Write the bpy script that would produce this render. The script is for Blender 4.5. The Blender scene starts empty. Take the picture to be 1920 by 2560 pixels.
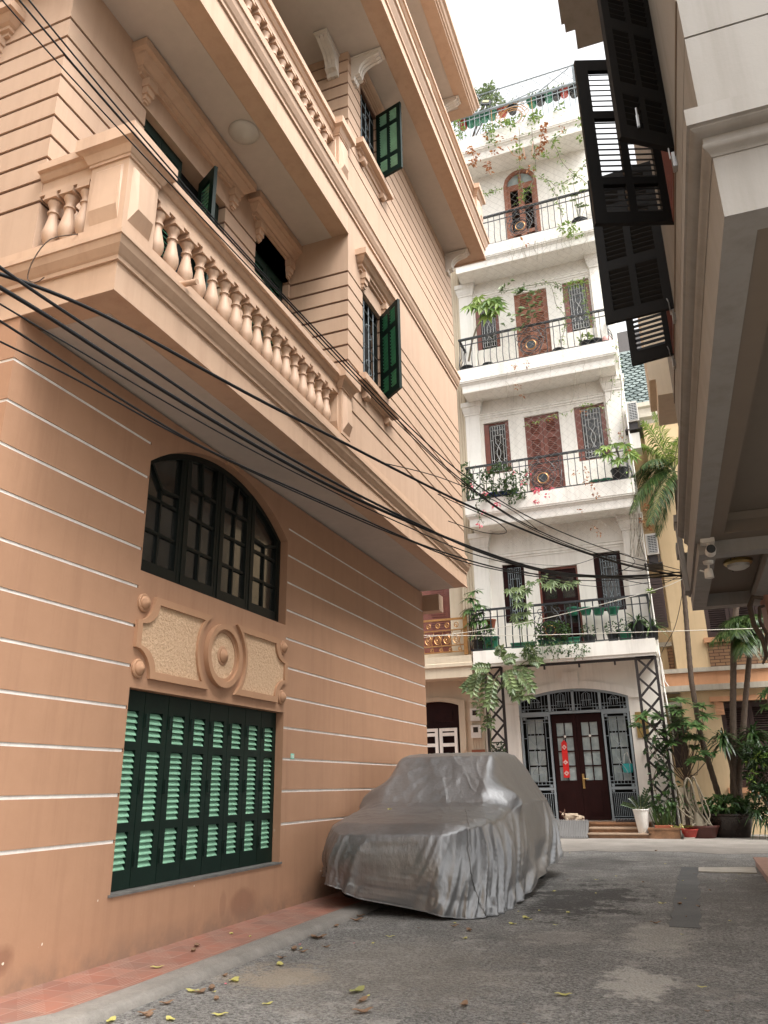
import bpy, bmesh, math, random
import numpy as np
from mathutils import Vector, Matrix, noise
from mathutils.geometry import tessellate_polygon
random.seed(7); PI = math.pi
S = bpy.context.scene; COL = S.collection
V = Vector

# ------------------------------------------------------------------ materials
def _nt(name):
    m = bpy.data.materials.new(name); m.use_nodes = True
    nt = m.node_tree; b = nt.nodes['Principled BSDF']
    return m, nt, b
def N(nt, t, **kw):
    n = nt.nodes.new(t)
    for k, v in kw.items():
        if k in n.inputs: n.inputs[k].default_value = v
        else: setattr(n, k, v)
    return n
def mixc(nt, fac, a, b, mode='MIX'):
    n = nt.nodes.new('ShaderNodeMix'); n.data_type = 'RGBA'; n.blend_type = mode
    for i, v in ((0, fac), (6, a), (7, b)):
        if hasattr(v, 'is_output'): nt.links.new(v, n.inputs[i])
        elif i == 0: n.inputs[0].default_value = v
        else: n.inputs[i].default_value = (*v[:3], 1)
    return n.outputs[2]
def ramp(nt, src, p0, p1, c0=(0,0,0), c1=(1,1,1)):
    r = nt.nodes.new('ShaderNodeValToRGB'); e = r.color_ramp.elements
    e[0].position = p0; e[1].position = p1; e[0].color = (*c0, 1); e[1].color = (*c1, 1)
    nt.links.new(src, r.inputs[0]); return r.outputs[0]
def coord(nt, scale=(1,1,1)):
    t = nt.nodes.new('ShaderNodeTexCoord'); mp = nt.nodes.new('ShaderNodeMapping')
    mp.inputs['Scale'].default_value = scale
    nt.links.new(t.outputs['Object'], mp.inputs[0]); return mp.outputs[0]
def noi(nt, scale, vec=None, detail=4, rough=.6):
    n = N(nt, 'ShaderNodeTexNoise', Scale=scale, Detail=detail, Roughness=rough)
    if vec is not None: nt.links.new(vec, n.inputs['Vector'])
    return n.outputs[0]
def bump(nt, b, h, strength=.3, dist=.01):
    n = N(nt, 'ShaderNodeBump', Strength=strength, Distance=dist)
    nt.links.new(h, n.inputs['Height']); nt.links.new(n.outputs[0], b.inputs['Normal'])
MATS = {}
def paint(name, col, rough=.7, var=.12, scale=3, bs=.15, streak=.0, dirt=None, metal=0, bdist=.004, bscale=60, coat=0, spec=None):
    m, nt, b = _nt(name); c = coord(nt)
    n1 = noi(nt, scale, c); n2 = noi(nt, scale*9, c)
    lo = tuple(x*(1-var) for x in col); hi = tuple(min(1, x*(1+var)) for x in col)
    o = mixc(nt, ramp(nt, n1, .3, .7), lo, hi)
    o = mixc(nt, .35, o, mixc(nt, ramp(nt, n2, .3, .7), lo, hi))
    if streak:
        s = noi(nt, 1, coord(nt, (7, 7, .4)), 7, .7)
        d = dirt or tuple(x*.45 for x in col)
        f = ramp(nt, s, .47, .74, (0,0,0), (min(.8, streak*1.5),)*3)
        o = mixc(nt, f, o, d)
    nt.links.new(o, b.inputs['Base Color'])
    b.inputs['Roughness'].default_value = rough; b.inputs['Metallic'].default_value = metal
    if spec is not None: b.inputs['Specular IOR Level'].default_value = spec
    if coat: b.inputs['Coat Weight'].default_value = coat
    if bs: bump(nt, b, noi(nt, bscale, c, 3), bs, bdist)
    MATS[name] = m; return m
def leafmat(name, col, col2, rough=.45, trans=.25):
    m, nt, b = _nt(name)
    g = nt.nodes.new('ShaderNodeNewGeometry')
    r = ramp(nt, g.outputs['Random Per Island'], 0, 1, col, col2)
    nt.links.new(r, b.inputs['Base Color']); b.inputs['Roughness'].default_value = rough
    t = N(nt, 'ShaderNodeBsdfTranslucent'); nt.links.new(r, t.inputs[0])
    mx = N(nt, 'ShaderNodeMixShader', Fac=trans)
    nt.links.new(b.outputs[0], mx.inputs[1]); nt.links.new(t.outputs[0], mx.inputs[2])
    nt.links.new(mx.outputs[0], nt.nodes['Material Output'].inputs[0])
    MATS[name] = m; return m

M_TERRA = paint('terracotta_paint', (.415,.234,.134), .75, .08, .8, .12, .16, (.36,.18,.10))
M_TERRA_UP = paint('terracotta_lit', (.475,.324,.226), .72, .06, .8, .1, .22, (.33,.20,.13))  # same paint as downstairs; the brighter light up here is put into the colour
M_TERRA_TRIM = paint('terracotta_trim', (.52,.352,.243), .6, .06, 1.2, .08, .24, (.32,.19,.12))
M_JOINT = paint('white_joint', (.70,.66,.61), .8, .22, 5, .1)
M_SOFFIT = paint('soffit_paint', (.50,.435,.375), .8, .10, 1.2, .1, 0)
M_BRACKET = paint('bracket_plaster', (.62,.56,.49), .7, .06, 4, .08)
M_DGREEN = paint('dark_green_paint', (.003,.013,.0085), .55, .35, 4, .1, spec=.22)
M_LGREEN = paint('pale_green_slat', (.205,.41,.275), .5, .2, 5, .1)
M_MGREEN = paint('mid_green_slat', (.045,.22,.115), .5, .14, 5, .1)
M_BLACKGREEN = paint('black_green_frame', (.004,.007,.0055), .5, .3, 6, .1, spec=.28)
M_WHITE = paint('white_house_paint', (.80,.76,.69), .75, .05, .7, .08, .22, (.40,.36,.29))
M_WHITE_TRIM = paint('white_trim', (.81,.775,.71), .7, .05, 1.5, .06, .25, (.40,.36,.29))
M_CREAM = paint('cream_paint', (.58,.49,.365), .75, .07, .8, .08, .25, (.40,.31,.20))
M_YELLOW = paint('yellow_wall', (.66,.485,.285), .78, .07, .6, .08, .25, (.48,.33,.18))
M_ORANGE = paint('orange_band', (.60,.31,.165), .7, .08, 1.2, .08, .25, (.42,.20,.09))
M_DIRTYWHITE = paint('weathered_ledge', (.52,.47,.39), .8, .15, 2, .1, .4, (.30,.24,.18))
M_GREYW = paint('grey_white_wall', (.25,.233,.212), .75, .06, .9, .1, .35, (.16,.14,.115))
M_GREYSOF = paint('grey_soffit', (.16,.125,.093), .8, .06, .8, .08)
M_BLACKW = paint('black_wood', (.005,.0045,.0045), .6, .3, 5, .1, spec=.25)
M_WOOD = paint('red_brown_wood', (.17,.050,.032), .5, .3, 7, .15, coat=.2)
M_DWOOD = paint('dark_door_wood', (.018,.004,.0035), .6, .3, 6, .1, spec=.15)
M_OLDWOOD = paint('faded_wood', (.26,.10,.055), .6, .25, 7, .2)
M_BROWNSH = paint('brown_shutter', (.035,.017,.014), .5, .3, 6, .1)
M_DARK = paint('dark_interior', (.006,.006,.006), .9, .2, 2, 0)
M_IRON = paint('grey_iron', (.25,.29,.31), .5, .12, 9, .1)
M_RAIL = paint('black_rail', (.022,.026,.030), .45, .3, 9, .1)
M_RUST = paint('dark_steel', (.020,.014,.013), .6, .3, 9, .15)
M_WGRILLE = paint('white_grille', (.50,.50,.49), .5, .08, 9, .1)
M_GOLD = paint('gold_iron', (.42,.22,.08), .35, .3, 9, .15, metal=.55)
M_BRASS = paint('brass', (.55,.40,.17), .3, .2, 9, .1, metal=.9)
M_CHROME = paint('steel', (.5,.5,.5), .3, .1, 9, .05, metal=.9)
M_ACW = paint('ac_white', (.62,.58,.52), .5, .08, 6, .05)
M_LAMP = paint('lamp_glass', (.50,.47,.42), .35, .05, 6, .03)
M_CABLE = paint('cable_black', (.006,.006,.0065), .5, .2, 20, .05, spec=.25)
M_CABLEW = paint('cable_white', (.62,.58,.50), .5, .1, 20, .05)
M_VERDPOT = paint('green_plastic', (.02,.16,.09), .45, .15, 6, .1)
M_BLACKPOT = paint('black_plastic', (.012,.013,.014), .5, .2, 6, .1)
M_TERPOT = paint('terracotta_pot', (.30,.085,.04), .7, .2, 8, .2)
M_REDPOT = paint('red_plastic', (.30,.030,.020), .4, .12, 6, .1)
M_MAROON = paint('maroon_pot', (.075,.022,.016), .4, .25, 6, .15)
M_GLAZE = paint('glazed_brown', (.020,.013,.010), .25, .35, 6, .15)
M_WPOT = paint('white_ceramic', (.70,.67,.62), .4, .05, 12, .5, bscale=22, bdist=.02)
M_SOIL = paint('soil', (.035,.022,.014), .95, .4, 30, .6, bdist=.02)
M_MARBLE = paint('brown_marble', (.22,.115,.06), .35, .5, 9, .05)
M_STEPTOP = paint('step_nosing', (.36,.26,.18), .5, .2, 9, .1)
M_RAMP = paint('grey_ramp', (.13,.125,.12), .7, .15, 5, .3)
M_TRUNK = paint('trunk_bark', (.10,.07,.05), .9, .3, 14, .6, bdist=.02, bscale=40)
M_STEM = paint('grey_stem', (.20,.17,.12), .85, .2, 14, .4)
M_GSTEM = paint('green_stem', (.10,.12,.04), .7, .2, 14, .3)
M_RED = paint('red_banner', (.62,.012,.010), .5, .08, 9, .1)
M_SIGN = paint('rust_plate', (.24,.075,.035), .6, .15, 9, .1)
M_PLAQUE = paint('ochre_plaque', (.26,.17,.05), .6, .2, 9, .1)
M_REDSTONE = paint('red_stone', (.34,.20,.155), .55, .18, 8, .2)
M_PILLAR = paint('brown_pillar', (.28,.13,.085), .6, .15, 5, .15)
M_DOGW = paint('dog_cream', (.36,.28,.20), .9, .12, 9, .5, bscale=120)
M_DOGB = paint('dog_brown', (.075,.032,.018), .9, .3, 12, .4, bscale=120)
M_RUBBER = paint('tyre', (.012,.012,.012), .7, .2, 12, .3)
M_NOTICE = paint('notice_green', (.25,.62,.50), .5, .1, 20, 0)
M_TEAL = paint('teal_plastic', (.03,.36,.36), .4, .1, 9, .05)
M_KERB = paint('kerb_concrete', (.215,.195,.172), .9, .25, 4, .5, bscale=90, bdist=.012)
M_DRAINC = paint('drain_concrete', (.42,.385,.33), .9, .2, 4, .4, bscale=90, bdist=.01)
M_NET = paint('net_wire', (.42,.39,.35), .6, .1, 9, 0)

L_DARK = leafmat('leaf_dark', (.010,.028,.008), (.045,.085,.022), .35)
L_MID = leafmat('leaf_mid', (.022,.060,.014), (.085,.150,.040), .42)
L_BRIGHT = leafmat('leaf_bright', (.085,.170,.030), (.26,.35,.07), .5, .35)
L_PALE = leafmat('leaf_pale', (.085,.130,.050), (.20,.26,.105), .5, .3)
L_DRY = leafmat('leaf_dry', (.25,.085,.03), (.46,.21,.08), .7)
L_PALM = leafmat('leaf_palm', (.022,.052,.014), (.080,.130,.032), .35)
L_PALMY = leafmat('leaf_palm_light', (.075,.14,.025), (.24,.32,.06), .35, .35)
L_YELLOW = leafmat('fallen_yellow', (.50,.46,.10), (.62,.56,.22), .6)
L_BROWN = leafmat('fallen_brown', (.16,.085,.045), (.34,.22,.14), .8)
L_PINK = leafmat('flower_pink', (.70,.10,.16), (.80,.28,.32), .6)
L_VARIEG = leafmat('leaf_variegated', (.05,.09,.02), (.55,.52,.20), .45)

def glass_dark():
    m, nt, b = _nt('dark_glass'); c = coord(nt)
    o = mixc(nt, ramp(nt, noi(nt, 3.2, c), .35, .7), (.004,.005,.0045), (.030,.031,.027))
    nt.links.new(o, b.inputs['Base Color']); b.inputs['Roughness'].default_value = .22
    b.inputs['Coat Weight'].default_value = .5; b.inputs['Coat Roughness'].default_value = .06
    bump(nt, b, noi(nt, 9, c), .12, .01); return m
M_GLASS = glass_dark()
def glass_frost():
    m, nt, b = _nt('frosted_glass'); c = coord(nt)
    o = mixc(nt, ramp(nt, noi(nt, 4, c), .3, .7), (.20,.25,.25), (.40,.45,.44))
    nt.links.new(o, b.inputs['Base Color']); b.inputs['Roughness'].default_value = .3
    bump(nt, b, noi(nt, 40, c), .2, .01); return m
M_FROST = glass_frost()
def roughcast():
    m, nt, b = _nt('roughcast'); c = coord(nt)
    n = noi(nt, 42, c, 5, .65)
    nt.links.new(mixc(nt, ramp(nt, n, .35, .65), (.56,.36,.22), (.68,.48,.31)), b.inputs['Base Color'])
    b.inputs['Roughness'].default_value = .9; bump(nt, b, n, 1.0, .018); return m
M_ROUGH = roughcast()
def wallground():
    # lower terracotta wall: paint with damp patches, scuffs and chipped spots that belong to the wall
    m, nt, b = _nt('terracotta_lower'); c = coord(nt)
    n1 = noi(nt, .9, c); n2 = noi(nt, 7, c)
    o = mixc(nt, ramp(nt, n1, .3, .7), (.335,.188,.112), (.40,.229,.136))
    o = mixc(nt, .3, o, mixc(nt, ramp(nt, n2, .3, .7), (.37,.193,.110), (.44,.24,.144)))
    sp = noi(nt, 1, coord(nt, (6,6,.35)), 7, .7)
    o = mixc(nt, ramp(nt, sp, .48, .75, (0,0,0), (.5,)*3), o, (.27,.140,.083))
    tc = nt.nodes.new('ShaderNodeTexCoord'); sx = nt.nodes.new('ShaderNodeSeparateXYZ')
    nt.links.new(tc.outputs['Object'], sx.inputs[0])
    wob = noi(nt, 5, c)
    def blob(y, z, ry, rz, amt, colr):
        nonlocal o
        def sq(axis, c0, r):
            s = N(nt, 'ShaderNodeMath', operation='SUBTRACT'); nt.links.new(sx.outputs[axis], s.inputs[0]); s.inputs[1].default_value = c0
            d = N(nt, 'ShaderNodeMath', operation='DIVIDE'); nt.links.new(s.outputs[0], d.inputs[0]); d.inputs[1].default_value = r
            p = N(nt, 'ShaderNodeMath', operation='MULTIPLY'); nt.links.new(d.outputs[0], p.inputs[0]); nt.links.new(d.outputs[0], p.inputs[1]); return p
        a = N(nt, 'ShaderNodeMath', operation='ADD'); nt.links.new(sq(1, y, ry).outputs[0], a.inputs[0]); nt.links.new(sq(2, z, rz).outputs[0], a.inputs[1])
        w = N(nt, 'ShaderNodeMath', operation='MULTIPLY_ADD'); nt.links.new(wob, w.inputs[0]); w.inputs[1].default_value = 1.6; nt.links.new(a.outputs[0], w.inputs[2])
        mr = N(nt, 'ShaderNodeMapRange'); nt.links.new(w.outputs[0], mr.inputs[0])
        mr.inputs[1].default_value = 1.25; mr.inputs[2].default_value = 2.0; mr.inputs[3].default_value = amt; mr.inputs[4].default_value = 0
        o = mixc(nt, mr.outputs[0], o, colr)
    blob(3.72, .22, .13, .10, .75, (.22,.105,.062))
    blob(6.35, .19, .20, .12, .7, (.23,.112,.068))
    blob(6.02, .22, .05, .10, .5, (.26,.135,.083))
    ch = noi(nt, 11, c, 2); zz = ramp(nt, sx.outputs[2], .35, .8, (1,1,1), (0,0,0))
    chf = ramp(nt, ch, .735, .75)
    mu = N(nt, 'ShaderNodeMath', operation='MULTIPLY'); nt.links.new(chf, mu.inputs[0]); nt.links.new(zz, mu.inputs[1])
    o = mixc(nt, mu.outputs[0], o, (.74,.66,.55))
    base = noi(nt, 6, c, 5)
    zb = ramp(nt, sx.outputs[2], .05, .22, (.9,)*3, (0,0,0))
    mb_ = N(nt, 'ShaderNodeMath', operation='MULTIPLY'); nt.links.new(ramp(nt, base, .34, .6), mb_.inputs[0]); nt.links.new(zb, mb_.inputs[1])
    o = mixc(nt, mb_.outputs[0], o, (.23,.14,.095))
    nt.links.new(o, b.inputs['Base Color']); b.inputs['Roughness'].default_value = .72
    bump(nt, b, noi(nt, 30, c, 4), .12, .006); return m
M_TERRA_LOW = wallground()
def asphalt():
    m, nt, b = _nt('asphalt'); c = coord(nt)
    fine = noi(nt, 38, c, 5, .8); mid = noi(nt, 1.1, c, 6, .65); big = noi(nt, .35, c, 4)
    vo = N(nt, 'ShaderNodeTexVoronoi', Scale=60); nt.links.new(c, vo.inputs['Vector'])
    o = mixc(nt, ramp(nt, mid, .35, .68), (.175,.170,.161), (.335,.325,.305))
    o = mixc(nt, ramp(nt, fine, .44, .58, (0,0,0), (.85,)*3), o, (.052,.048,.043))
    o = mixc(nt, ramp(nt, vo.outputs['Distance'], .14, .28, (.75,)*3, (0,0,0)), o, (.40,.375,.34))
    o = mixc(nt, ramp(nt, big, .55, .75, (0,0,0), (.45,)*3), o, (.30,.265,.22))
    wear = noi(nt, 4.2, c, 9, .78)
    o = mixc(nt, ramp(nt, wear, .53, .60, (0,0,0), (.55,)*3), o, (.37,.35,.32))
    pits = noi(nt, 7.5, c, 8, .8)
    o = mixc(nt, ramp(nt, pits, .56, .64, (0,0,0), (.6,)*3), o, (.060,.056,.052))
    tc = nt.nodes.new('ShaderNodeTexCoord'); sx = nt.nodes.new('ShaderNodeSeparateXYZ'); nt.links.new(tc.outputs['Object'], sx.inputs[0])
    wob = noi(nt, 1.6, c, 8, .75); wob2 = noi(nt, 17, c, 5, .7)
    def blob(x, y, rx, ry, amt, colr, soft=.35):
        nonlocal o
        acc = []
        for ax, c0, r in ((0, x, rx), (1, y, ry)):
            s = N(nt, 'ShaderNodeMath', operation='SUBTRACT'); nt.links.new(sx.outputs[ax], s.inputs[0]); s.inputs[1].default_value = c0
            d = N(nt, 'ShaderNodeMath', operation='DIVIDE'); nt.links.new(s.outputs[0], d.inputs[0]); d.inputs[1].default_value = r
            p = N(nt, 'ShaderNodeMath', operation='MULTIPLY'); nt.links.new(d.outputs[0], p.inputs[0]); nt.links.new(d.outputs[0], p.inputs[1]); acc.append(p)
        a = N(nt, 'ShaderNodeMath', operation='ADD'); nt.links.new(acc[0].outputs[0], a.inputs[0]); nt.links.new(acc[1].outputs[0], a.inputs[1])
        w = N(nt, 'ShaderNodeMath', operation='MULTIPLY_ADD'); nt.links.new(wob, w.inputs[0]); w.inputs[1].default_value = 7.0; nt.links.new(a.outputs[0], w.inputs[2])
        w2 = N(nt, 'ShaderNodeMath', operation='MULTIPLY_ADD'); nt.links.new(wob2, w2.inputs[0]); w2.inputs[1].default_value = 3.5; nt.links.new(w.outputs[0], w2.inputs[2])
        mr = N(nt, 'ShaderNodeMapRange'); nt.links.new(w2.outputs[0], mr.inputs[0])
        mr.inputs[1].default_value = 5.6; mr.inputs[2].default_value = 5.6+soft*3.5; mr.inputs[3].default_value = amt; mr.inputs[4].default_value = 0
        o = mixc(nt, mr.outputs[0], o, colr)
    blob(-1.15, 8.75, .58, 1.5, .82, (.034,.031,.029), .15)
    blob(-1.55, 12.6, .55, .8, .55, (.06,.055,.05))
    blob(-.50, 5.35, .20, .42, .65, (.50,.47,.42), .2)
    blob(-.42, 6.8, .26, .6, .45, (.44,.41,.36), .3)
    blob(-2.62, 4.95, .28, .32, .7, (.36,.29,.21))
    blob(-1.1, 6.6, .35, .4, .35, (.38,.35,.31), .2)
    blob(1.0, 5.0, .95, 2.6, .7, (.25,.232,.208), .12)
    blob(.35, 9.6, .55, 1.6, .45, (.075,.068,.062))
    blob(-2.0, 5.2, .8, .9, .3, (.27,.235,.19))
    nt.links.new(o, b.inputs['Base Color']); b.inputs['Roughness'].default_value = .85
    ad = N(nt, 'ShaderNodeMath', operation='ADD'); nt.links.new(fine, ad.inputs[0]); nt.links.new(vo.outputs['Distance'], ad.inputs[1])
    bump(nt, b, ad.outputs[0], .8, .016); return m
M_ASPH = asphalt()
def concrete(name, a, c2, sc=1.5):
    m, nt, b = _nt(name); c = coord(nt)
    o = mixc(nt, ramp(nt, noi(nt, sc, c, 6, .65), .3, .7), a, c2)
    o = mixc(nt, ramp(nt, noi(nt, 90, c), .45, .6, (0,0,0), (.35,)*3), o, tuple(x*.55 for x in a))
    nt.links.new(o, b.inputs['Base Color']); b.inputs['Roughness'].default_value = .88
    bump(nt, b, noi(nt, 60, c, 5), .4, .008); return m
M_CONC = concrete('worn_concrete', (.19,.168,.145), (.31,.28,.245))
M_PATCH = concrete('dark_patch', (.085,.088,.088), (.15,.15,.147))
M_CONC2 = concrete('grey_concrete', (.19,.175,.155), (.30,.28,.25), 2.5)
def tiles():
    m, nt, b = _nt('red_paving'); t = nt.nodes.new('ShaderNodeTexCoord'); sx = nt.nodes.new('ShaderNodeSeparateXYZ'); nt.links.new(t.outputs['Object'], sx.inputs[0])
    c = coord(nt)
    def math_(op, a, bb=None, cc=None):
        n = N(nt, 'ShaderNodeMath', operation=op)
        for i, v in enumerate((a, bb, cc)):
            if v is None: continue
            if hasattr(v, 'is_output'): nt.links.new(v, n.inputs[i])
            else: n.inputs[i].default_value = v
        return n.outputs[0]
    T = .19
    u = math_('DIVIDE', sx.outputs[0], T); v = math_('DIVIDE', sx.outputs[1], T)
    fu = math_('FRACT', math_('ADD', u, 100.)); fv = math_('FRACT', math_('ADD', v, 100.))
    edge = math_('MINIMUM', math_('MINIMUM', fu, math_('SUBTRACT', 1., fu)), math_('MINIMUM', fv, math_('SUBTRACT', 1., fv)))
    chk = math_('MODULO', math_('ADD', math_('FLOOR', math_('ADD', u, 100.)), math_('FLOOR', math_('ADD', v, 100.))), 2.)
    d1 = math_('ADD', fu, fv); tri = math_('GREATER_THAN', d1, 1.0)
    sel = math_('ABSOLUTE', math_('SUBTRACT', chk, tri))
    str1 = math_('FRACT', math_('MULTIPLY', math_('ADD', fu, 0.), 7.)); 
    line = math_('LESS_THAN', str1, .30); line = math_('MULTIPLY', line, sel)
    joint = math_('LESS_THAN', edge, .025)
    gr = math_('MAXIMUM', line, joint)
    idn = N(nt, 'ShaderNodeTexWhiteNoise', noise_dimensions='2D'); cb = nt.nodes.new('ShaderNodeCombineXYZ')
    nt.links.new(math_('FLOOR', math_('ADD', u, 100.)), cb.inputs[0]); nt.links.new(math_('FLOOR', math_('ADD', v, 100.)), cb.inputs[1]); nt.links.new(cb.outputs[0], idn.inputs['Vector'])
    o = mixc(nt, idn.outputs[0], (.25,.090,.060), (.36,.145,.095))
    o = mixc(nt, ramp(nt, noi(nt, 2.2, c, 7, .7), .35, .65, (0,0,0), (.75,)*3), o, (.20,.135,.105))
    fa = math_('MULTIPLY', gr, ramp(nt, noi(nt, 6, c, 4), .3, .6, (.10,)*3, (.6,)*3))
    o = mixc(nt, fa, o, (.38,.26,.20))
    nt.links.new(o, b.inputs['Base Color']); b.inputs['Roughness'].default_value = .8
    bump(nt, b, math_('SUBTRACT', 1., gr), .35, .006); return m
M_TILES = tiles()
def brick():
    m, nt, b = _nt('brick_panel'); c = coord(nt)
    sx = nt.nodes.new('ShaderNodeSeparateXYZ'); nt.links.new(c, sx.inputs[0]); cb = nt.nodes.new('ShaderNodeCombineXYZ')
    nt.links.new(sx.outputs[0], cb.inputs[0]); nt.links.new(sx.outputs[2], cb.inputs[1])
    t = N(nt, 'ShaderNodeTexBrick', Scale=1.0); nt.links.new(cb.outputs[0], t.inputs['Vector'])
    t.inputs['Brick Width'].default_value = .22; t.inputs['Row Height'].default_value = .075; t.inputs['Mortar Size'].default_value = .008
    t.inputs['Color1'].default_value = (.30,.17,.085,1); t.inputs['Color2'].default_value = (.24,.13,.07,1); t.inputs['Mortar'].default_value = (.055,.022,.015,1)
    nt.links.new(t.outputs[0], b.inputs['Base Color']); b.inputs['Roughness'].default_value = .85
    return m
M_BRICK = brick()
def covermat():
    m, nt, b = _nt('silver_cover'); c = coord(nt)
    n1 = noi(nt, 3, c, 6, .7)
    o = mixc(nt, ramp(nt, n1, .3, .7), (.235,.235,.237), (.285,.285,.287))
    gr = noi(nt, 1.3, c, 7, .7)
    o = mixc(nt, ramp(nt, gr, .50, .66, (0,0,0), (.45,)*3), o, (.17,.17,.168))
    nt.links.new(o, b.inputs['Base Color']); b.inputs['Metallic'].default_value = .78; b.inputs['Roughness'].default_value = .40
    w1 = noi(nt, 8, coord(nt, (1,1,.38)), 8, .66)
    vo = N(nt, 'ShaderNodeTexVoronoi', Scale=16, feature='DISTANCE_TO_EDGE')
    wv = mixc(nt, .35, coord(nt), N(nt, 'ShaderNodeTexNoise', Scale=5).outputs[1]); nt.links.new(wv, vo.inputs['Vector'])
    vr = ramp(nt, vo.outputs[0], 0, .16)
    ad2 = N(nt, 'ShaderNodeMath', operation='MULTIPLY_ADD'); nt.links.new(vr, ad2.inputs[0]); ad2.inputs[1].default_value = .0; nt.links.new(w1, ad2.inputs[2])
    bump(nt, b, ad2.outputs[0], .45, .022); return m
M_COVER = covermat()
def scaleroof():
    m, nt, b = _nt('green_scale_tile'); c = coord(nt)
    g = nt.nodes.new('ShaderNodeNewGeometry')
    o = ramp(nt, g.outputs['Random Per Island'], 0, 1, (.055,.078,.076), (.150,.185,.178))
    nt.links.new(o, b.inputs['Base Color']); b.inputs['Roughness'].default_value = .55; return m
M_SCALE = scaleroof()

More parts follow.
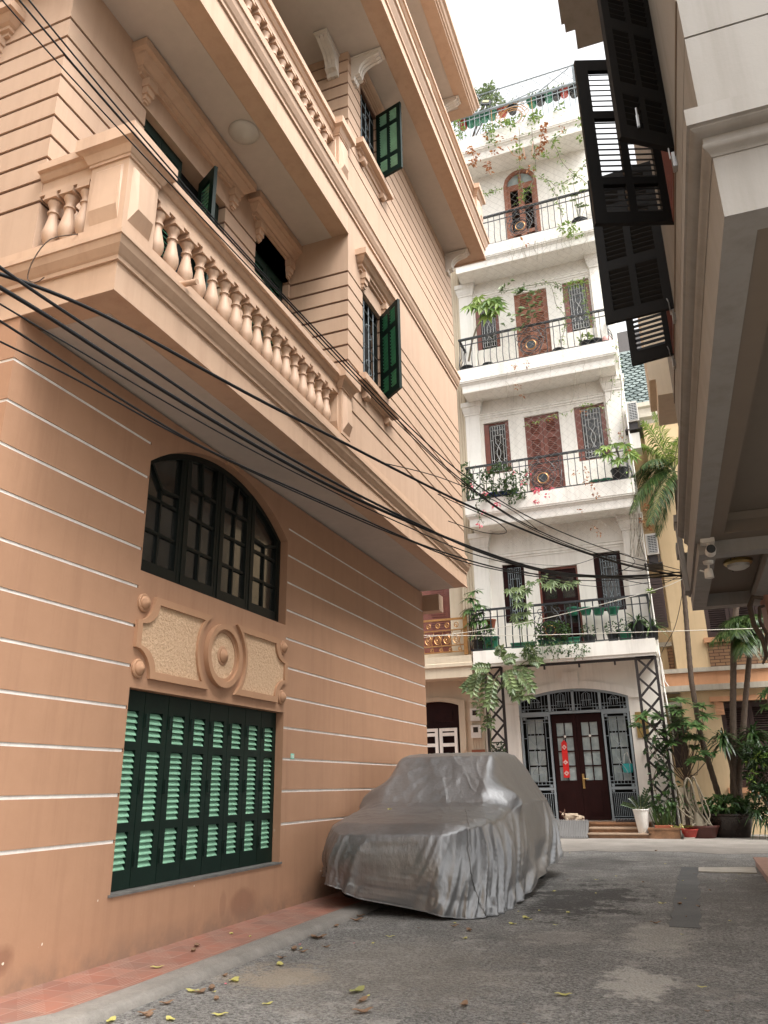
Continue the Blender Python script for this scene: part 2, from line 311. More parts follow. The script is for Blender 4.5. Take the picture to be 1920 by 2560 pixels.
# ------------------------------------------------------------------ mesh builder
class MB:
    def __init__(s): s.v = []; s.f = []; s.m = []; s.cur = 0
    def add(s, vs, fs):
        o = len(s.v); s.v += [tuple(x) for x in vs]; s.f += [tuple(i+o for i in f) for f in fs]; s.m += [s.cur]*len(fs); return s
    def box(s, x0, x1, y0, y1, z0, z1):
        return s.add([(x0,y0,z0),(x1,y0,z0),(x1,y1,z0),(x0,y1,z0),(x0,y0,z1),(x1,y0,z1),(x1,y1,z1),(x0,y1,z1)],
                     [(0,3,2,1),(4,5,6,7),(0,1,5,4),(1,2,6,5),(2,3,7,6),(3,0,4,7)])
    def bar(s, a, b, w, h=None, up=(0,0,1)):
        h = h or w; a = V(a); b = V(b); d = (b-a).normalized(); u = V(up)
        if abs(d.dot(u)) > .98: u = V((0,1,0)) if abs(d.y) < .9 else V((1,0,0))
        x = d.cross(u).normalized(); u = x.cross(d)
        q = [x*w/2+u*h/2, -x*w/2+u*h/2, -x*w/2-u*h/2, x*w/2-u*h/2]
        return s.add([a+k for k in q]+[b+k for k in q], [(0,1,2,3),(7,6,5,4)]+[(i,i+4,(i+1)%4+4,(i+1)%4) for i in range(4)])
    def tube(s, pts, r, n=6, cap=True):
        pts = [V(p) for p in pts]; rr = r if hasattr(r, '__len__') else [r]*len(pts)
        vs = []; last = None
        for i, p in enumerate(pts):
            d = (pts[min(i+1, len(pts)-1)]-pts[max(i-1, 0)])
            d = d.normalized() if d.length > 1e-9 else V((0,0,1))
            if last is None:
                u = V((0,0,1)) if abs(d.z) < .9 else V((1,0,0)); x = d.cross(u).normalized()
            else:
                x = (last - d*last.dot(d)); x = x.normalized() if x.length > 1e-6 else d.orthogonal().normalized()
            last = x; y = d.cross(x)
            vs += [p+(x*math.cos(2*PI*k/n)+y*math.sin(2*PI*k/n))*rr[i] for k in range(n)]
        fs = [(i*n+k, i*n+(k+1)%n, (i+1)*n+(k+1)%n, (i+1)*n+k) for i in range(len(pts)-1) for k in range(n)]
        if cap: fs += [tuple(range(n-1, -1, -1)), tuple((len(pts)-1)*n+k for k in range(n))]
        return s.add(vs, fs)
    def lathe(s, prof, c=(0,0,0), ax='z', n=16, sx=1, sy=1):
        vs = []; c = V(c)
        for r, h in prof:
            for k in range(n):
                a = 2*PI*k/n; p = (r*math.cos(a)*sx, r*math.sin(a)*sy, h)
                if ax == 'x': p = (h, p[0], p[1])
                elif ax == 'y': p = (p[0], h, p[1])
                vs.append(c+V(p))
        fs = [(i*n+k, i*n+(k+1)%n, (i+1)*n+(k+1)%n, (i+1)*n+k) for i in range(len(prof)-1) for k in range(n)]
        if prof[0][0] > 1e-4: fs.append(tuple(range(n-1, -1, -1)))
        if prof[-1][0] > 1e-4: fs.append(tuple((len(prof)-1)*n+k for k in range(n)))
        return s.add(vs, fs)
    def sweep(s, prof, path, close=True, endcap=True):
        # prof: (out, z) outward = right-hand side of travel; path: xy points
        P = [V((p[0], p[1])) for p in path]; vs = []
        for i, p in enumerate(P):
            ds = []
            if i > 0: ds.append((p-P[i-1]).normalized())
            if i < len(P)-1: ds.append((P[i+1]-p).normalized())
            ns = [V((d.y, -d.x)) for d in ds]
            if len(ns) == 2:
                m = (ns[0]+ns[1]); m = m/max(1e-6, m.dot(ns[0]))
            else: m = ns[0]
            for o, z in prof: vs.append((p.x+m.x*o, p.y+m.y*o, z))
        n = len(prof); fs = []
        for i in range(len(P)-1):
            for k in range(n if close else n-1):
                fs.append((i*n+k, (i+1)*n+k, (i+1)*n+(k+1)%n, i*n+(k+1)%n))
        if endcap and close: fs += [tuple(range(n)), tuple((len(P)-1)*n+k for k in range(n-1, -1, -1))]
        return s.add(vs, fs)
    def plate(s, outer, holes, f, back):
        loops = [outer]+list(holes); flat = [p for l in loops for p in l]
        tr = tessellate_polygon([[V((p[0], p[1], 0)) for p in l] for l in loops])
        fr = [V(f(*p)) for p in flat]; bk = [p+V(back) for p in fr]; n = len(flat)
        fs = [tuple(t) for t in tr]+[(t[2]+n, t[1]+n, t[0]+n) for t in tr]; o = 0
        for l in loops:
            k = len(l); fs += [(o+i, o+(i+1) % k, o+(i+1) % k+n, o+i+n) for i in range(k)]; o += k
        return s.add(fr+bk, fs)
    def leaf(s, p, d, up, L, W, droop=0., fold=.25, seg=1):
        d = V(d).normalized(); up = V(up); x = d.cross(up)
        x = x.normalized() if x.length > 1e-4 else d.orthogonal().normalized(); u = x.cross(d); p = V(p)
        if seg == 1:
            m = p+d*L*.45-u*W*fold; t = p+d*L-V((0,0,1))*droop*L
            return s.add([p, m+x*W/2+u*W*fold*2, m-x*W/2+u*W*fold*2, t, m], [(0,1,4),(0,4,2),(1,3,4),(4,3,2)])
        vs = []; fs = []
        for i in range(seg+1):
            t = i/seg; w = W*max(.04, math.sin(PI*min(1, .12+t*.88))**.8)*(1-.0*t)
            q = p+d*L*t-V((0,0,1))*droop*L*t*t
            vs += [q-x*w/2+u*fold*w*.5, q-u*0, q+x*w/2+u*fold*w*.5]
        for i in range(seg):
            a = i*3; fs += [(a,a+1,a+4,a+3),(a+1,a+2,a+5,a+4)]
        return s.add(vs, fs)
    def build(s, name, mats, parent=None, smooth=False, recalc=True):
        me = bpy.data.meshes.new(name); me.from_pydata(s.v, [], s.f)
        for m in (mats if isinstance(mats, (list, tuple)) else [mats]): me.materials.append(m)
        if any(s.m): me.polygons.foreach_set('material_index', s.m)
        if recalc:
            bm = bmesh.new(); bm.from_mesh(me); bmesh.ops.recalc_face_normals(bm, faces=bm.faces); bm.to_mesh(me); bm.free()
        if smooth:
            me.polygons.foreach_set('use_smooth', [True]*len(me.polygons))
            if smooth != 'all':
                try: me.set_sharp_from_angle(angle=math.radians(40))
                except Exception: pass
        o = bpy.data.objects.new(name, me); COL.objects.link(o)
        if parent: adopt(o, parent)
        return o
INV = {}
def adopt(o, parent):
    o.parent = parent
    if parent.name in INV: o.matrix_parent_inverse = INV[parent.name]
def tag(o, label=None, cat=None, group=None, kind=None):
    if label: o['label'] = label
    if cat: o['category'] = cat
    if group: o['group'] = group
    if kind: o['kind'] = kind
    return o
def thing(name, label, cat, loc=(0,0,0), rz=0, group=None, world=True):
    o = bpy.data.objects.new(name, None); COL.objects.link(o); o.empty_display_size = .2
    o.location = loc; o.rotation_euler = (0,0,rz)
    if world: INV[o.name] = (Matrix.Translation(V(loc)) @ Matrix.Rotation(rz, 4, 'Z')).inverted()
    return tag(o, label, cat, group)
def place(o, M):
    o.matrix_basis = M; return o
def dup(o, parent=None, M=None):
    c = o.copy(); COL.objects.link(c)
    if parent is not None: c.parent = parent
    if M is not None: c.matrix_basis = M
    for ch in [x for x in o.children]: dup(ch, c)
    return c
T = Matrix.Translation
def cable(pts, r, name, label, mat=None, group='overhead cables crossing the lane', lead=None):
    P = [V(p) for p in pts]; q = []
    for i in range(len(P)-1):
        p0, p1, p2, p3 = P[max(0,i-1)], P[i], P[i+1], P[min(len(P)-1,i+2)]
        n = max(4, int((p2-p1).length/.06))
        for k in range(n):
            t = k/n; q.append(.5*((2*p1)+(-p0+p2)*t+(2*p0-5*p1+4*p2-p3)*t*t+(-p0+3*p1-3*p2+p3)*t**3))
    q.append(P[-1])
    if lead:   # run on behind the viewer to the added house out of view
        a = q[0]+(q[0]-q[1]).normalized()*.5; q = [V(lead), a]+q
    m = MB(); m.tube(q, r, 6); return tag(m.build(name, mat or M_CABLE, smooth='all'), label, 'cable', group)
def RZ(a): return Matrix.Rotation(a, 4, 'Z')
def lab(o, t): o['label'] = t; return o
def struct(o): o['kind'] = 'structure'; return o

# ------------------------------------------------------------------ ground
g = MB(); g.box(-60, 60, -30, 90, -.4, 0); struct(g.build('road', M_ASPH))
def sheet(name, pts, z, mat, t=.003):
    m = MB(); m.plate(pts, [], lambda x, y: (x, y, z), (0,0,-t)); return m.build(name, mat)
def wavy(x0, x1, y, amp, n=24, ph=0):
    return [(x0+(x1-x0)*i/n, y+amp*(noise.noise(V((i*.7, ph, 1.3)))+.5*noise.noise(V((i*1.9, ph, 4.)))) ) for i in range(n+1)]
def wavyv(x, y0, y1, amp, n=24, ph=0):
    return [(x+amp*(noise.noise(V((i*.6, ph, 7.1)))+.5*noise.noise(V((i*1.7, ph, 2.)))), y0+(y1-y0)*i/n) for i in range(n+1)]
struct(sheet('concrete_apron', wavy(-5, 4.5, 14.6, .35)+wavy(4.5, -5, 19.2, .0), .004, M_CONC))
struct(sheet('road_patch', wavyv(-.36, 7.3, 12.2, .05)+wavyv(-.13, 12.2, 7.3, .05, ph=3), .004, M_PATCH))
tag(sheet('drain_cover', [(-.13, 11.55), (.55, 11.5), (.57, 12.2), (-.13, 12.05)], .016, M_DRAINC, .014), 'pale concrete drain slab set in the asphalt beside the red stone step', 'drain cover')
SW = .046
m = MB(); m.box(-9, -3.13, 3.3, 30, -.3, SW); m.box(-9, -3.6, -4, 3.3, -.3, SW)
struct(m.build('pavement', M_TILES))
kp = [(-9, 3.0), (-4.2, 3.06), (-3.55, 3.14), (-3.25, 3.3), (-3.12, 3.6), (-3.11, 4.2), (-3.12, 5.5), (-3.14, 7.), (-3.16, 9), (-3.2, 30)]
m = MB(); m.sweep([(-.06,-.1),(-.06,SW+.002),(.09,SW+.004),(.125,SW-.01),(.145,.0),(.145,-.1)], kp)
m.box(-9, -3.62, 3.05, 3.32, -.2, SW-.004)
struct(m.build('kerb', M_KERB, smooth=True))
m = MB(); m.box(.60, 4.5, 9.6, 12.6, 0, .10); m.box(.585, 4.5, 9.58, 12.62, .085, .105)
tag(m.build('stone_step', M_REDSTONE), 'low red stone step at the right edge of the road', 'step')

# ------------------------------------------------------------------ terracotta house (left)
XW, XB, YN, YF = -3.7175, -2.975, 3.2, 11.57
HS = thing('terracotta_house', 'terracotta painted house with balconies, stone balusters and green shutters', 'house', (-5, 7, 0))
X9 = -9.0
arch = [(4.625+2.335*t/24, 0) for t in range(25)]
def archz(y): 
    t = (y-5.7925)/1.1675; R = (1.1675**2+.40**2)/(2*.40); return 3.57+.40-R+math.sqrt(max(0, R*R-(t*1.1675)**2))
# ground storey courses
gz = [.777+.2937*i for i in range(11)]
edges = [SW-.1]+gz+[4.02]
low = MB(); GJ = .0115
for i in range(len(edges)-1):
    z0 = edges[i]+(GJ if i else 0); z1 = edges[i+1]-(GJ if i < len(edges)-2 else 0)
    low.box(X9, XW, YN, 4.62, z0, z1); low.box(X9, XW, 6.975, YF, z0, z1)
mid = [(4.62, SW-.1), (6.975, SW-.1), (6.975, 4.02), (4.62, 4.02)]
hole1 = [(4.625, .45), (6.97, .45), (6.97, 1.80), (4.625, 1.80)]
hole2 = [(4.625, 2.67), (6.96, 2.67), (6.96, 3.57)]+[(4.625+2.335*t/20, archz(4.625+2.335*t/20)) for t in range(19, 0, -1)]+[(4.625, 3.57)]
low.plate(mid, [hole1, hole2], lambda y, z: (XW, y, z), (-.13, 0, 0))
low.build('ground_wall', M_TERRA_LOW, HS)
j = MB()
for z in gz:
    j.box(X9+.02, XW-.006, YN+.006, 4.61, z-GJ-.002, z+GJ+.002); j.box(X9+.02, XW-.006, 6.985, YF-.006, z-GJ-.002, z+GJ+.002)
j.build('joint_line', M_JOINT, HS)
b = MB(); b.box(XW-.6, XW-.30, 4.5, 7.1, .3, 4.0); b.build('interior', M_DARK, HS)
ks = MB(); ks.box(XW-.01, XW+.03, 5.72, 5.88, 3.985, 4.02); ks.box(XW-.01, XW+.022, 5.70, 5.90, 3.955, 3.985); ks.build('keystone', M_TERRA, HS)
sl = MB(); sl.box(XW-.13, XW+.012, 4.60, 7.0, .435, .452); sl.build('window_sill', paint('grey_sill', (.13,.125,.115), .8, .35, 9, .3), HS)
# decorative panel
pn = MB(); fy = lambda y, z: (XW+.028, y, z)
def arcp(cy, cz, r, a0, a1, n=8): return [(cy+r*math.cos(a0+(a1-a0)*i/n), cz+r*math.sin(a0+(a1-a0)*i/n)) for i in range(n+1)]
def halfpanel(sgn, off):
    # outline of one half panel in (y,z), mirrored about the oval centre
    c = 5.80; a = 4.62; e = 5.72; zt, zb = 2.50, 1.88
    o = [(a+off, 2.09+off*.3), (a+off, 2.29-off*.3)]
    o += [(a+off+.19*math.sin(t*PI/12), zt-off-(zt-off-2.29+off*.3)*math.cos(t*PI/12)) for t in range(1, 7)]
    R = .37+off*.6
    o += [(c-R*math.cos(t), 2.19+R*math.sin(t)) for t in [math.asin(min(.98,(zt-off-2.19)/R))*(1-k/6) for k in range(7)]]
    o += [(c-R*math.cos(t), 2.19-R*math.sin(t)) for t in [math.asin(min(.98,(2.19-zb-off)/R))*(k/6) for k in range(1, 7)]]
    o += [(a+off+.19*math.sin((6-t)*PI/12), zb+off+(2.09+off*.3-zb-off)*math.cos((6-t)*PI/12)) for t in range(0, 6)]
    if sgn < 0: o = [(2*c-y, z) for y, z in o][::-1]
    return o
for sg in (1, -1):
    pn.plate(halfpanel(sg, 0), [halfpanel(sg, .055)], fy, (-.04, 0, 0))
def ring(m, cy, cz, ry, rz, wy, x0, x1, n=40):
    outer = [(cy+ry*math.cos(2*PI*k/n), cz+rz*math.sin(2*PI*k/n)) for k in range(n)]
    inner = [(cy+(ry-wy)*math.cos(2*PI*k/n), cz+(rz-wy)*math.sin(2*PI*k/n)) for k in range(n)]
    m.plate(outer, [inner], lambda y, z: (x1, y, z), (x0-x1, 0, 0))
ring(pn, 5.80, 2.19, .275, .275, .05, XW-.01, XW+.045); ring(pn, 5.80, 2.19, .225, .225, .03, XW-.01, XW+.02)
pf = pn.build('ornament_panel', M_TERRA, HS, smooth=True)
rc = MB()
for sg in (1, -1): rc.plate(halfpanel(sg, .05), [], lambda y, z: (XW+.008, y, z), (-.02, 0, 0))
rc.lathe([(.22,0),(.22,.012)], (XW, 5.80, 2.19), 'x', 32)
rc.build('roughcast_infill', M_ROUGH, pf)
for (y, z, r) in ((5.80, 2.19, .085), (4.69, 2.43, .07), (4.69, 1.94, .07), (6.90, 2.43, .07), (6.90, 1.94, .07)):
    k = MB(); k.lathe([(r,-.01),(r,.013),(r*.90,.020),(r*.74,.020),(r*.72,.030),(r*.60,.038),(r*.30,.052),(r*.08,.062),(0,.063)], (XW, y, z), 'x', 24)
    k.build('boss', M_TERRA, pf, smooth=True)

# ---- louvred shutter leaf (local: x width, y thickness, z up)
def make_leaf(parent, w, h, cols, rows, fm, lm, t=.035, tilt=.5, pitch=.036, M=None, name='shutter', hinges=0, deep=.5):
    m = MB(); xs = sorted(set([0, w]+[x for c in cols for x in c])); zs = sorted(set([0, h]+[z for r in rows for z in r]))
    holes = [[(c[0], r[0]), (c[1], r[0]), (c[1], r[1]), (c[0], r[1])] for c in cols for r in rows]
    m.plate([(0,0),(w,0),(w,h),(0,h)], holes, lambda x, z: (x, -t/2, z), (0, t, 0))
    for c in cols:
        for r in rows: pass
    if hinges:
        for z in (h*.14, h*.5, h*.85):
            m.tube([(.012, -t/2-.012, z-.05), (.012, -t/2-.012, z+.05)], .008, 6)
    o = m.build(name, fm, parent)
    if M is not None: place(o, M)
    for c in cols:
        for r in rows:
            l = MB(); n = max(2, int(round((r[1]-r[0])/pitch))); p = (r[1]-r[0])/n
            for i in range(n):
                z = r[0]+p*(i+.5); dz = p*tilt; dy = t*deep
                l.add([(c[0], -dy, z-dz), (c[1], -dy, z-dz), (c[1], dy, z+dz), (c[0], dy, z+dz),
                       (c[0], -dy, z-dz-.006), (c[1], -dy, z-dz-.006), (c[1], dy, z+dz-.006), (c[0], dy, z+dz-.006)],
                      [(0,1,2,3),(7,6,5,4),(0,4,5,1),(2,6,7,3)])
            lo = l.build('louvre', lm, None, recalc=False); lo.parent = o
    return o
# local x -> world +Y, local y -> world -X (front of leaf = -y -> +X)
def MX(x, y, z): return T((x, y, z)) @ RZ(PI/2)
bw = 2.345/8
for k in range(8):
    lf = make_leaf(HS, bw-.006, 1.335, [(.070, bw-.066)], [(.125,.37),(.43,.92),(.98,1.20)], M_DGREEN, M_LGREEN, .04, .40, .042,
                   MX(XW-.10, 4.628+bw*k, .455), hinges=1, deep=.34)
fr = MB(); fr.box(XW-.14, XW-.085, 4.625, 6.97, 1.765, 1.80); fr.box(XW-.14, XW-.085, 6.945, 6.97, .45, 1.765); fr.build('shutter_frame', M_DGREEN, HS)
# ---- arched window
aw = MB(); X = XW-.115
def az(y): return archz(max(4.63, min(6.955, y)))
n = 24
outer = [(4.625, 2.67), (6.96, 2.67)]+[(6.96-2.335*t/n, az(6.96-2.335*t/n)) for t in range(n+1)]
inner = [(4.675, 2.725), (6.91, 2.725)]+[(6.91-2.235*t/n, az(6.91-2.235*t/n)-.055) for t in range(n+1)]
aw.plate(outer, [inner], lambda y, z: (X+.03, y, z), (-.06, 0, 0))
mull = [5.235, 5.7925, 6.35]
for y in mull: aw.box(X-.02, X+.028, y-.045, y+.045, 2.71, az(y)-.03)
for y in mull: aw.box(X+.028, X+.036, y-.004, y+.004, 2.71, az(y)-.06)
leaf_e = [4.675]+mull+[6.91]
for a in range(4):
    y0 = leaf_e[a]+(.045 if a else 0); y1 = leaf_e[a+1]-(.045 if a < 3 else 0); c = (y0+y1)/2
    aw.box(X-.02, X+.024, y0, y1, 2.725, 2.80)
    aw.box(X-.02, X+.024, y0, y0+.03, 2.80, az(y0)-.05); aw.box(X-.02, X+.024, y1-.03, y1, 2.80, az(y1)-.05)
    for z in (3.06, 3.34): aw.box(X-.008, X+.012, y0, y1, z-.012, z+.012)
    if a in (1, 2):
        aw.box(X-.008, X+.013, c-.011, c+.011, 2.8, 3.60); d = .03 if a == 1 else -.03
        aw.bar((X+.005, c, 3.58), (X+.005, c-d*1.3, az(c)-.04), .026, .03, (1,0,0)); aw.box(X-.01, X+.020, y0, y1, 3.60-.014, 3.60+.014)
    else:
        aw.box(X-.008, X+.013, c-.011, c+.011, 2.8, 3.44)
        zt = 3.44; aw.bar((X+.005, c, zt), (X+.005, (y0 if a == 0 else y1), zt+.06 if a else zt+.3), .026, .03, (1,0,0))
        aw.bar((X+.005, c, zt), (X+.005, (y1 if a == 0 else y0), zt+.02), .026, .03, (1,0,0))
wn = aw.build('arched_window', M_BLACKGREEN, HS)
p = MB(); p.plate(inner, [], lambda y, z: (X-.008, y, z), (-.006, 0, 0)); p.build('pane', M_GLASS, wn)

# ---- balcony bands and slabs
def band(m, z0, fas, corn, base, path, out=0.0, tot=None):
    zf, zc, zb = z0+fas, z0+fas+corn, z0+fas+corn+base
    o = out
    bo = .028
    m.sweep([(-.30,z0+.06),(-.22,z0+.06),(-.22,z0+.022),(o-.012,z0+.022),(o-.012,z0),(o+.012,z0),(o+.012,z0+.028),(o,z0+.032),(o,zf),(o+.018,zf),(o+.018,zf+corn*.18),(o+.03,zf+corn*.25),
             (o+.06,zf+corn*.5),(o+.075,zf+corn*.78),(o+.085,zf+corn*.8),(o+.085,zc),(o+bo,zc),(o+bo,zb),(-.30,zb)], path)
P1 = [(X9, YN), (XB, YN), (XB, YF)]
m = MB(); band(m, 4.025, .225, .17, .115, P1); m.build('balcony_fascia', M_TERRA_TRIM, HS)
m = MB(); m.box(XW-.05, XB-.21, YN+.21, YF-.02, 4.042, 4.20); m.build('balcony_soffit', M_SOFFIT, HS)
m = MB(); m.box(X9, XB-.25, YN+.25, YF-.02, 4.20, 4.50); m.build('floor_slab', M_TERRA_UP, HS)
P2 = [(XB, YN), (XB, YF)]
m = MB()
o = 0; z0 = 7.227; zf, zc = 7.55, 7.77
m.sweep([(-.3,z0+.06),(-.22,z0+.06),(-.22,z0+.022),(-.012,z0+.022),(-.012,z0),(.012,z0),(.012,z0+.03),(0,z0+.034),(0,zf),(.02,zf),(.02,zf+.04),(.035,zf+.055),(.06,zf+.11),(.07,zf+.17),(.085,zf+.175),(.085,zc),(-.3,zc)], [(XB, YN), (XB, 6.85)])
m.sweep([(-.3,zf),(.02,zf),(.02,zf+.04),(.035,zf+.055),(.06,zf+.11),(.07,zf+.17),(.085,zf+.175),(.085,zc),(-.3,zc)], [(XB, 6.85), (XB, YF)])
m.build('upper_band', M_TERRA_TRIM, HS)
m = MB(); m.box(X9, XB-.21, YN-.2, 6.86, z0+.017, z0+.2); m.build('loggia_soffit', M_SOFFIT, HS)
m = MB(); m.box(X9, XB-.25, YN-.2, YF-.05, z0+.2, zc-.02); m.build('upper_slab', M_TERRA_UP, HS)
# ---- coursed walls upstairs
def courses(m, x, y0, y1, edges, holes=(), g=.0145, xb=None):
    xb = xb if xb is not None else X9
    for i in range(len(edges)-1):
        z0 = edges[i]+(g if i else 0); z1 = edges[i+1]-(g if i < len(edges)-2 else 0)
        segs = [(y0, y1)]
        for (h0, h1, hz0, hz1) in holes:
            if hz0 < z1-.005 and hz1 > z0+.005:
                ns = []
                for a, c in segs:
                    if h0 > a: ns.append((a, min(c, h0)))
                    if h1 < c: ns.append((max(a, h1), c))
                    if hz0 > z0+.005: m.box(xb, x, h0, h1, z0, hz0)
                    if hz1 < z1-.005: m.box(xb, x, h0, h1, hz1, z1)
                segs = ns
        for a, c in segs: m.box(xb, x, a, c, z0, z1)
ug = [4.96+.195*i for i in range(10)]; ug2 = [8.40+.2*i for i in range(9)]
m = MB()
courses(m, XW, YN, 6.84, [4.3]+ug+[7.24], [(4.13, 5.42, 4.3, 6.735), (6.03, 6.80, 4.3, 6.735)])
courses(m, XW, YN, 6.84, [7.7]+ug2+[10.13], [(4.13, 5.42, 7.7, 9.9), (6.03, 6.80, 7.7, 9.9)])
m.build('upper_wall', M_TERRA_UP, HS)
bk = MB(); bk.box(X9, XW-.016, YN+.016, 6.84, 4.2, 10.1); bk.box(XW-.5, XB-.016, 6.866, YF-.016, 4.2, 10.1)
m = MB()
courses(m, XB, 6.85, 11.55, [4.3]+ug+[7.552], [(7.29, 7.90, 5.49, 6.735)], xb=XW-.3)
courses(m, XB, 6.85, 11.55, [7.768]+ug2+[10.14], [(7.26, 7.86, 8.86, 10.01)], xb=XW-.3)
m.build('bay_wall', M_TERRA_UP, HS)
jm = MB()
for z in ug:
    ww = [(6.862, 7.28), (7.91, 11.54)] if 5.49 < z < 6.735 else [(6.862, 11.54)]
    for a, c in ww: jm.box(XW-.3, XB-.012, a, c, z-.0165, z+.0165)
    ww = [(YN+.012, 4.12), (5.43, 6.02)] if z < 6.73 else [(YN+.012, 6.84)]
    for a, c in ww: jm.box(X9, XW-.012, a, c, z-.0165, z+.0165)
for z in ug2:
    ww = [(6.862, 7.25), (7.87, 11.54)] if 8.86 < z < 10.0 else [(6.862, 11.54)]
    for a, c in ww: jm.box(XW-.3, XB-.012, a, c, z-.0165, z+.0165)
    jm.box(X9, XW-.012, YN+.012, 4.12, z-.0165, z+.0165)
jm.build('groove', paint('groove_shade', (.13,.065,.042), .8, .1, 4, 0), HS)  # shade inside the recessed grooves painted as a dark brown
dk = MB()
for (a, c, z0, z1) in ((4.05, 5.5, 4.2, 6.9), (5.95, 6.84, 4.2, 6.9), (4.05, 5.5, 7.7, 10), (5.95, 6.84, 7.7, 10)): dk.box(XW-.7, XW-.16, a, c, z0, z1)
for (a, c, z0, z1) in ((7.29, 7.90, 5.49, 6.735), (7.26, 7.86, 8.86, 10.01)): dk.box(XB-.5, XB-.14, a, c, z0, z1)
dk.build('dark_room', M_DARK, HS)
# ---- hoods over windows
def hood(parent, x, y0, y1, zb, zt, mat, dep=.15, near=False):
    m = MB(); z = zb; h = zt-zb
    prof = [(-.02,z+h*.42),(.03,z+h*.42),(.03,z+h*.50),(.055,z+h*.52),(.055,z+h*.60),(.08,z+h*.64),(.11,z+h*.74),(.115,z+h*.78),(dep,z+h*.80),(dep,zt),(-.02,zt)]
    if not near: path = [(x, y0), (x, y1)]
    else: path = [(y0, x), (y1, x)]
    # mitred returns at both ends
    if not near: path = [(x-.02, y0), (x, y0), (x, y1), (x-.02, y1)]
    else: path = [(y0, x+.02), (y0, x), (y1, x), (y1, x+.02)]
    m.sweep(prof, path)
    o = m.build('window_hood', mat, parent)
    for yy in (y0+.02, y1-.14):
        k = MB()
        for q, (dz0, dz1, d) in enumerate(((.22,.42,.075),(.05,.22,.055),(-.06,.05,.035),(-.12,-.06,.02))):
            if not near: k.box(x-.01, x+d, yy+.012*q, yy+.12-.012*q, zb+h*dz0, zb+h*dz1)
            else: k.box(yy+.012*q, yy+.12-.012*q, x-d, x+.01, zb+h*dz0, zb+h*dz1)
        k.build('corbel', mat, o)
    return o
hood(HS, XW, 4.02, 5.60, 6.80, 7.22, M_TERRA_TRIM); hood(HS, XW, 5.98, 6.84, 6.80, 7.22, M_TERRA_TRIM)
hood(HS, XW, 4.02, 5.60, 9.75, 10.1, M_TERRA_TRIM); hood(HS, XW, 5.98, 6.84, 9.75, 10.1, M_TERRA_TRIM)
hood(HS, XB, 7.20, 8.05, 6.78, 7.17, M_TERRA_TRIM, .14); hood(HS, XB, 7.17, 8.02, 10.0, 10.12+.0, M_TERRA_TRIM, .12)
hood(HS, YN, -5.6, -4.35, 6.62, 6.98, M_TERRA_TRIM, .15, True)
def sill(parent, x, y0, y1, zt):
    m = MB(); m.sweep([(-.02,zt-.16),(.02,zt-.16),(.03,zt-.12),(.055,zt-.11),(.06,zt-.085),(.12,zt-.08),(.12,zt),(-.02,zt)], [(x-.02, y0), (x, y0), (x, y1), (x-.02, y1)])
    o = m.build('window_sill', M_TERRA_TRIM, parent)
    for yy in (y0+.04, y1-.14):
        k = MB(); k.lathe([(.0,-.0),(.045,.0),(.045,.10),(.0,.10)], (x+.03, yy, zt-.19), 'y', 12); k.build('corbel', M_TERRA_TRIM, o, smooth=True)
sill(HS, XB, 7.20, 8.08, 5.49); sill(HS, XB, 7.17, 8.04, 8.86)
# ---- upper windows: frames, grilles, shutters
def upwin(y0, y1, z0, z1):
    m = MB(); x = XB-.10
    m.box(x, x+.05, y0, y0+.04, z0, z1); m.box(x, x+.05, y1-.04, y1, z0, z1); m.box(x, x+.05, y0+.04, y1-.04, z1-.04, z1); m.box(x, x+.05, y0+.04, y1-.04, z0, z0+.03)
    w = m.build('window_frame', M_BLACKGREEN, HS)
    gr = MB(); x = XB-.05; n = 4
    for i in range(1, n): gr.tube([(x, y0+(y1-y0)*i/n, z0), (x, y0+(y1-y0)*i/n, z1)], .006, 5)
    for t in (.12, .5, .88): gr.tube([(x, y0, z0+(z1-z0)*t), (x, y1, z0+(z1-z0)*t)], .006, 5)
    for t in (.3, .7):
        pts = [(x, (y0+y1)/2+.09*math.sin(a*.7), z0+(z1-z0)*t+.22*(a/10-.5)) for a in range(11)]; gr.tube(pts, .006, 5)
    gr.build('grille', M_IRON, w)
upwin(7.29, 7.90, 5.49, 6.735); upwin(7.26, 7.86, 8.86, 10.01)
def swing(hx, hy, hz, ox, oy, h, rows, cols, fm, lm, w=None, name='shutter', parent=None, **kw):
    a = math.atan2(oy-hy, ox-hx); w = w or math.hypot(ox-hx, oy-hy)
    return make_leaf(parent or HS, w, h, cols(w), rows(h), fm, lm, M=T((hx, hy, hz)) @ RZ(a), name=name, **kw)
rows3 = lambda h: [(h*.07,h*.24),(h*.30,h*.72),(h*.78,h*.95)]
cols2 = lambda w: [(w*.15, w*.44), (w*.56, w*.85)]
swing(XB+.005, 7.885, 5.50, -2.625, 7.60, 1.23, rows3, cols2, M_DGREEN, M_MGREEN, tilt=-.3, pitch=.045)
swing(XB+.005, 7.85, 8.87, -2.575, 7.74, 1.14, rows3, cols2, M_DGREEN, M_LGREEN, tilt=-.3, pitch=.045)
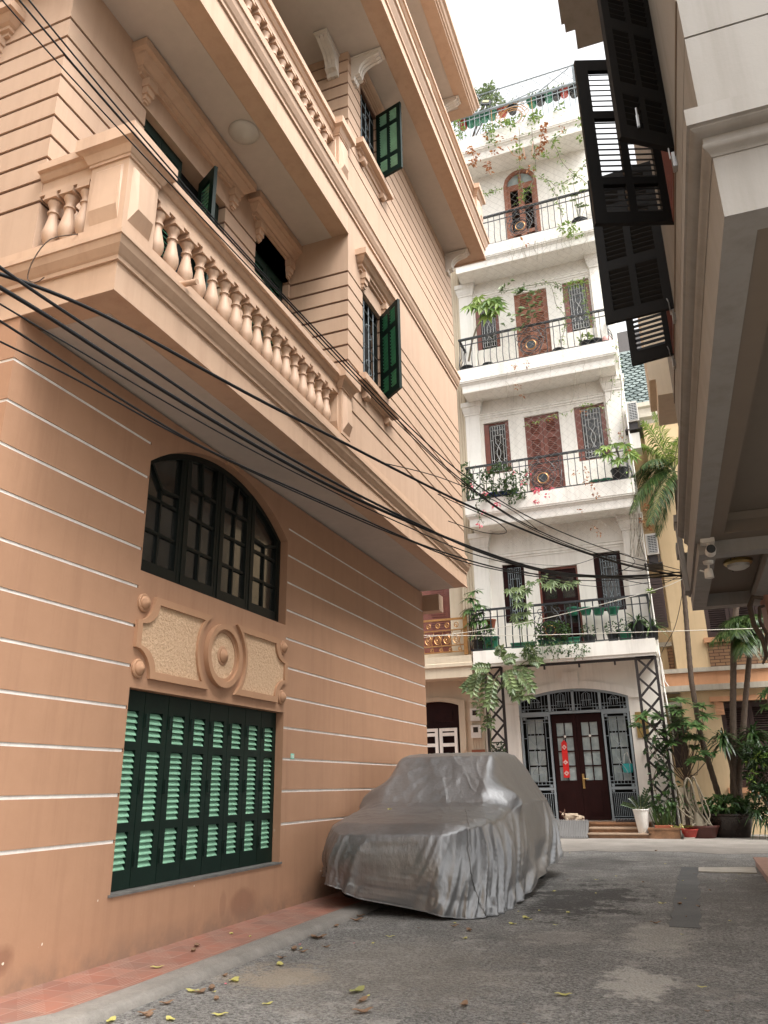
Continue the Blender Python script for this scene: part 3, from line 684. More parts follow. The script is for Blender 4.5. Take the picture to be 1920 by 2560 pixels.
# french shutters in the loggia
def closed(y0, y1, n, x, z0, z1, skip=()):
    w = (y1-y0)/n
    for k in range(n):
        if k in skip: continue
        make_leaf(HS, w-.006, z1-z0, [(w*.22, w*.78)], [((z1-z0)*.06,(z1-z0)*.30),((z1-z0)*.35,(z1-z0)*.70),((z1-z0)*.75,(z1-z0)*.95)], M_DGREEN, M_MGREEN, .035, .42, .05, MX(x, y0+w*k, z0))
closed(4.14, 5.41, 4, XW-.09, 4.46, 6.73, (2,)); closed(6.04, 6.79, 2, XW-.09, 4.46, 6.73)
swing(XW-.08, 5.08, 4.46, XW+.20, 4.93, 2.27, rows3, lambda w: [(w*.25, w*.75)], M_DGREEN, M_MGREEN, tilt=.4, pitch=.05)
closed(4.14, 5.41, 4, XW-.09, 7.77, 9.9); closed(6.04, 6.79, 2, XW-.09, 7.77, 9.9)
# ---- balustrades
def baluster_mesh(h):
    m = MB(); s = h
    m.box(-.052, .052, -.052, .052, s*.90, s); m.box(-.058, .058, -.058, .058, s*.885, s*.91)
    m.lathe([(.028,0),(.030,s*.08),(.036,s*.10),(.050,s*.17),(.058,s*.25),(.057,s*.31),(.046,s*.42),(.035,s*.54),(.030,s*.62),(.031,s*.645),(.041,s*.655),(.041,s*.68),(.031,s*.69),(.031,s*.73),(.037,s*.79),(.047,s*.83),(.049,s*.86),(.044,s*.87),(.044,s*.89)], n=14)
    return m
BAL = None
def balustrade(pts_list, z0, hb, parent_rail, h_scale=1):
    global BAL
    for (x, y) in pts_list:
        M = T((x, y, z0)) @ Matrix.Diagonal((1,1,hb/.45,1))
        if BAL is None:
            BAL = baluster_mesh(.45).build('baluster', M_TERRA_TRIM, parent_rail, smooth=True); place(BAL, M)
        else:
            c = BAL.copy(); COL.objects.link(c); c.parent = parent_rail; place(c, M)
def rail(name, path, z0, zt, base=True):
    m = MB()
    m.sweep([(-.07,z0),(.07,z0),(.07,z0+.035),(.06,z0+.04),(.06,z0+.115),(.075,z0+.12),(.095,z0+.145),(.10,z0+.165),(.125,z0+.17),(.125,zt),(-.125,zt),(-.125,z0+.17),(-.07,z0+.12)], path)
    return m.build(name, M_TERRA_TRIM, HS)
def pedestal(parent, x, y, z0, z1, s=.17, faces=('-y','+x'), sy=None):
    sy = sy or s
    m = MB(); m.box(x-s, x+s, y-sy, y+sy, z0, z1-.17)
    m.sweep([(0,z1-.20),(.012,z1-.20),(.012,z1-.18),(.02,z1-.175),(.045,z1-.12),(.06,z1-.11),(.085,z1-.10),(.085,z1),(0,z1)], [(x-s,y+sy),(x-s,y-sy),(x+s,y-sy),(x+s,y+sy),(x-s,y+sy)])
    m.box(x-s-.08, x+s+.08, y-sy-.08, y+sy+.08, z1-.02, z1+.003)
    za, zb = z0+.035, z1-.24
    if '-y' in faces:   # raised bevelled panel with pyramid foot
        a = s*.72; m.add([(x-a,y-sy,za),(x+a,y-sy,za),(x+a,y-sy,zb),(x-a,y-sy,zb),(x-a*.98,y-sy-.028,za+.10),(x+a*.98,y-sy-.028,za+.10),(x+a*.9,y-sy-.012,zb-.02),(x-a*.9,y-sy-.012,zb-.02),(x,y-sy-.034,za+.10)],
            [(0,1,5,4),(1,2,6,5),(2,3,7,6),(3,0,4,7),(4,5,6,7)])
    if '+x' in faces:
        a = sy*.72; m.add([(x+s,y-a,za),(x+s,y+a,za),(x+s,y+a,zb),(x+s,y-a,zb),(x+s+.05,y-a*.7,za+.10),(x+s+.05,y+a*.7,za+.10),(x+s+.035,y+a*.75,zb-.05),(x+s+.035,y-a*.75,zb-.05)],
            [(0,1,5,4),(1,2,6,5),(2,3,7,6),(3,0,4,7),(4,5,6,7)])
    return m.build('pedestal', M_TERRA_TRIM, parent)
r1 = rail('balustrade', [(-3.72, 3.265), (-3.045, 3.265), (-3.045, 6.95)], 4.995, 5.225)
balustrade([(-3.62, 3.245), (-3.48, 3.245), (-3.34, 3.245)]+[(-3.025, 3.60+.1745*i) for i in range(17)], 4.545, .452, r1)
pedestal(r1, -3.112, 3.337, 4.54, 5.26, .155); pedestal(r1, -3.07, 6.72, 4.54, 5.255, .13, ('+x','-y'), .12)
m = MB(); m.tube([(-3.0, 3.80, 4.47), (-2.80, 3.80, 4.45)], .022, 10); m.build('drain_spout', M_TERRA_TRIM, HS, smooth=True)
m = MB(); m.sweep([(-.2,zc),(.055,zc),(.055,zc+.12),(-.2,zc+.12)], [(XB, YN), (XB, 6.85)]); m.build('parapet_base', M_TERRA_TRIM, HS)
r2 = rail('balustrade', [(-3.09, YN), (-3.09, 6.86)], 8.36, 8.61)
balustrade([(-3.075, 3.4+.1745*i) for i in range(18)], 7.89, .47, r2)
pedestal(r2, -3.09, 6.66, 7.89, 8.63, .13, ('+x','-y'), .12)
# third slab, roof
X3, Y3 = -2.335, 11.66
P3 = [(X3, 2.2), (X3, Y3), (X9, Y3)]
m = MB()
z0 = 10.12
m.sweep([(-.35,z0+.06),(-.24,z0+.06),(-.24,z0+.022),(-.012,z0+.022),(-.012,z0),(.014,z0),(.014,z0+.035),(0,z0+.04),(0,z0+.22),(.02,z0+.22),(.02,z0+.26),(.055,z0+.33),(.065,z0+.38),(.09,z0+.39),(.09,z0+.46),(.06,z0+.46),(.06,z0+.56),(-.35,z0+.56)], P3)
m.build('eave_fascia', M_TERRA_TRIM, HS)
m = MB(); m.box(X9, X3-.23, 2.2, Y3-.23, z0+.017, z0+.3); m.build('eave_soffit', M_SOFFIT, HS)
m = MB(); m.box(X9, X3-.3, 2.2, Y3-.3, z0+.3, z0+.55); m.build('eave_slab', M_TERRA_UP, HS)
r3 = rail('balustrade', [(X3-.12, 2.2), (X3-.12, Y3-.35)], 11.13, 11.36)
balustrade([(X3-.10, 5.6+.17*i) for i in range(12)]+[(X3-.10, 9.35+.17*i) for i in range(11)], 10.68, .455, r3)
pl = MB(); pl.box(X3-.16, X3-.05, 7.75, 9.25, 10.68, 11.13); ring(pl, 8.5, 10.9, .2, .2, .05, X3-.06, X3-.02); ring(pl, 8.5, 10.9, .1, .1, .1, X3-.06, X3-.03)
pl.box(X3-.06, X3-.03, 7.85, 8.22, 10.76, 11.05); pl.box(X3-.06, X3-.03, 8.78, 9.15, 10.76, 11.05); pl.build('parapet_panel', M_TERRA_TRIM, r3)
pedestal(r3, X3-.12, Y3-.30, 10.68, 11.40, .13, ('+x','-y'), .16)
m = MB(); m.box(X9, XB, 3, 11.3, 10.6, 13.6); m.build('top_wall', M_TERRA_UP, HS)
X4, Y4 = -2.39, 11.62; P4 = [(X4, 4.2), (X4, Y4), (X9, Y4)]; z0 = 13.56
m = MB(); m.sweep([(-.3,z0+.06),(-.21,z0+.06),(-.21,z0+.004),(0,z0),(.02,z0),(.02,z0+.05),(.05,z0+.06),(.05,z0+.12),(.08,z0+.14),(.10,z0+.22),(.14,z0+.24),(.14,z0+.32),(-.3,z0+.32)], P4); m.build('roof_cornice', M_TERRA_TRIM, HS)
m = MB(); m.box(X9, X4-.2, 4.2, Y4-.2, z0+.015, z0+.3); m.build('roof_soffit', M_SOFFIT, HS)
# scrolled eave brackets
def bracket(parent, x, y, z, L, h, w, d=(1,0)):
    m = MB(); n = 10
    def P(u, v, s): return (x+d[0]*u+d[1]*s*-1, y+d[1]*u*1+d[0]*s, z+v)
    pts = [(0,0),(L,0),(L,-h*.16),(L*.90,-h*.20)]+[(L*.86-(L*.56)*math.sin(t*PI/2/8), -h*.22-(h*.40)*(1-math.cos(t*PI/2/8))) for t in range(9)]+[(L*.28,-h*.74),(L*.30,-h*.80),(L*.14,-h*.86),(L*.10,-h),(0,-h)]
    for s0, s1, sc in ((-w/2, -w*.22, 1), (-w*.14, w*.14, 1.0), (w*.22, w/2, 1)):
        m.plate([(a*sc, b_*sc) for a, b_ in pts], [], lambda u, v: P(u, v, s0), tuple(V(P(0,0,s1))-V(P(0,0,s0))))
    pts2 = [(a*.94, b_*.96) for a, b_ in pts]
    m.plate(pts2, [], lambda u, v: P(u, v, -w*.3), tuple(V(P(0,0,w*.3))-V(P(0,0,-w*.3))))
    m.box(x-.02 if d[0] else x-w*.6, x+(L+.04 if d[0] else w*.6), y-w*.6 if d[0] else y-L-.04, y+w*.6 if d[0] else y+.02, z-.025, z+.0)
    return m.build('eave_bracket', M_BRACKET, parent)
bracket(HS, XB, 7.02, 10.118, .38, .38, .15); bracket(HS, XB, 11.30, 10.118, .38, .38, .15); bracket(HS, -3.18, 6.85, 10.118, .38, .38, .15, (0,-1))
bracket(HS, XB, 11.18, 13.56, .42, .42, .17)
m = MB(); m.box(-4.4, -3.45, 11.57, 11.8, 3.72, 3.98); m.build('rear_ledge', M_TERRA_UP, HS)
# sticker on wall
m = MB(); m.box(XW-.005, XW+.004, 7.14, 7.21, 1.37, 1.42); nt_ = m.build('wall_notice', M_NOTICE)
tag(nt_, 'tiny green and white notice stuck on the terracotta wall beside the green shutters', 'notice')
w_ = MB(); w_.box(XW+.004, XW+.0055, 7.145, 7.205, 1.385, 1.392); w_.box(XW+.004, XW+.0055, 7.145, 7.205, 1.40, 1.405); w_.build('notice_print', M_WHITE, nt_)
# ceiling lamp under the loggia
m = MB(); m.lathe([(.145,.0),(.15,-.015),(.145,-.03),(.12,-.055),(.07,-.075),(0,-.082)], (-3.335, 5.09, 7.245), n=32)
lm_ = m.build('ceiling_lamp', M_LAMP, smooth=True); tag(lm_, 'round unlit dome lamp on the soffit of the terracotta loggia', 'ceiling lamp')
# loose cable and downpipe at the near corner
cable([(-3.30,3.17,4.53),(-3.42,3.07,4.45),(-3.5,3.04,4.3),(-3.55,3.06,4.18),(-3.47,3.06,4.13),(-3.42,3.07,4.16)], .004, 'loose_wire', 'short curled wire dangling from the corner pedestal of the terracotta balcony', M_TRUNK, None)
m = MB(); m.tube([(-3.92,3.17,3.0),(-3.91,3.16,3.7),(-3.94,3.16,4.3)], .010, 6); m.tube([(-3.97,3.17,2.9),(-3.95,3.16,3.6),(-3.9,3.16,4.0)], .006, 6)
tag(m.build('wall_conduit', M_TERRA_TRIM, smooth=True), 'thin painted conduit running up the near end wall of the terracotta house', 'conduit')

# ------------------------------------------------------------------ white house at the end of the lane
YW, YB = 19.16, 18.33
WX0, WX1 = -4.66, -.46
WH = thing('white_house', 'tall narrow white house with planted balconies at the end of the lane', 'house', (-2.6, 21, 0))
def rect(x0, x1, z0, z1): return [(x0,z0),(x1,z0),(x1,z1),(x0,z1)]
def archp(x0, x1, z0, zs, zt, n=16):
    c = (x0+x1)/2; hw = (x1-x0)/2; r = zt-zs
    R = (hw*hw+r*r)/(2*r)
    return [(x0,z0),(x1,z0)]+[(x1-(x1-x0)*t/n, zt-R+math.sqrt(max(0, R*R-(x1-(x1-x0)*t/n-c)**2))) for t in range(n+1)]
fxz = lambda y: (lambda x, z: (x, y, z))
FL = [.29, 4.15, 8.03, 11.89, 15.78, 19.87]
wins = {1: [(-3.97,-3.41,4.93,6.46), (-3.06,-2.08,4.17,6.26), (-1.67,-1.02,5.02,6.50)],
        2: [(-4.22,-3.52,9.02,10.56), (-3.09,-2.15,8.05,10.55), (-1.75,-.96,9.0,10.58)],
        3: [(-4.25,-3.57,12.89,14.5), (-3.09,-2.15,11.91,14.49), (-1.70,-.96,12.87,14.5)]}
garch = archp(-3.80, -1.23, .29, 3.0, 3.23)
darch = archp(-3.12, -2.11, 15.80, 18.385, 18.89)
m = MB()
m.plate(rect(WX0, WX1, 0, 4.0), [garch], fxz(YW), (0,.25,0))
for f in (1, 2, 3): m.plate(rect(WX0, WX1, FL[f]-.15, FL[f+1]-.15), [rect(*w) for w in wins[f]], fxz(YW), (0,.25,0))
m.plate(rect(WX0, WX1, 15.63, 19.75), [darch], fxz(YW), (0,.25,0))
m.box(WX0, WX0+.2, YW+.25, 27, 0, 19.7); m.box(WX1-.2, WX1, YW+.25, 27, 0, 19.7); m.box(WX0, WX1, YW+.25, 27, 19.6, 19.75)
m.build('wall', M_WHITE, WH)
m = MB()
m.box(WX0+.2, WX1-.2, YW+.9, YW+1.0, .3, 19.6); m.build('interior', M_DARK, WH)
slabs = [(3.77, 4.15, .0), (7.34, 8.03, 1), (11.2, 11.89, 1), (15.11, 15.78, 1), (18.98, 19.87, 1)]
for i, (za, zb, mo) in enumerate(slabs):
    m = MB(); pth = [(WX0, YW+.02), (WX0, YB), (WX1+.01, YB), (WX1+.01, YW+.02)]; h = zb-za
    if mo: prof = [(-.5,za),(-.09,za),(-.085,za+.04),(-.085,za+h*.30),(-.06,za+h*.34),(-.05,za+h*.37),(-.015,za+h*.40),(-.015,za+h*.44),(0,za+h*.46),(0,zb),(-.5,zb)]
    else: prof = [(-.4,za+.05),(-.05,za),(-.03,za),(-.03,za+.06),(0,za+.065),(0,zb),(-.4,zb)]
    m.sweep(prof, pth); m.box(WX0+.3, WX1-.3, YB+.35, YW+.2, za+.03, zb-.03)
    m.build('balcony_slab', M_WHITE_TRIM, WH)
# pilasters and string courses
for f in (1, 2, 3):
    zt = slabs[f][0]
    for x0, x1 in ((-4.70, -4.30), (-.90, -.46)):
        m = MB(); m.box(x0, x1, YW-.10, YW-.002, FL[f]-.02, zt-.34)
        m.sweep([(0,zt-.38),(.02,zt-.38),(.02,zt-.33),(.03,zt-.32),(.06,zt-.22),(.06,zt-.14),(.09,zt-.12),(.09,zt+.01),(0,zt+.01)], [(x0, YW), (x0, YW-.10), (x1, YW-.10), (x1, YW)])
        m.build('pilaster', M_WHITE_TRIM, WH)
    zz = wins[f][2][3]+.10
    m = MB(); m.sweep([(0,zz),(.02,zz),(.02,zz+.05),(.045,zz+.06),(.045,zz+.12),(.065,zz+.13),(.065,zz+.16),(0,zz+.16)], [(-4.30, YW), (-.90, YW)]); m.build('string_course', M_WHITE_TRIM, WH)
# window units
def grille(x0, x1, z0, z1, y, mat, parent):
    m = MB(); w = x1-x0; h = z1-z0; r = .0075
    def L(*p): m.tube([(x0+w*a, y, z0+h*c) for a, c in p], r, 4)
    for a in (0, .5, 1): L((a, .0), (a, 1.)) if a != .5 else (L((.5,.0),(.5,.22)), L((.5,.80),(.5,1)))
    for a in (.16, .84): L((a, 0), (a, 1))
    for a in (.33, .67): L((a, .62), (a, 1)); L((a, 0), (a, .16))
    for c in (0, .10, .90, 1): L((0, c), (1, c))
    L((.16,.78),(.84,.78)); L((0,.68),(.16,.68)); L((.84,.68),(1,.68)); L((0,.24),(.16,.24)); L((.84,.24),(1,.24)); L((.16,.16),(.84,.16))
    L(*[(.33+.30*math.sin(PI*t/10)*(1)-.0, .62-.46*t/10) for t in range(11)]); L(*[(.67-.30*math.sin(PI*t/10), .62-.46*t/10) for t in range(11)])
    return m.build('grille', mat, parent)
def window_unit(x0, x1, z0, z1, mat, gm):
    m = MB(); y = YW+.12; t = .055
    m.box(x0, x0+t, y-.03, y+.03, z0, z1); m.box(x1-t, x1, y-.03, y+.03, z0, z1); m.box(x0+t, x1-t, y-.03, y+.03, z1-t, z1); m.box(x0+t, x1-t, y-.03, y+.03, z0, z0+t)
    w = m.build('window', mat, WH)
    k = MB(); k.box(x0+t, x1-t, y+.02, y+.03, z0+t, z1-t); k.build('pane', M_GLASS, w)
    grille(x0+(x1-x0)*.24, x1-(x1-x0)*.18, z0+.10, z1-.10, YW+.06, gm, w)
    k = MB()
    for (a, c) in ((x0+.005, x0+(x1-x0)*.20), (x1-(x1-x0)*.14, x1-.005)): k.box(a, c, YW+.035, YW+.065, z0+.03, z1-.03)
    k.build('shutter', mat, w); return w
def door_leaf(x0, x1, z0, z1, mat, lm, y):
    w = x1-x0; h = z1-z0
    return make_leaf(WH, w, h, [(w*.24, w*.80)], [(h*.06,h*.26),(h*.33,h*.74),(h*.80,h*.96)], mat, lm, .045, .40, .055, T((x0, y, z0)), name='door', deep=.2)
for f, mt in ((1, M_WOOD), (2, M_WOOD), (3, M_WOOD)):
    ws = wins[f]
    for k in (0, 2): window_unit(*ws[k], mt if f > 1 else M_DWOOD, M_WGRILLE if f > 1 else M_IRON)
    x0, x1, z0, z1 = ws[1]; xm = (x0+x1)/2; dm = M_WOOD if f < 3 else M_OLDWOOD
    m = MB(); m.box(x0, x0+.05, YW+.06, YW+.16, z0, z1); m.box(x1-.05, x1, YW+.06, YW+.16, z0, z1); m.box(x0+.05, x1-.05, YW+.06, YW+.16, z1-.06, z1); m.build('door_frame', dm, WH)
    if f > 1:
        door_leaf(x0+.05, xm-.004, z0, z1-.06, dm, dm, YW+.10); door_leaf(xm+.004, x1-.05, z0, z1-.06, dm, dm, YW+.10)
    else:
        k = MB()
        for a, c in ((x0+.05, xm), (xm, x1-.05)):
            k.box(a, a+.07, YW+.09, YW+.13, z0, z1-.06); k.box(c-.07, c, YW+.09, YW+.13, z0, z1-.06)
            for z in (z0, z0+.55, z0+1.2, z1-.16): k.box(a+.07, c-.07, YW+.09, YW+.13, z, z+.09)
            k.box(a+.07, c-.07, YW+.115, YW+.125, z0+.09, z0+.56)
        d = k.build('door', M_DWOOD, WH); q = MB(); q.box(x0+.1, x1-.1, YW+.125, YW+.13, z0+.6, z1-.1); q.build('pane', M_GLASS, d)
# top arched door
inn = archp(-3.02, -2.21, 15.80, 18.385, 18.79)
m = MB(); m.plate(darch, [inn], fxz(YW-.02), (0,.18,0)); dfr = m.build('door_frame', M_OLDWOOD, WH)
m = MB(); yy = YW+.03
for a, c in ((-3.02, -2.618), (-2.612, -2.21)):
    m.box(a, a+.08, yy, yy+.05, 15.8, 18.40); m.box(c-.08, c, yy, yy+.05, 15.8, 18.40)
    for z, hh in ((15.8,.15),(16.55,.12),(17.45,.12),(18.2,.2)): m.box(a+.08, c-.08, yy, yy+.05, z, z+hh)
m.box(-2.66, -2.57, yy, yy+.05, 18.4, 18.78)
d4 = m.build('door', M_OLDWOOD, WH)
for a, c in ((-2.94, -2.70), (-2.53, -2.29)):
    for z0, z1 in ((15.95,16.55),(16.67,17.45),(17.57,18.2)):
        n = int((z1-z0)/.055); l = MB()
        for i in range(n): z = z0+(z1-z0)*(i+.5)/n; l.add([(a,yy+.005,z-.018),(c,yy+.005,z-.018),(c,yy+.045,z+.018),(a,yy+.045,z+.018)], [(0,1,2,3)])
        l.build('louvre', M_OLDWOOD, d4, recalc=False)
m = MB(); m.plate(archp(-3.02, -2.21, 18.38, 18.39, 18.79), [], fxz(yy+.03), (0,.008,0)); m.build('pane', M_FROST, d4)
# ground entrance: arch trim, keystone, iron screens, door
m = MB(); o1 = archp(-3.98, -1.05, 3.0, 3.13, 3.40); i1 = archp(-3.80, -1.23, 2.9, 3.0, 3.23)
m.plate([(-4.6,2.95),(-3.82,2.95)]+[(x, z) for x, z in i1[2:]][::-1]+[(-1.21,2.95),(-.93,2.95),(-.93,3.10),(-1.05,3.12)]+[(x, z) for x, z in o1[2:]]+[(-3.98,3.12),(-4.6,3.12)], [], fxz(YW-.035), (0,.04,0))
m.box(-2.72, -2.55, YW-.06, YW, 3.25, 3.62); m.box(-2.49, -2.32, YW-.06, YW, 3.25, 3.62); m.box(-2.555, -2.485, YW-.045, YW, 3.25, 3.62); m.build('arch_trim', M_WHITE_TRIM, WH)
yg = YW+.03
m = MB()
def frame(m, x0, x1, z0, z1, t, y0, y1): m.box(x0, x0+t, y0, y1, z0, z1); m.box(x1-t, x1, y0, y1, z0, z1); m.box(x0+t, x1-t, y0, y1, z0, z0+t); m.box(x0+t, x1-t, y0, y1, z1-t, z1)
ai = archp(-3.74, -1.29, 2.72, 2.97, 3.17)
m.plate(archp(-3.80, -1.23, 2.66, 3.0, 3.23), [ai], fxz(yg-.03), (0,.06,0))
for x in (-3.06, -2.50, -1.88): m.box(x-.03, x+.03, yg-.03, yg+.03, 2.70, 3.2 if x < -2 and x > -3 else 3.14)
def azf(x): 
    hw = 1.285; r = .23; R = (hw*hw+r*r)/(2*r); return 3.23-R+math.sqrt(max(0, R*R-(x+2.515)**2))
for a, c in ((-3.74,-3.09), (-3.03,-2.53), (-2.47,-1.91), (-1.85,-1.29)):
    w = c-a
    for q in (.12, .24, .40, .5, .60, .76, .88):
        x = a+w*q; m.tube([(x, yg, 2.72+(.10 if .3 < q < .7 else 0)), (x, yg, azf(x)-(.04 if not .3 < q < .7 else .10))], .0065, 4)
    for q0, q1, z in ((0,.3,2.86),(.7,1,2.86),(.28,.72,2.95),(0,1,2.79)): m.tube([(a+w*q0, yg, z), (a+w*q1, yg, z)], .0065, 4)
    zt = azf(a+w*.5)-.07
    m.tube([(a+w*.34, yg, 2.82), (a+w*.34, yg, zt-.06), (a+w*.5, yg, zt), (a+w*.66, yg, zt-.06), (a+w*.66, yg, 2.82)], .0065, 4)
    for xx in (a+.04, c-.04): m.lathe([(.022,-.006),(.022,.006)], (xx, yg, 2.755), 'y', 8)
tr = m.build('transom_grille', M_IRON, WH)
def side_screen(x0, x1):
    m = MB(); frame(m, x0, x1, .30, 2.66, .045, yg-.025, yg+.025)
    m.box(x0+.045, x1-.045, yg-.02, yg+.02, .95, 1.01)
    w = x1-x0-.09; a = x0+.045
    for i in range(1, 13): m.tube([(a+w*i/13, yg, .38), (a+w*i/13, yg, .88)], .0065, 4)
    for z in (.38, .88, 1.07, 1.14, 2.55, 2.48): m.tube([(a, yg, z), (a+w, yg, z)], .0065, 4)
    for q in (.14, .86): m.tube([(a+w*q, yg, 1.01), (a+w*q, yg, 2.62)], .0065, 4)
    for q in (.28, .43, .57, .72): m.tube([(a+w*q, yg, 1.07), (a+w*q, yg, 1.30)], .0065, 4); m.tube([(a+w*q, yg, 2.15), (a+w*q, yg, 2.52)], .0065, 4)
    for z in (1.22, 2.12): m.tube([(a, yg, z), (a+w*.14, yg, z)], .0065, 4); m.tube([(a+w*.86, yg, z), (a+w, yg, z)], .0065, 4)
    for sg in (-1, 1): m.tube([(a+w*(.5+sg*(.05-.22*math.cos(2*PI*(t-8)/16*.9))), yg, 1.30+.85*t/16) for t in range(17)], .007, 4)
    m.tube([(a+w*.28, yg, 1.30), (a+w*.72, yg, 1.30)], .0065, 4)
    for z in (.925, 1.04, 2.58):
        for xx in (a+.045, a+w-.045): m.lathe([(.03,-.006),(.03,.006)], (xx, yg, z), 'y', 8); 
    s_ = m.build('side_screen', M_IRON, WH)
    k = MB(); 
    for i in range(2):
        for j in range(4): k.box(x0+.13+i*.20, x0+.31+i*.20, YW+.15, YW+.16, 1.15+j*.36, 1.47+j*.36)
    k.build('pane', M_FROST, s_)
side_screen(-3.78, -3.07); side_screen(-1.87, -1.25)
yd = YW+.10
for x0, x1 in ((-3.05, -2.478), (-2.472, -1.90)):
    m = MB(); w = x1-x0; ps = []
    for i in range(2):
        for j in range(4): ps.append((x0+.09+i*(w-.18)/2+.012, x0+.09+(i+1)*(w-.18)/2-.012, 1.16+j*.33, 1.46+j*.33))
    m.plate(rect(x0, x1, .31, 2.64), [rect(*p) for p in ps], fxz(yd-.025), (0,.05,0))
    for z0, z1 in ((.40, .98),): m.box(x0+.12, x1-.12, yd-.035, yd-.022, z0, z1); m.box(x0+.16, x1-.16, yd-.045, yd-.03, z0+.05, z1-.05)
    d = m.build('door', M_DWOOD, WH); k = MB()
    for p in ps: k.box(p[0]-.005, p[1]+.005, yd-.004, yd+.004, p[2]-.005, p[3]+.005)
    k.build('pane', M_FROST, d)
    k = MB(); k.lathe([(.028,-.01),(.028,.01)], ((x0+x1)/2+(-.0), yd-.035, 2.14), 'y', 12); k.build('ornament', M_WHITE_TRIM, d)
    if x0 > -2.6:
        k = MB(); k.box(-2.455, -2.405, yd-.045, yd-.025, .98, 1.30); k.tube([(-2.43, yd-.08, 1.19), (-2.30, yd-.08, 1.185)], .012, 6); k.tube([(-2.43, yd-.03, 1.19), (-2.43, yd-.08, 1.19)], .012, 6); k.build('handle', M_BRASS, d)
    else: pass
# paved porch, steps, ramp
m = MB(); m.box(-4.6, -1.02, 18.56, YW+.9, 0, .288); m.box(-2.28, -1.02, 18.52, 18.56, .25, .292); m.build('porch', M_MARBLE, WH)
m = MB(); m.box(-2.27, -1.03, 18.24, 18.555, 0, .165); m.box(-2.27, -1.03, 17.95, 18.235, 0, .07); st = m.build('step', M_MARBLE, WH)
m = MB(); m.box(-2.29, -1.02, 18.21, 18.555, .168, .20); m.box(-2.29, -1.02, 17.92, 18.235, .073, .10); m.build('nosing', M_STEPTOP, st)
m = MB(); m.add([(-3.08,17.80,.0),(-2.28,17.80,.0),(-2.32,18.60,.30),(-3.12,18.60,.30),(-3.08,17.80,.02),(-2.28,17.80,.02),(-2.32,18.60,.325),(-3.12,18.60,.325)], [(0,3,2,1),(4,5,6,7),(0,1,5,4),(1,2,6,5),(2,3,7,6),(3,0,4,7)])
for i in range(16):
    x = -3.07+i*.05; m.bar((x, 17.82, .032), (x-.04, 18.58, .337), .022, .022)
tag(m.build('access_ramp', M_RAMP), 'grey ribbed ramp leaning on the porch below the sleeping dog', 'ramp')
m = MB(); m.box(-1.75, -1.12, 18.6, 18.95, .29, .325)
for i in range(10): m.lathe([(.035,0),(.02,.03),(0,.035)], (-1.72+i*.062, 18.63+.03*(i % 2), .325), n=7)
tag(m.build('door_mat', M_RUST), 'dark bristly doormat on the porch below the right iron screen', 'doormat')
# railings
def railing(z0, z1, x0, x1, ym=YB, side=True, belly=.09, gap=.17, med=(-3.02, -2.2), rm=M_RAIL, straight=False, sc=M_RAIL, r=.011):
    m = MB(); h = z1-z0; y = ym+.06
    def bar(x, yy, nx=0, ny=-1):
        if straight: m.tube([(x, yy, z0+.03), (x, yy, z1)], r, 5)
        else: m.tube([(x+nx*belly*b_, yy+ny*belly*b_, z0+h*t) for t, b_ in ((.04,.15),(.12,.65),(.25,1.),(.40,.75),(.52,.1),(.62,0),(1,0))], r, 5)
    n = int((x1-x0)/gap)
    for i in range(n+1):
        x = x0+(x1-x0)*i/n
        if med and med[0] < x < med[1]: continue
        bar(x, y)
    m.box(x0-.03, x1+.03, y-.035, y+.035, z1, z1+.045)
    m.box(x0, x1, y-.012, y+.012, z0+.03, z0+.055); m.box(x0, x1, y-.010, y+.010, z0+h*.82, z0+h*.82+.02)
    if side:
        for xx, sg in ((x1, 1), (x0, -1)):
            for i in range(1, 5): bar(xx, y+.17*i, sg, 0)
            m.box(xx-.03, xx+.03, y, YW, z1, z1+.045); m.box(xx-.01, xx+.01, y, YW, z0+.03, z0+.055)
    rl = m.build('railing', rm, WH, smooth=True)
    if med:
        k = MB(); cx = (med[0]+med[1])/2; hw = (med[1]-med[0])/2; zc = z0+h*.36; R = hw*.62; yy = y-.02 if straight else y-.07
        for xx in (med[0]+.03, med[1]-.03): k.tube([(xx, y, z0+.03), (xx, y, z1)], .012, 5)
        for rr, dx in ((R, 0), (R*.84, -.03), (R*.66, .02)):
            k.tube([(cx+dx+rr*math.cos(a*PI/12), yy, zc+rr*math.sin(a*PI/12)) for a in range(25)], .010, 5)
        for sx in (-1, 1):
            for (ox, oz, r0, tw) in ((.24, .50, .17, 1), (.30, .20, .13, -1), (.22, -.16, .12, 1)):
                k.tube([(cx+sx*(hw*ox*2)+sx*r0*(1-a/22)*math.cos(tw*a*.42+1), yy+.03, z0+h*.5+h*oz*.72+r0*(1-a/22)*math.sin(tw*a*.42+1)) for a in range(19)], .009, 5)
            k.tube([(cx+sx*hw*.1, y, z0+h*.98), (cx+sx*hw*.5, yy+.02, z0+h*.78), (cx+sx*hw*.8, yy, z0+h*.45), (cx+sx*hw*.45, yy, z0+.06)], .010, 5)
        k.build('scrollwork', sc, rl, smooth=True)
        if not straight:
            k = MB(); k.lathe([(.0,-.012),(R*.42,-.012),(R*.42,.012),(0,.012)], (cx, yy, zc), 'y', 24); k.build('medallion', M_RAIL, rl)
            k = MB(); k.tube([(cx+R*.47*math.cos(a*PI/12), yy, zc+R*.47*math.sin(a*PI/12)) for a in range(25)], .014, 6); k.build('medallion_rim', M_GOLD, rl, smooth=True)
    return rl
railing(4.15, 5.13, WX0-.05, -.50, med=(-3.15, -2.35), belly=.06, r=.015)
railing(8.03, 8.95, WX0+.08, -.56, med=(-3.05, -2.15)); railing(11.89, 12.84, WX0+.08, -.60, med=(-3.05, -2.15)); railing(15.78, 16.78, WX0+.1, -.58, med=(-3.05, -2.15))
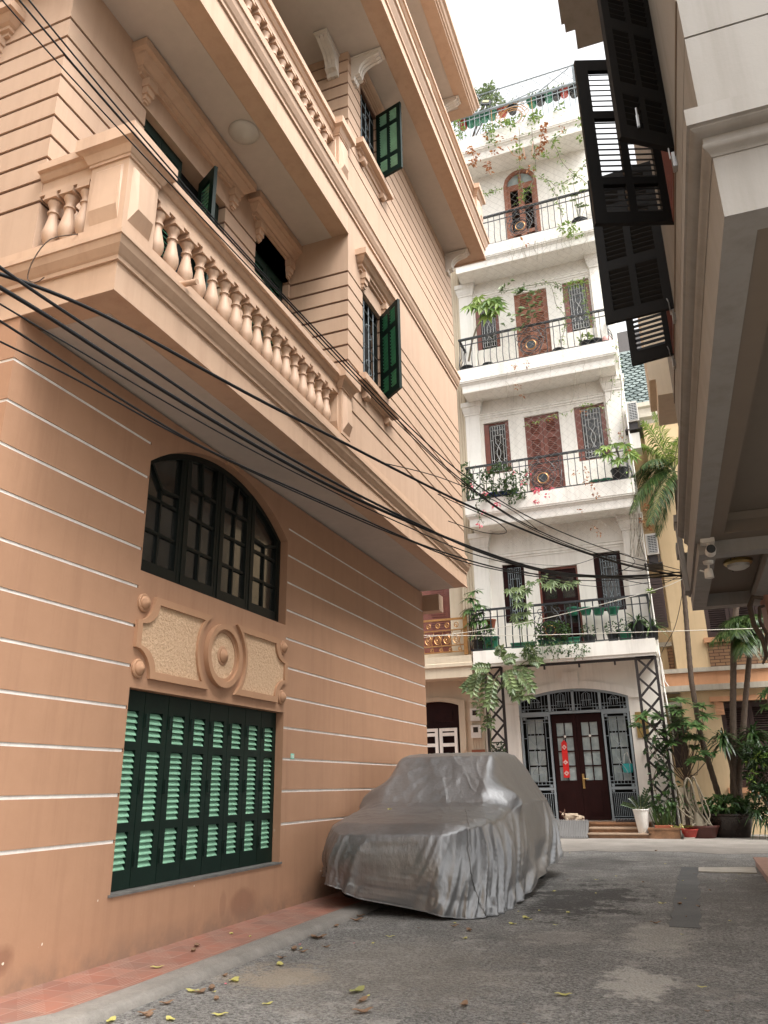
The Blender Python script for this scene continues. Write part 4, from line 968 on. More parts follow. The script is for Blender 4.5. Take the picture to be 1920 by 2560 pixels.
railing(19.87, 20.77, WX0+.15, -.5, side=False, straight=True, med=(-3.2, -1.9), sc=M_GOLD, gap=.16, rm=M_IRON)
m = MB(); m.tube([(WX0+.2, YB+.05, 21.48), (-.5, YB+.05, 21.48)], .02, 6); m.tube([(WX0+.2, YB+.6, 21.3), (-.5, YB+.6, 21.3)], .016, 6)
for x in (WX0+.2, -.55): m.tube([(x, YB+.08, 20.8), (x, YB+.08, 21.48)], .02, 6)
m.tube([(-1.9, YB+.1, 20.8), (-.75, YB+.1, 21.48)], .014, 5); m.tube([(-4.3, YB+.5, 21.0), (-1.7, YB+.3, 21.25)], .016, 5)
for i in range(10):
    x = -4.4+i*.42; m.tube([(x, YB+.06, 21.48), (x+.5, YB+.08, 20.82)], .006, 4); m.tube([(x+.3, YB+.06, 21.48), (x-.2, YB+.08, 20.82)], .006, 4)
m.box(-.66, -.48, YB+.12, YB+.3, 20.8, 21.6); m.build('roof_pergola', M_IRON, WH)
# floodlight
m = MB(); m.plate([(-.14,-.12),(.14,-.12),(.14,.12),(-.14,.12)], [], lambda u, v: (-3.30+u*.94+v*.2, YB-.05+v*.25, 21.02+v*.9-u*.33), (0,.09,.03))
fl = m.build('floodlight', M_RAIL); tag(fl, 'square black floodlight tilted above the rooftop railing of the white house', 'floodlight')
k = MB(); k.plate([(-.10,-.03),(.10,-.03),(.10,.09),(-.10,.09)], [], lambda u, v: (-3.30+u*.94+v*.2, YB-.062+v*.25, 21.02+v*.9-u*.33), (0,.006,.002)); k.build('lens', paint('amber_lens', (.45,.42,.22), .3, .2, 9, .1), fl)
k = MB(); k.tube([(-3.3, YB+.02, 20.95), (-3.3, YB+.08, 20.80)], .015, 5); k.build('mount', M_RAIL, fl)
# AC units on the side wall
def acunit(z0, z1, x0, label):
    t = thing('ac_unit', label, 'air conditioner', (x0+.15, 18.9, z0), group='air conditioners on the white house side wall')
    x1 = x0+.27; m = MB(); m.box(x0, x1, 18.78, 19.4, z0, z1); m.build('casing', M_ACW, t)
    g = MB(); n = 11
    for i in range(n):
        z = z0+.05+(z1-z0-.10)*i/(n-1); g.box(x0+.06, x1-.03, 18.765, 18.779, z-.008, z+.008)
    for i in range(4): x = x0+.06+.18*i/3; g.box(x-.004, x+.004, 18.760, 18.766, z0+.04, z1-.04)
    g.build('fan_grille', M_WGRILLE, t); k = MB(); k.box(x0+.05, x1-.02, 18.772, 18.7795, z0+.04, z1-.04); k.build('fan_opening', M_DARK, t)
    b_ = MB(); b_.box(x0-.10, x1+.05, 18.75, 19.4, z0-.24, z0-.21); b_.bar((x0-.08, 18.8, z0-.22), (x0+.02, 18.8, z0-.02), .02); b_.bar((x1, 18.8, z0-.22), (x1, 18.8, z0), .02)
    b_.box(x0+.02, x1-.04, 18.82, 19.3, z0-.19, z0-.02); b_.build('bracket', M_RUST, t)
    return t
acunit(9.72, 10.27, -.41, 'beige air conditioner high on the side wall, level with the second floor balcony')
acunit(6.20, 6.72, -.38, 'beige air conditioner lower on the side wall, below the palm fronds')
m = MB(); m.box(-.42, -.18, 18.80, 19.3, 8.98, 9.4); tag(m.build('wall_box', M_WHITE_TRIM), 'pale box fixed to the side wall under the upper air conditioner', 'box')
# side window shutter of the white house
m = MB(); m.box(-.455, -.13, 18.82, 18.87, 4.45, 5.66)
for i in range(16): m.box(-.42, -.17, 18.812, 18.825, 4.55+i*.062, 4.58+i*.062)
m.build('side_shutter', M_BROWNSH, WH)
m = MB(); m.tube([(-.43, 18.75, 12.4), (-.42, 18.8, 8), (-.42, 18.8, 5), (-.40, 18.7, 3.0), (-.34, 18.7, 2.0)], .022, 6); m.tube([(-.45,18.5,4.1),(-.38,18.45,3.6),(-.36,18.45,3.2),(-.30,18.45,3.08)], .012, 5); m.build('drain_pipe', M_WHITE_TRIM, WH)
# wire netting hung in front of the balconies
m = MB(); yn = YB-.14; r = .0022; za, zb = 6.6, 21.4; s = .22
def netz(c, sg):
    # diagonal from (x, z) clipped to the rectangle
    x0, x1 = -3.75, -.50; pts = []
    for x in (x0, x1): pts.append((x, c+sg*(x-x0)))
    (xa, a), (xb, b_) = pts
    t0, t1 = 0, 1
    if b_ == a: return None
    lo, hi = sorted(((za-a)/(b_-a), (zb-a)/(b_-a))); t0 = max(0, lo); t1 = min(1, hi)
    if t1 <= t0: return None
    return [(xa+(xb-xa)*t, yn, a+(b_-a)*t) for t in (t0, t1)]
k = za-4
while k < zb+4:
    for sg in (1, -1):
        p = netz(k, sg)
        if p:
            n = max(2, int(abs(p[1][2]-p[0][2])/.22)); A = V(p[0]); B = V(p[1])
            pts = [A.lerp(B, i/n)+V((.018*noise.noise(V((k, i*.9, sg))), .05*noise.noise(V((k*.2, i*.25, 2))), .018*noise.noise(V((i*.8, k, 5+sg))))) for i in range(n+1)]
            m.tube(pts, r, 3, False)
    k += s
tag(m.build('wire_netting', M_NET), 'diamond wire netting hung in front of the upper balconies of the white house', 'netting')
# red new-year banner
m = MB(); yb = yd-.05; x = -2.80
m.plate([(x-.07,1.22),(x+.07,1.22),(x+.065,2.0),(x,2.06),(x-.065,2.0)], [], fxz(yb), (0,.006,0))
bn = m.build('red_banner', M_RED); tag(bn, 'long red hanging banner with white diamond emblems on the front door', 'banner')
k = MB()
for z in (1.90, 1.56, 1.32):
    for q in (.055, .034):
        P = [(x-q,z),(x,z-q),(x+q,z),(x,z+q)]; Q = [(x-(q-.010),z),(x,z-(q-.010)),(x+(q-.010),z),(x,z+(q-.010))]; k.plate(P, [Q], fxz(yb-.003), (0,.002,0))
k.build('emblem', M_WHITE_TRIM, bn)
k = MB(); k.tube([(x, yb, 2.06), (x, yb+.01, 2.20)], .005, 4); k.tube([(x, yb, 1.22), (x, yb, 1.14)], .004, 4); k.build('cord', M_RUST, bn)
# teal bag behind the right screen, plaque, hook
m = MB(); m.lathe([(.02,-.13),(.10,-.11),(.12,0),(.11,.08),(.0,.085)], (-1.42, YW+.09, 1.42), n=14, sy=.35); tb = m.build('teal_bag', M_TEAL, smooth=True); tag(tb, 'teal bag hanging behind the right iron screen', 'bag')
k = MB(); k.tube([(-1.50,YW+.09,1.48),(-1.47,YW+.09,1.70),(-1.40,YW+.09,1.75),(-1.34,YW+.09,1.50)], .008, 5); k.build('strap', M_WHITE_TRIM, tb)
m = MB(); m.box(-1.12, -.86, YW-.02, YW-.002, 2.05, 2.62); pq = m.build('wall_plaque', M_PLAQUE); tag(pq, 'ochre house plaque on the wall right of the entrance, half hidden by leaves', 'plaque')
k = MB(); k.box(-1.05, -.93, YW-.024, YW-.02, 2.46, 2.52); k.build('red_mark', M_RED, pq)
m = MB(); m.box(-1.01, -.95, YW-.05, YW-.002, 1.72, 1.78); m.tube([(-.98,YW-.04,1.78),(-.98,YW-.04,1.86)], .008, 5); tag(m.build('wall_hook', M_ACW), 'small white hook on the wall right of the entrance', 'hook')
# trellises
def trellis(x0, x1, z0, z1, y, label, lean=0):
    t = thing('steel_trellis', label, 'trellis', ((x0+x1)/2, y, z0), group='steel trellises carrying the first balcony')
    m = MB(); q = lambda x, z: (x+lean*(z-z0), y, z)
    for x in (x0, x1): m.bar(q(x, z0), q(x, z1), .06, .05, (0,1,0))
    m.build('upright', M_RUST, t)
    m = MB(); n = int(round((z1-z0)/.46)); h = (z1-z0)/n
    for i in range(n):
        a, c = z0+i*h, z0+(i+1)*h
        m.bar(q(x0, a), q(x1, c), .050, .016, (0,1,0)); m.bar(q(x1, a), q(x0, c), .048, .013, (0,1,0))
        if i in (n//2, ): m.bar(q(x0, a), q(x1, a), .03, .03, (0,1,0))
    m.bar(q(x0, z1), q(x1, z1), .04, .04, (0,1,0)); m.build('lattice', M_RUST, t)
trellis(-4.42, -4.02, .29, 3.75, 18.5, 'black steel lattice column left of the entrance under the drooping vine')
trellis(-.92, -.50, .2, 3.76, 18.42, 'black steel lattice column right of the entrance overgrown with leaves')
m = MB(); m.box(-3.6, -.5, 18.40, 18.44, 3.70, 3.76); 
for x in (-3.0, -2.2, -1.4): m.box(x, x+.04, 18.40, 18.46, 3.62, 3.7)
m.build('balcony_beam', M_RUST, WH)

# ------------------------------------------------------------------ cream neighbour on the left
NB = thing('cream_house', 'cream house with gilded iron balcony partly hidden behind the terracotta house', 'house', (-7, 21, 0))
m = MB(); m.plate(rect(-9, -4.67, 0, 19), [archp(-6.6, -5.30, .29, 2.98, 3.1), rect(-6.5, -5.42, 4.3, 6.6)], fxz(YW+.02), (0,.25,0)); m.build('wall', M_CREAM, NB)
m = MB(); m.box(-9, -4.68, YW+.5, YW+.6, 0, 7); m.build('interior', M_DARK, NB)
m = MB()
m.box(-5.0, -4.68, YW-.09, YW+.018, 0, 3.02); m.box(-5.02, -4.68, YW-.11, YW-.092, 3.02, 3.10)
for i in range(5): m.box(-4.97+i*.062, -4.945+i*.062, YW-.11, YW-.092, .4, 3.0)
m.box(-5.05, -4.68, YW-.09, YW+.018, 4.1, 17)
for i in range(5): m.box(-5.03+i*.072, -4.995+i*.072, YW-.115, YW-.092, 4.3, 16.9)
m.build('pilaster', M_CREAM, NB)
m = MB(); o1 = archp(-6.75, -5.14, .29, 3.08, 3.20); i1 = archp(-6.6, -5.30, .29, 2.98, 3.1); m.plate([(-5.30,.29),(-5.14,.29)]+o1[2:]+[(-6.75,.29),(-6.6,.29)]+i1[2:][::-1], [], fxz(YW-.04), (0,.06,0)); m.lathe([(.06,-.03),(.06,.0)], (-5.2, YW-.04, 1.95), 'y', 12); m.build('door_trim', M_CREAM, NB)
m = MB(); m.box(-6.6, -5.31, YW+.12, YW+.16, .3, 3.1); m.box(-6.0, -5.5, YW+.10, YW+.12, 2.6, 2.85); m.build('door', M_DWOOD, NB)
m = MB()
for xa, xb in ((-6.5, -5.87), (-5.83, -5.37)):
    frame(m, xa, xb, .3, 2.44, .075, YW-.02, YW+.02)
    for i in range(8): m.box(xa+.075, xb-.075, YW-.015, YW+.015, .5+i*.25, .58+i*.25)
m.build('gate', M_WHITE_TRIM, NB)
m = MB(); m.box(-6.5, -5.43, YW+.12, YW+.16, 4.3, 6.6)
for i in range(30): m.box(-5.95, -5.58, YW+.105, YW+.12, 4.5+i*.06, 4.53+i*.06)
m.build('shutter', M_WOOD, NB)
m = MB(); m.sweep([(-.5,3.56),(-.02,3.56),(-.02,3.80),(.02,3.82),(.02,3.90),(.0,3.91),(.0,4.08),(-.5,4.08)], [(-9, YB+.02), (-4.70, YB+.02), (-4.70, YW)]); m.box(-9, -4.9, YB+.3, YW+.1, 3.6, 4.05); m.build('balcony_slab', M_CREAM, NB)
m = MB(); y = YB+.08
for z, t in ((4.98,.05),(4.72,.025),(4.34,.025),(4.18,.025)): m.box(-9, -4.85, y-.025, y+.025, z, z+t)
for x in (-4.83, -6.2): m.box(x-.05, x+.05, y-.05, y+.05, 4.1, 5.08); m.lathe([(.07,0),(.05,.04),(0,.06)], (x, y, 5.08), n=8)
for i in range(9):
    x = -4.95-i*.24
    for sg in (-1, 1):
        m.tube([(x-.12+sg*.10*(1-a/16)*math.cos(a*.55), y, 4.52+.15*(1-a/18)*math.sin(a*.55)*sg) for a in range(15)], .011, 5)
        m.tube([(x-.06+.05*(1-a/12)*math.cos(a*.6*sg), y, 4.26+.05*(1-a/12)*math.sin(a*.6*sg)) for a in range(11)], .009, 5)
        m.tube([(x-.12+.07*(1-a/12)*math.cos(a*.6*sg+1), y, 4.85+.08*(1-a/12)*math.sin(a*.6*sg+1)) for a in range(11)], .010, 5)
    m.tube([(x, y, 4.2), (x-.05, y-.01, 4.45), (x+.02, y, 4.72)], .010, 5)
for i in range(4): m.tube([(-4.83, y+.2*i+.15, 4.1), (-4.83, y+.2*i+.15, 4.98)], .012, 5)
m.build('railing', M_GOLD, NB, smooth=True)
# meters and rust plate on the neighbour's pilaster
for z, lb in ((2.72, 'upper of the two grey electricity meter boxes on the fluted pilaster'), (2.32, 'lower of the two grey electricity meter boxes on the fluted pilaster')):
    m = MB(); m.box(-4.97, -4.73, YW-.20, YW-.112, z-.15, z+.15); mb_ = m.build('meter_box', M_ACW); tag(mb_, lb, 'meter', 'meter boxes on the pilaster')
    k = MB(); k.box(-4.91, -4.79, YW-.207, YW-.2, z-.02, z+.10); k.build('meter_window', M_GLASS, mb_)
m = MB(); m.box(-4.99, -4.66, YW-.15, YW-.13, 1.62, 1.90); rp = m.build('rust_plate', M_SIGN); tag(rp, 'rust red name plate with faded lettering below the meter boxes', 'sign')
k = MB()
for i in range(7): k.box(-4.93+i*.033, -4.93+i*.033+.022, YW-.153, YW-.15, 1.79, 1.84)
for i in range(9): k.box(-4.95+i*.029, -4.95+i*.029+.017, YW-.153, YW-.15, 1.70, 1.725)
k.build('lettering', paint('faded_ink', (.10,.03,.02), .7, .2, 9, 0), rp)

# ------------------------------------------------------------------ yellow house on the right
YY = 19.6
YH = thing('yellow_house', 'yellow house with orange bands, brown shutters and a green scale tile roof', 'house', (2, 22, 0))
m = MB(); m.plate(rect(-.08, 6, 0, 10.3), [rect(.70, 2.9, 4.25, 6.1), rect(.72, 3.0, .95, 2.80)], fxz(YY), (0,.25,0)); m.box(-.6, -.08, YY+.35, YY+.6, 0, 10.2); m.build('wall', M_YELLOW, YH)
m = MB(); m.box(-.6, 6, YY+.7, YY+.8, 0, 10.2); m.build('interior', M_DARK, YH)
m = MB(); m.box(-.45, 6, YY-.09, YY+.34, 3.19, 3.48); m.box(.52, 3.2, YY-.10, YY-.002, 2.80, 2.91); m.box(.60, 3.1, YY-.09, YY-.002, 4.15, 4.26); m.box(.62, 3.1, YY-.08, YY-.002, .84, .95)
for i in range(4): m.box(.62, .80, YY-.06, YY-.002, 2.72-i*.07, 2.785-i*.07)
m.build('orange_band', M_ORANGE, YH)
m = MB(); m.box(-.5, 6, YY-.17, YY+.36, 3.06, 3.188); m.build('ledge', M_DIRTYWHITE, YH)
m = MB(); m.box(-.5, 6, YY-.13, YY+.36, 3.482, 3.58); m.build('ledge', M_DIRTYWHITE, YH)
m = MB(); m.box(-.44, -.12, YY+.25, YY+.345, 4.18, 4.28); m.build('pier_cap', M_DIRTYWHITE, YH)
m = MB(); m.sweep([(-.2,9.95),(0,9.95),(.02,10.05),(.10,10.12),(.10,10.36),(.16,10.40),(.16,10.52),(-.2,10.52)], [(-.5, YY), (6, YY)]); m.build('eave_cornice', M_DIRTYWHITE, YH)
m = MB(); m.box(.66, 3.05, YY-.03, YY-.002, 3.59, 4.145); m.box(-.25, -.12, YY+.30, YY+.345, 3.59, 4.15); m.build('brick_panel', M_BRICK, YH)
for x0, x1, z0, z1 in ((.70, 2.9, 4.26, 6.1), (.72, 3.0, .96, 2.79)):
    n = 4
    for i in range(n):
        w = (x1-x0)/n
        make_leaf(YH, w-.01, z1-z0, [(w*.16, w*.82)], [((z1-z0)*.07,(z1-z0)*.46),((z1-z0)*.54,(z1-z0)*.93)], M_BROWNSH, M_BROWNSH, .05, .35, .05, T((x0+w*i+.005, YY+.08, z0)), deep=.4)
# narrow side window and small canopy beside the lane wall
m = MB(); m.box(-.40, -.12, YY+.30, YY+.345, 1.4, 2.75); m.build('side_window', M_BROWNSH, YH)
m = MB(); m.box(-.46, -.06, YY+.20, YY+.345, 2.76, 2.86); m.build('side_hood', M_WHITE_TRIM, YH)
m = MB(); m.box(-.42, -.14, YY+.05, YY+.345, 0, .98); m.build('gate_post', M_CREAM, YH)
# roof of fish-scale tiles
roof = MB(); roof.add([(-1.5,YY+.0,10.45),(6,YY+.0,10.45),(6,YY+2.3,14.2),(-1.5,YY+2.3,14.2),(-1.5,YY+2.5,14.2),(6,YY+2.5,14.2),(6,YY+2.5,10.2),(-1.5,YY+2.5,10.2)], [(0,1,2,3),(3,2,5,4),(4,5,6,7),(7,6,1,0),(0,3,4,7),(1,6,5,2)])
rf = roof.build('roof', M_RUST, YH)
sc = MB(); U = V((0, 2.3, 3.75)).normalized(); nrm = V((0, -3.75, 2.3)).normalized(); w, hh = .20, .17
for r_ in range(24):
    for c_ in range(26):
        x = -1.4+c_*w+(w/2 if r_ % 2 else 0); b0 = V((x, YY, 10.45))+U*(.08+r_*.125)+nrm*.012
        pts = [b0+V((w/2*.97*math.cos(PI+PI*t/6), 0, 0))+U*(hh*.62*math.sin(PI+PI*t/6)+.0)+nrm*.06 for t in range(7)]
        sc.add(pts+[b0+V((w/2*.97,0,0))+U*hh, b0+V((-w/2*.97,0,0))+U*hh], [tuple(range(9))])
        p2 = [p-nrm*.055 for p in pts]; sc.add(pts+p2, [(i, i+1, i+8, i+7) for i in range(6)])
sc.build('roof_tile', M_SCALE, rf, recalc=False)

# ------------------------------------------------------------------ grey house overhanging on the right (slightly skewed to the lane)
RA = math.atan(.0258)
RH = thing('grey_house', 'grey white house on the right with overhanging floor, moulded cornice and black shutters', 'house', (0, 0, 0), RA, world=False)
RM = RZ(RA)
rx, ry, rz_ = .433, 2.565, 3.025
def corner_path(o=0, yend=9.3): return [(7, ry-o), (rx-o, ry-o), (rx-o, yend)][::-1]
# sweep wants outward on the right: travel from far end toward the camera, then to the right
def rsweep(m, prof, yend=8.9): m.sweep(prof, [(rx, yend), (rx, ry), (7, ry)])
m = MB()
rsweep(m, [(-.12,rz_),(0,rz_),(0,rz_+.272),(-.12,rz_+.272)], 8.9); m.build('lower_fascia', M_GREYW, RH)
m = MB()
rsweep(m, [(-.1,3.295),(.004,3.295),(.010,3.31),(.022,3.318),(.030,3.325),(.032,3.335),(.026,3.345),(.026,3.372),(.045,3.376),(.060,3.385),(.066,3.390),(.066,3.396),(.072,3.400),(.078,3.402),(.078,3.478),(-.1,3.478)], 7.9)
m.build('cornice', M_GREYW, RH, smooth=True)
m = MB()
gzz = 3.93
WA, WBw = (3.50, 4.07), (4.99, 5.63)
def side(z0, z1, cut, ye=6.42):
    segs = [(ry+.02, ye)] if not cut else [(ry+.02, WA[0]), (WA[1], WBw[0]), (WBw[1], ye)]
    for a, c in segs: m.box(rx-.012, 7, a, c, z0, z1)
side(3.47, gzz-.005, 0, 7.85); side(gzz+.005, 4.19, 0); side(4.19, 5.47, 1); side(5.47, 8.3, 0)
m.box(rx+.002, 7, ry+.03, 6.40, gzz-.006, gzz+.006); m.build('upper_wall', M_GREYW, RH)
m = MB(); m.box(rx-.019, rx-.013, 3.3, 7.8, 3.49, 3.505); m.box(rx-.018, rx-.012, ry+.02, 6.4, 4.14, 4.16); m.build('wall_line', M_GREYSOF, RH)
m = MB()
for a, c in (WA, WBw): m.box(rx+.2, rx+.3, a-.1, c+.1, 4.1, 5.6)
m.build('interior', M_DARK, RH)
# window frames in rust brown
for a, c in (WA, WBw):
    m = MB(); m.box(rx-.02, rx+.06, a, a+.03, 4.19, 5.47); m.box(rx-.02, rx+.06, c-.03, c, 4.19, 5.47); m.box(rx-.02, rx+.06, a+.03, c-.03, 4.19, 4.22)
    m.build('window_frame', M_WOOD, RH)
# carport soffit with coffers
m = MB(); zc1 = rz_
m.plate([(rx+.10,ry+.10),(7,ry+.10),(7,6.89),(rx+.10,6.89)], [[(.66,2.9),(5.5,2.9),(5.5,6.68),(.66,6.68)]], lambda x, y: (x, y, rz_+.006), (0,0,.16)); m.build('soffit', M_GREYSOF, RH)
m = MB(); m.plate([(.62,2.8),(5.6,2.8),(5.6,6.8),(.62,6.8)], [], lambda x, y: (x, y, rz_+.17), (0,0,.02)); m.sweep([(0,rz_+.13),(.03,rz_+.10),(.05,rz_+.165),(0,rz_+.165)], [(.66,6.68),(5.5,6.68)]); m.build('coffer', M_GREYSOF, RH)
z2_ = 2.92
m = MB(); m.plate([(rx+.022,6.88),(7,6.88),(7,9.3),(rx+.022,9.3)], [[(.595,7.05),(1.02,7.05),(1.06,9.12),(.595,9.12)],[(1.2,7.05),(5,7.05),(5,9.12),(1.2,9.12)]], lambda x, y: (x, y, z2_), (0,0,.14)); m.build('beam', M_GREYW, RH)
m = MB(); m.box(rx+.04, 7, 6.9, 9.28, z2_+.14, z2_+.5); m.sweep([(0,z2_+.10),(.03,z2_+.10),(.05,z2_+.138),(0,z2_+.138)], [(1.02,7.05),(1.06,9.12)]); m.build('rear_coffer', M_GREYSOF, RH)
m = MB(); m.box(rx, rx+.06, 8.9, 9.3, z2_+.16, 3.5); m.box(.385, .43, 8.72, 8.98, 3.03, 3.80); m.box(.375, .44, 8.68, 9.02, 3.80, 3.88); m.box(.37, .45, 9.03, 9.28, 3.52, 3.66); m.build('pilaster', M_GREYW, RH)
m = MB(); m.box(.02, 2, 9.45, 10.6, 0, 0) if 0 else None
m.box(.36, .44, 9.45, 10.4, 5.97, 7.4); m.box(.44, .9, 9.45, 10.4, 5.74, 7.4); m.build('rear_bay', M_CREAM, RH)
m = MB(); m.box(.02, .42, 1.0, 6.06, 8.0, 8.35); m.box(-.07, .02, 1.0, 5.86, 8.03, 8.4); m.box(-.10, -.07, 1.0, 5.82, 8.10, 8.4); m.build('upper_eave', M_GREYW, RH)
m = MB(); m.box(1.6, 8, 6.5, 14.0, 4.0, 9.0); m.build('shade_wing', M_GREYW, RH)  # unseen block added to keep light off the lane and the car's side
m = MB(); m.box(1.14, 1.6, 8.75, 9.15, 0, z2_+.02); m.build('pillar', M_PILLAR, RH)
def rsw(hx, hy, ox, oy, h, tilt, cols, rows): return swing(hx, hy, 4.19, ox, oy, h, rows, cols, M_BLACKW, M_BLACKW, parent=RH, tilt=tilt, pitch=.042, t=.03)
r3s = lambda h: [(h*.07,h*.24),(h*.30,h*.60),(h*.66,h*.94)]
rsw(.425, 3.495, .155, 3.305, 1.28, .45, lambda w: [(w*.14,w*.46),(w*.56,w*.86)], r3s)
rsw(.425, 4.075, -.020, 3.925, 1.28, -.45, lambda w: [(w*.14,w*.45),(w*.55,w*.84)], lambda h: [(h*.06,h*.22),(h*.26,h*.62),(h*.66,h*.93)])
rsw(.425, 4.985, -.040, 5.030, 1.28, .45, lambda w: [(w*.14,w*.46),(w*.56,w*.86)], lambda h: [(h*.07,h*.34),(h*.40,h*.72),(h*.78,h*.95)])
rsw(.425, 5.635, .110, 5.70, .85, -.45, lambda w: [(w*.16,w*.84)], lambda h: [(h*.12,h*.88)])
for (hx, hy) in ((.40, 3.49), (.40, 4.98), (.40, 5.64)):
    m = MB(); m.tube([(hx-.01, hy-.03, 4.12), (hx-.012, hy-.03, 4.22), (hx-.02, hy-.02, 4.26)], .004, 5); m.box(hx, hx+.02, hy-.02, hy+.03, 4.08, 4.17); m.build('shutter_stay', M_CHROME, RH)
m = MB(); m.box(.25, .262, 3.335, 3.343, 4.26, 4.34); m.tube([(.256,3.33,4.26),(.256,3.33,4.38)], .005, 6); m.build('shutter_bolt', M_CHROME, RH)
# cameras, lamp, root under the carport
m = MB(); m.box(.475, .585, 6.75, 6.86, rz_-.035, rz_+.004); c1 = m.build('security_camera', M_ACW); place(c1, RM); tag(c1, 'bullet security camera under the soffit edge of the grey house, lens facing the road', 'camera', 'security cameras under the carport')
k = MB(); k.tube([(.53,6.79,rz_-.03),(.535,6.76,rz_-.09)], .014, 8); k.lathe([(.0,-.06),(.040,-.06),(.043,.05),(.03,.06),(0,.06)], (.54,6.74,rz_-.115), 'y', 20); k.build('housing', M_ACW, c1, smooth=True)
k = MB(); k.lathe([(0,-.065),(.036,-.065),(.036,-.058),(0,-.058)], (.54,6.74,rz_-.115), 'y', 20); k.build('lens', M_RAIL, c1)
m = MB(); m.lathe([(.045,0),(.04,-.025),(.02,-.03)], (.535,7.12,z2_+.0), n=16); c2 = m.build('security_camera', M_ACW); place(c2, RM); tag(c2, 'small white camera with antenna hanging below the bullet camera', 'camera', 'security cameras under the carport')
k = MB(); k.tube([(.535,7.12,z2_-.03),(.53,7.12,z2_-.08)], .010, 6); k.lathe([(.0,.0),(.03,.0),(.036,-.03),(.038,-.08),(.0,-.085)], (.525,7.10,z2_-.075), n=16); k.tube([(.50,7.1,z2_-.10),(.455,7.08,z2_-.085)], .007, 6); k.build('housing', M_ACW, c2, smooth=True)
m = MB(); m.lathe([(.10,0),(.125,-.0),(.13,-.025),(.115,-.04),(.10,-.042)], (.84,7.75,z2_+.14), n=28); cl = m.build('carport_lamp', M_BRASS, smooth=True); place(cl, RM); tag(cl, 'round unlit dome lamp with metal rim under the carport of the grey house', 'ceiling lamp')
k = MB(); k.lathe([(.105,-.035),(.095,-.065),(.06,-.085),(0,-.092)], (.84,7.75,z2_+.14), n=28); k.build('dome', M_LAMP, cl, smooth=True)
m = MB(); m.tube([(.60,7.06,z2_+.03),(.68,7.2,z2_+.10),(.74,7.4,z2_+.138),(.80,7.6,z2_+.13),(.86,7.2,z2_+.12),(.95,7.06,z2_+.08)], .004, 4); m.tube([(.77,7.6,z2_+.13),(.77,7.75,z2_+.11),(.79,7.8,z2_+.05)], .004, 4); w = m.build('lamp_wire', M_CABLE); place(w, RM); tag(w, 'thin black wire looping from the carport beam to the dome lamp', 'wire')
m = MB(); m.tube([(1.12,8.72,2.88),(1.03,8.70,2.90),(.98,8.68,2.80),(.985,8.66,2.60),(1.04,8.65,2.45),(1.05,8.64,2.28),(1.00,8.63,2.20)], [.02,.025,.028,.026,.026,.022,.01], 8); m.tube([(1.12,8.72,2.80),(1.07,8.70,2.78),(1.05,8.68,2.64),(1.09,8.66,2.50),(1.06,8.66,2.36)], [.014,.018,.018,.016,.01], 7); w = m.build('woody_vine', M_TRUNK, smooth=True); place(w, RM); tag(w, 'bare twisted woody vine stem against the brown pillar under the grey house', 'vine')

# ------------------------------------------------------------------ two unseen houses added behind the viewer to shade the lane
def shade_house(x0, x1, y0, y1, h, mat, label, faces):
    t = thing('shade_house', label, 'house', ((x0+x1)/2, (y0+y1)/2, 0)); m = MB(); m.box(x0, x1, y0, y1, 0, h); m.build('wall', mat, t)
    c = MB(); c.sweep([(-.1,h-.5),(.12,h-.45),(.2,h-.2),(.2,h),(-.1,h)], [(x1, y1-.01), (x0, y1-.01)] if faces == '+y' else [(x1-.01, y0), (x1-.01, y1)]); c.build('cornice', M_WHITE_TRIM, t)
    for k in range(2):
        for i in range(3):
            z = 1.0+3.4*k; f = (i+.5)/3
            w = MB()
            if faces == '+y': x = x0+(x1-x0)*f; w.box(x-.6, x+.6, y1-.02, y1+.05, z, z+1.7)
            else: y = y0+(y1-y0)*f; w.box(x1-.02, x1+.05, y-.6, y+.6, z, z+1.7)
            w.build('shutter', M_BROWNSH, t)
shade_house(-10, 9, -16, -10.5, 9.5, M_CREAM, 'unseen cream house added behind the viewer to shade the lane', '+y')
shade_house(-11, -5.2, -9.4, 1.2, 8.5, M_YELLOW, 'unseen yellow house added on the left behind the viewer to shade the lane', '+x')

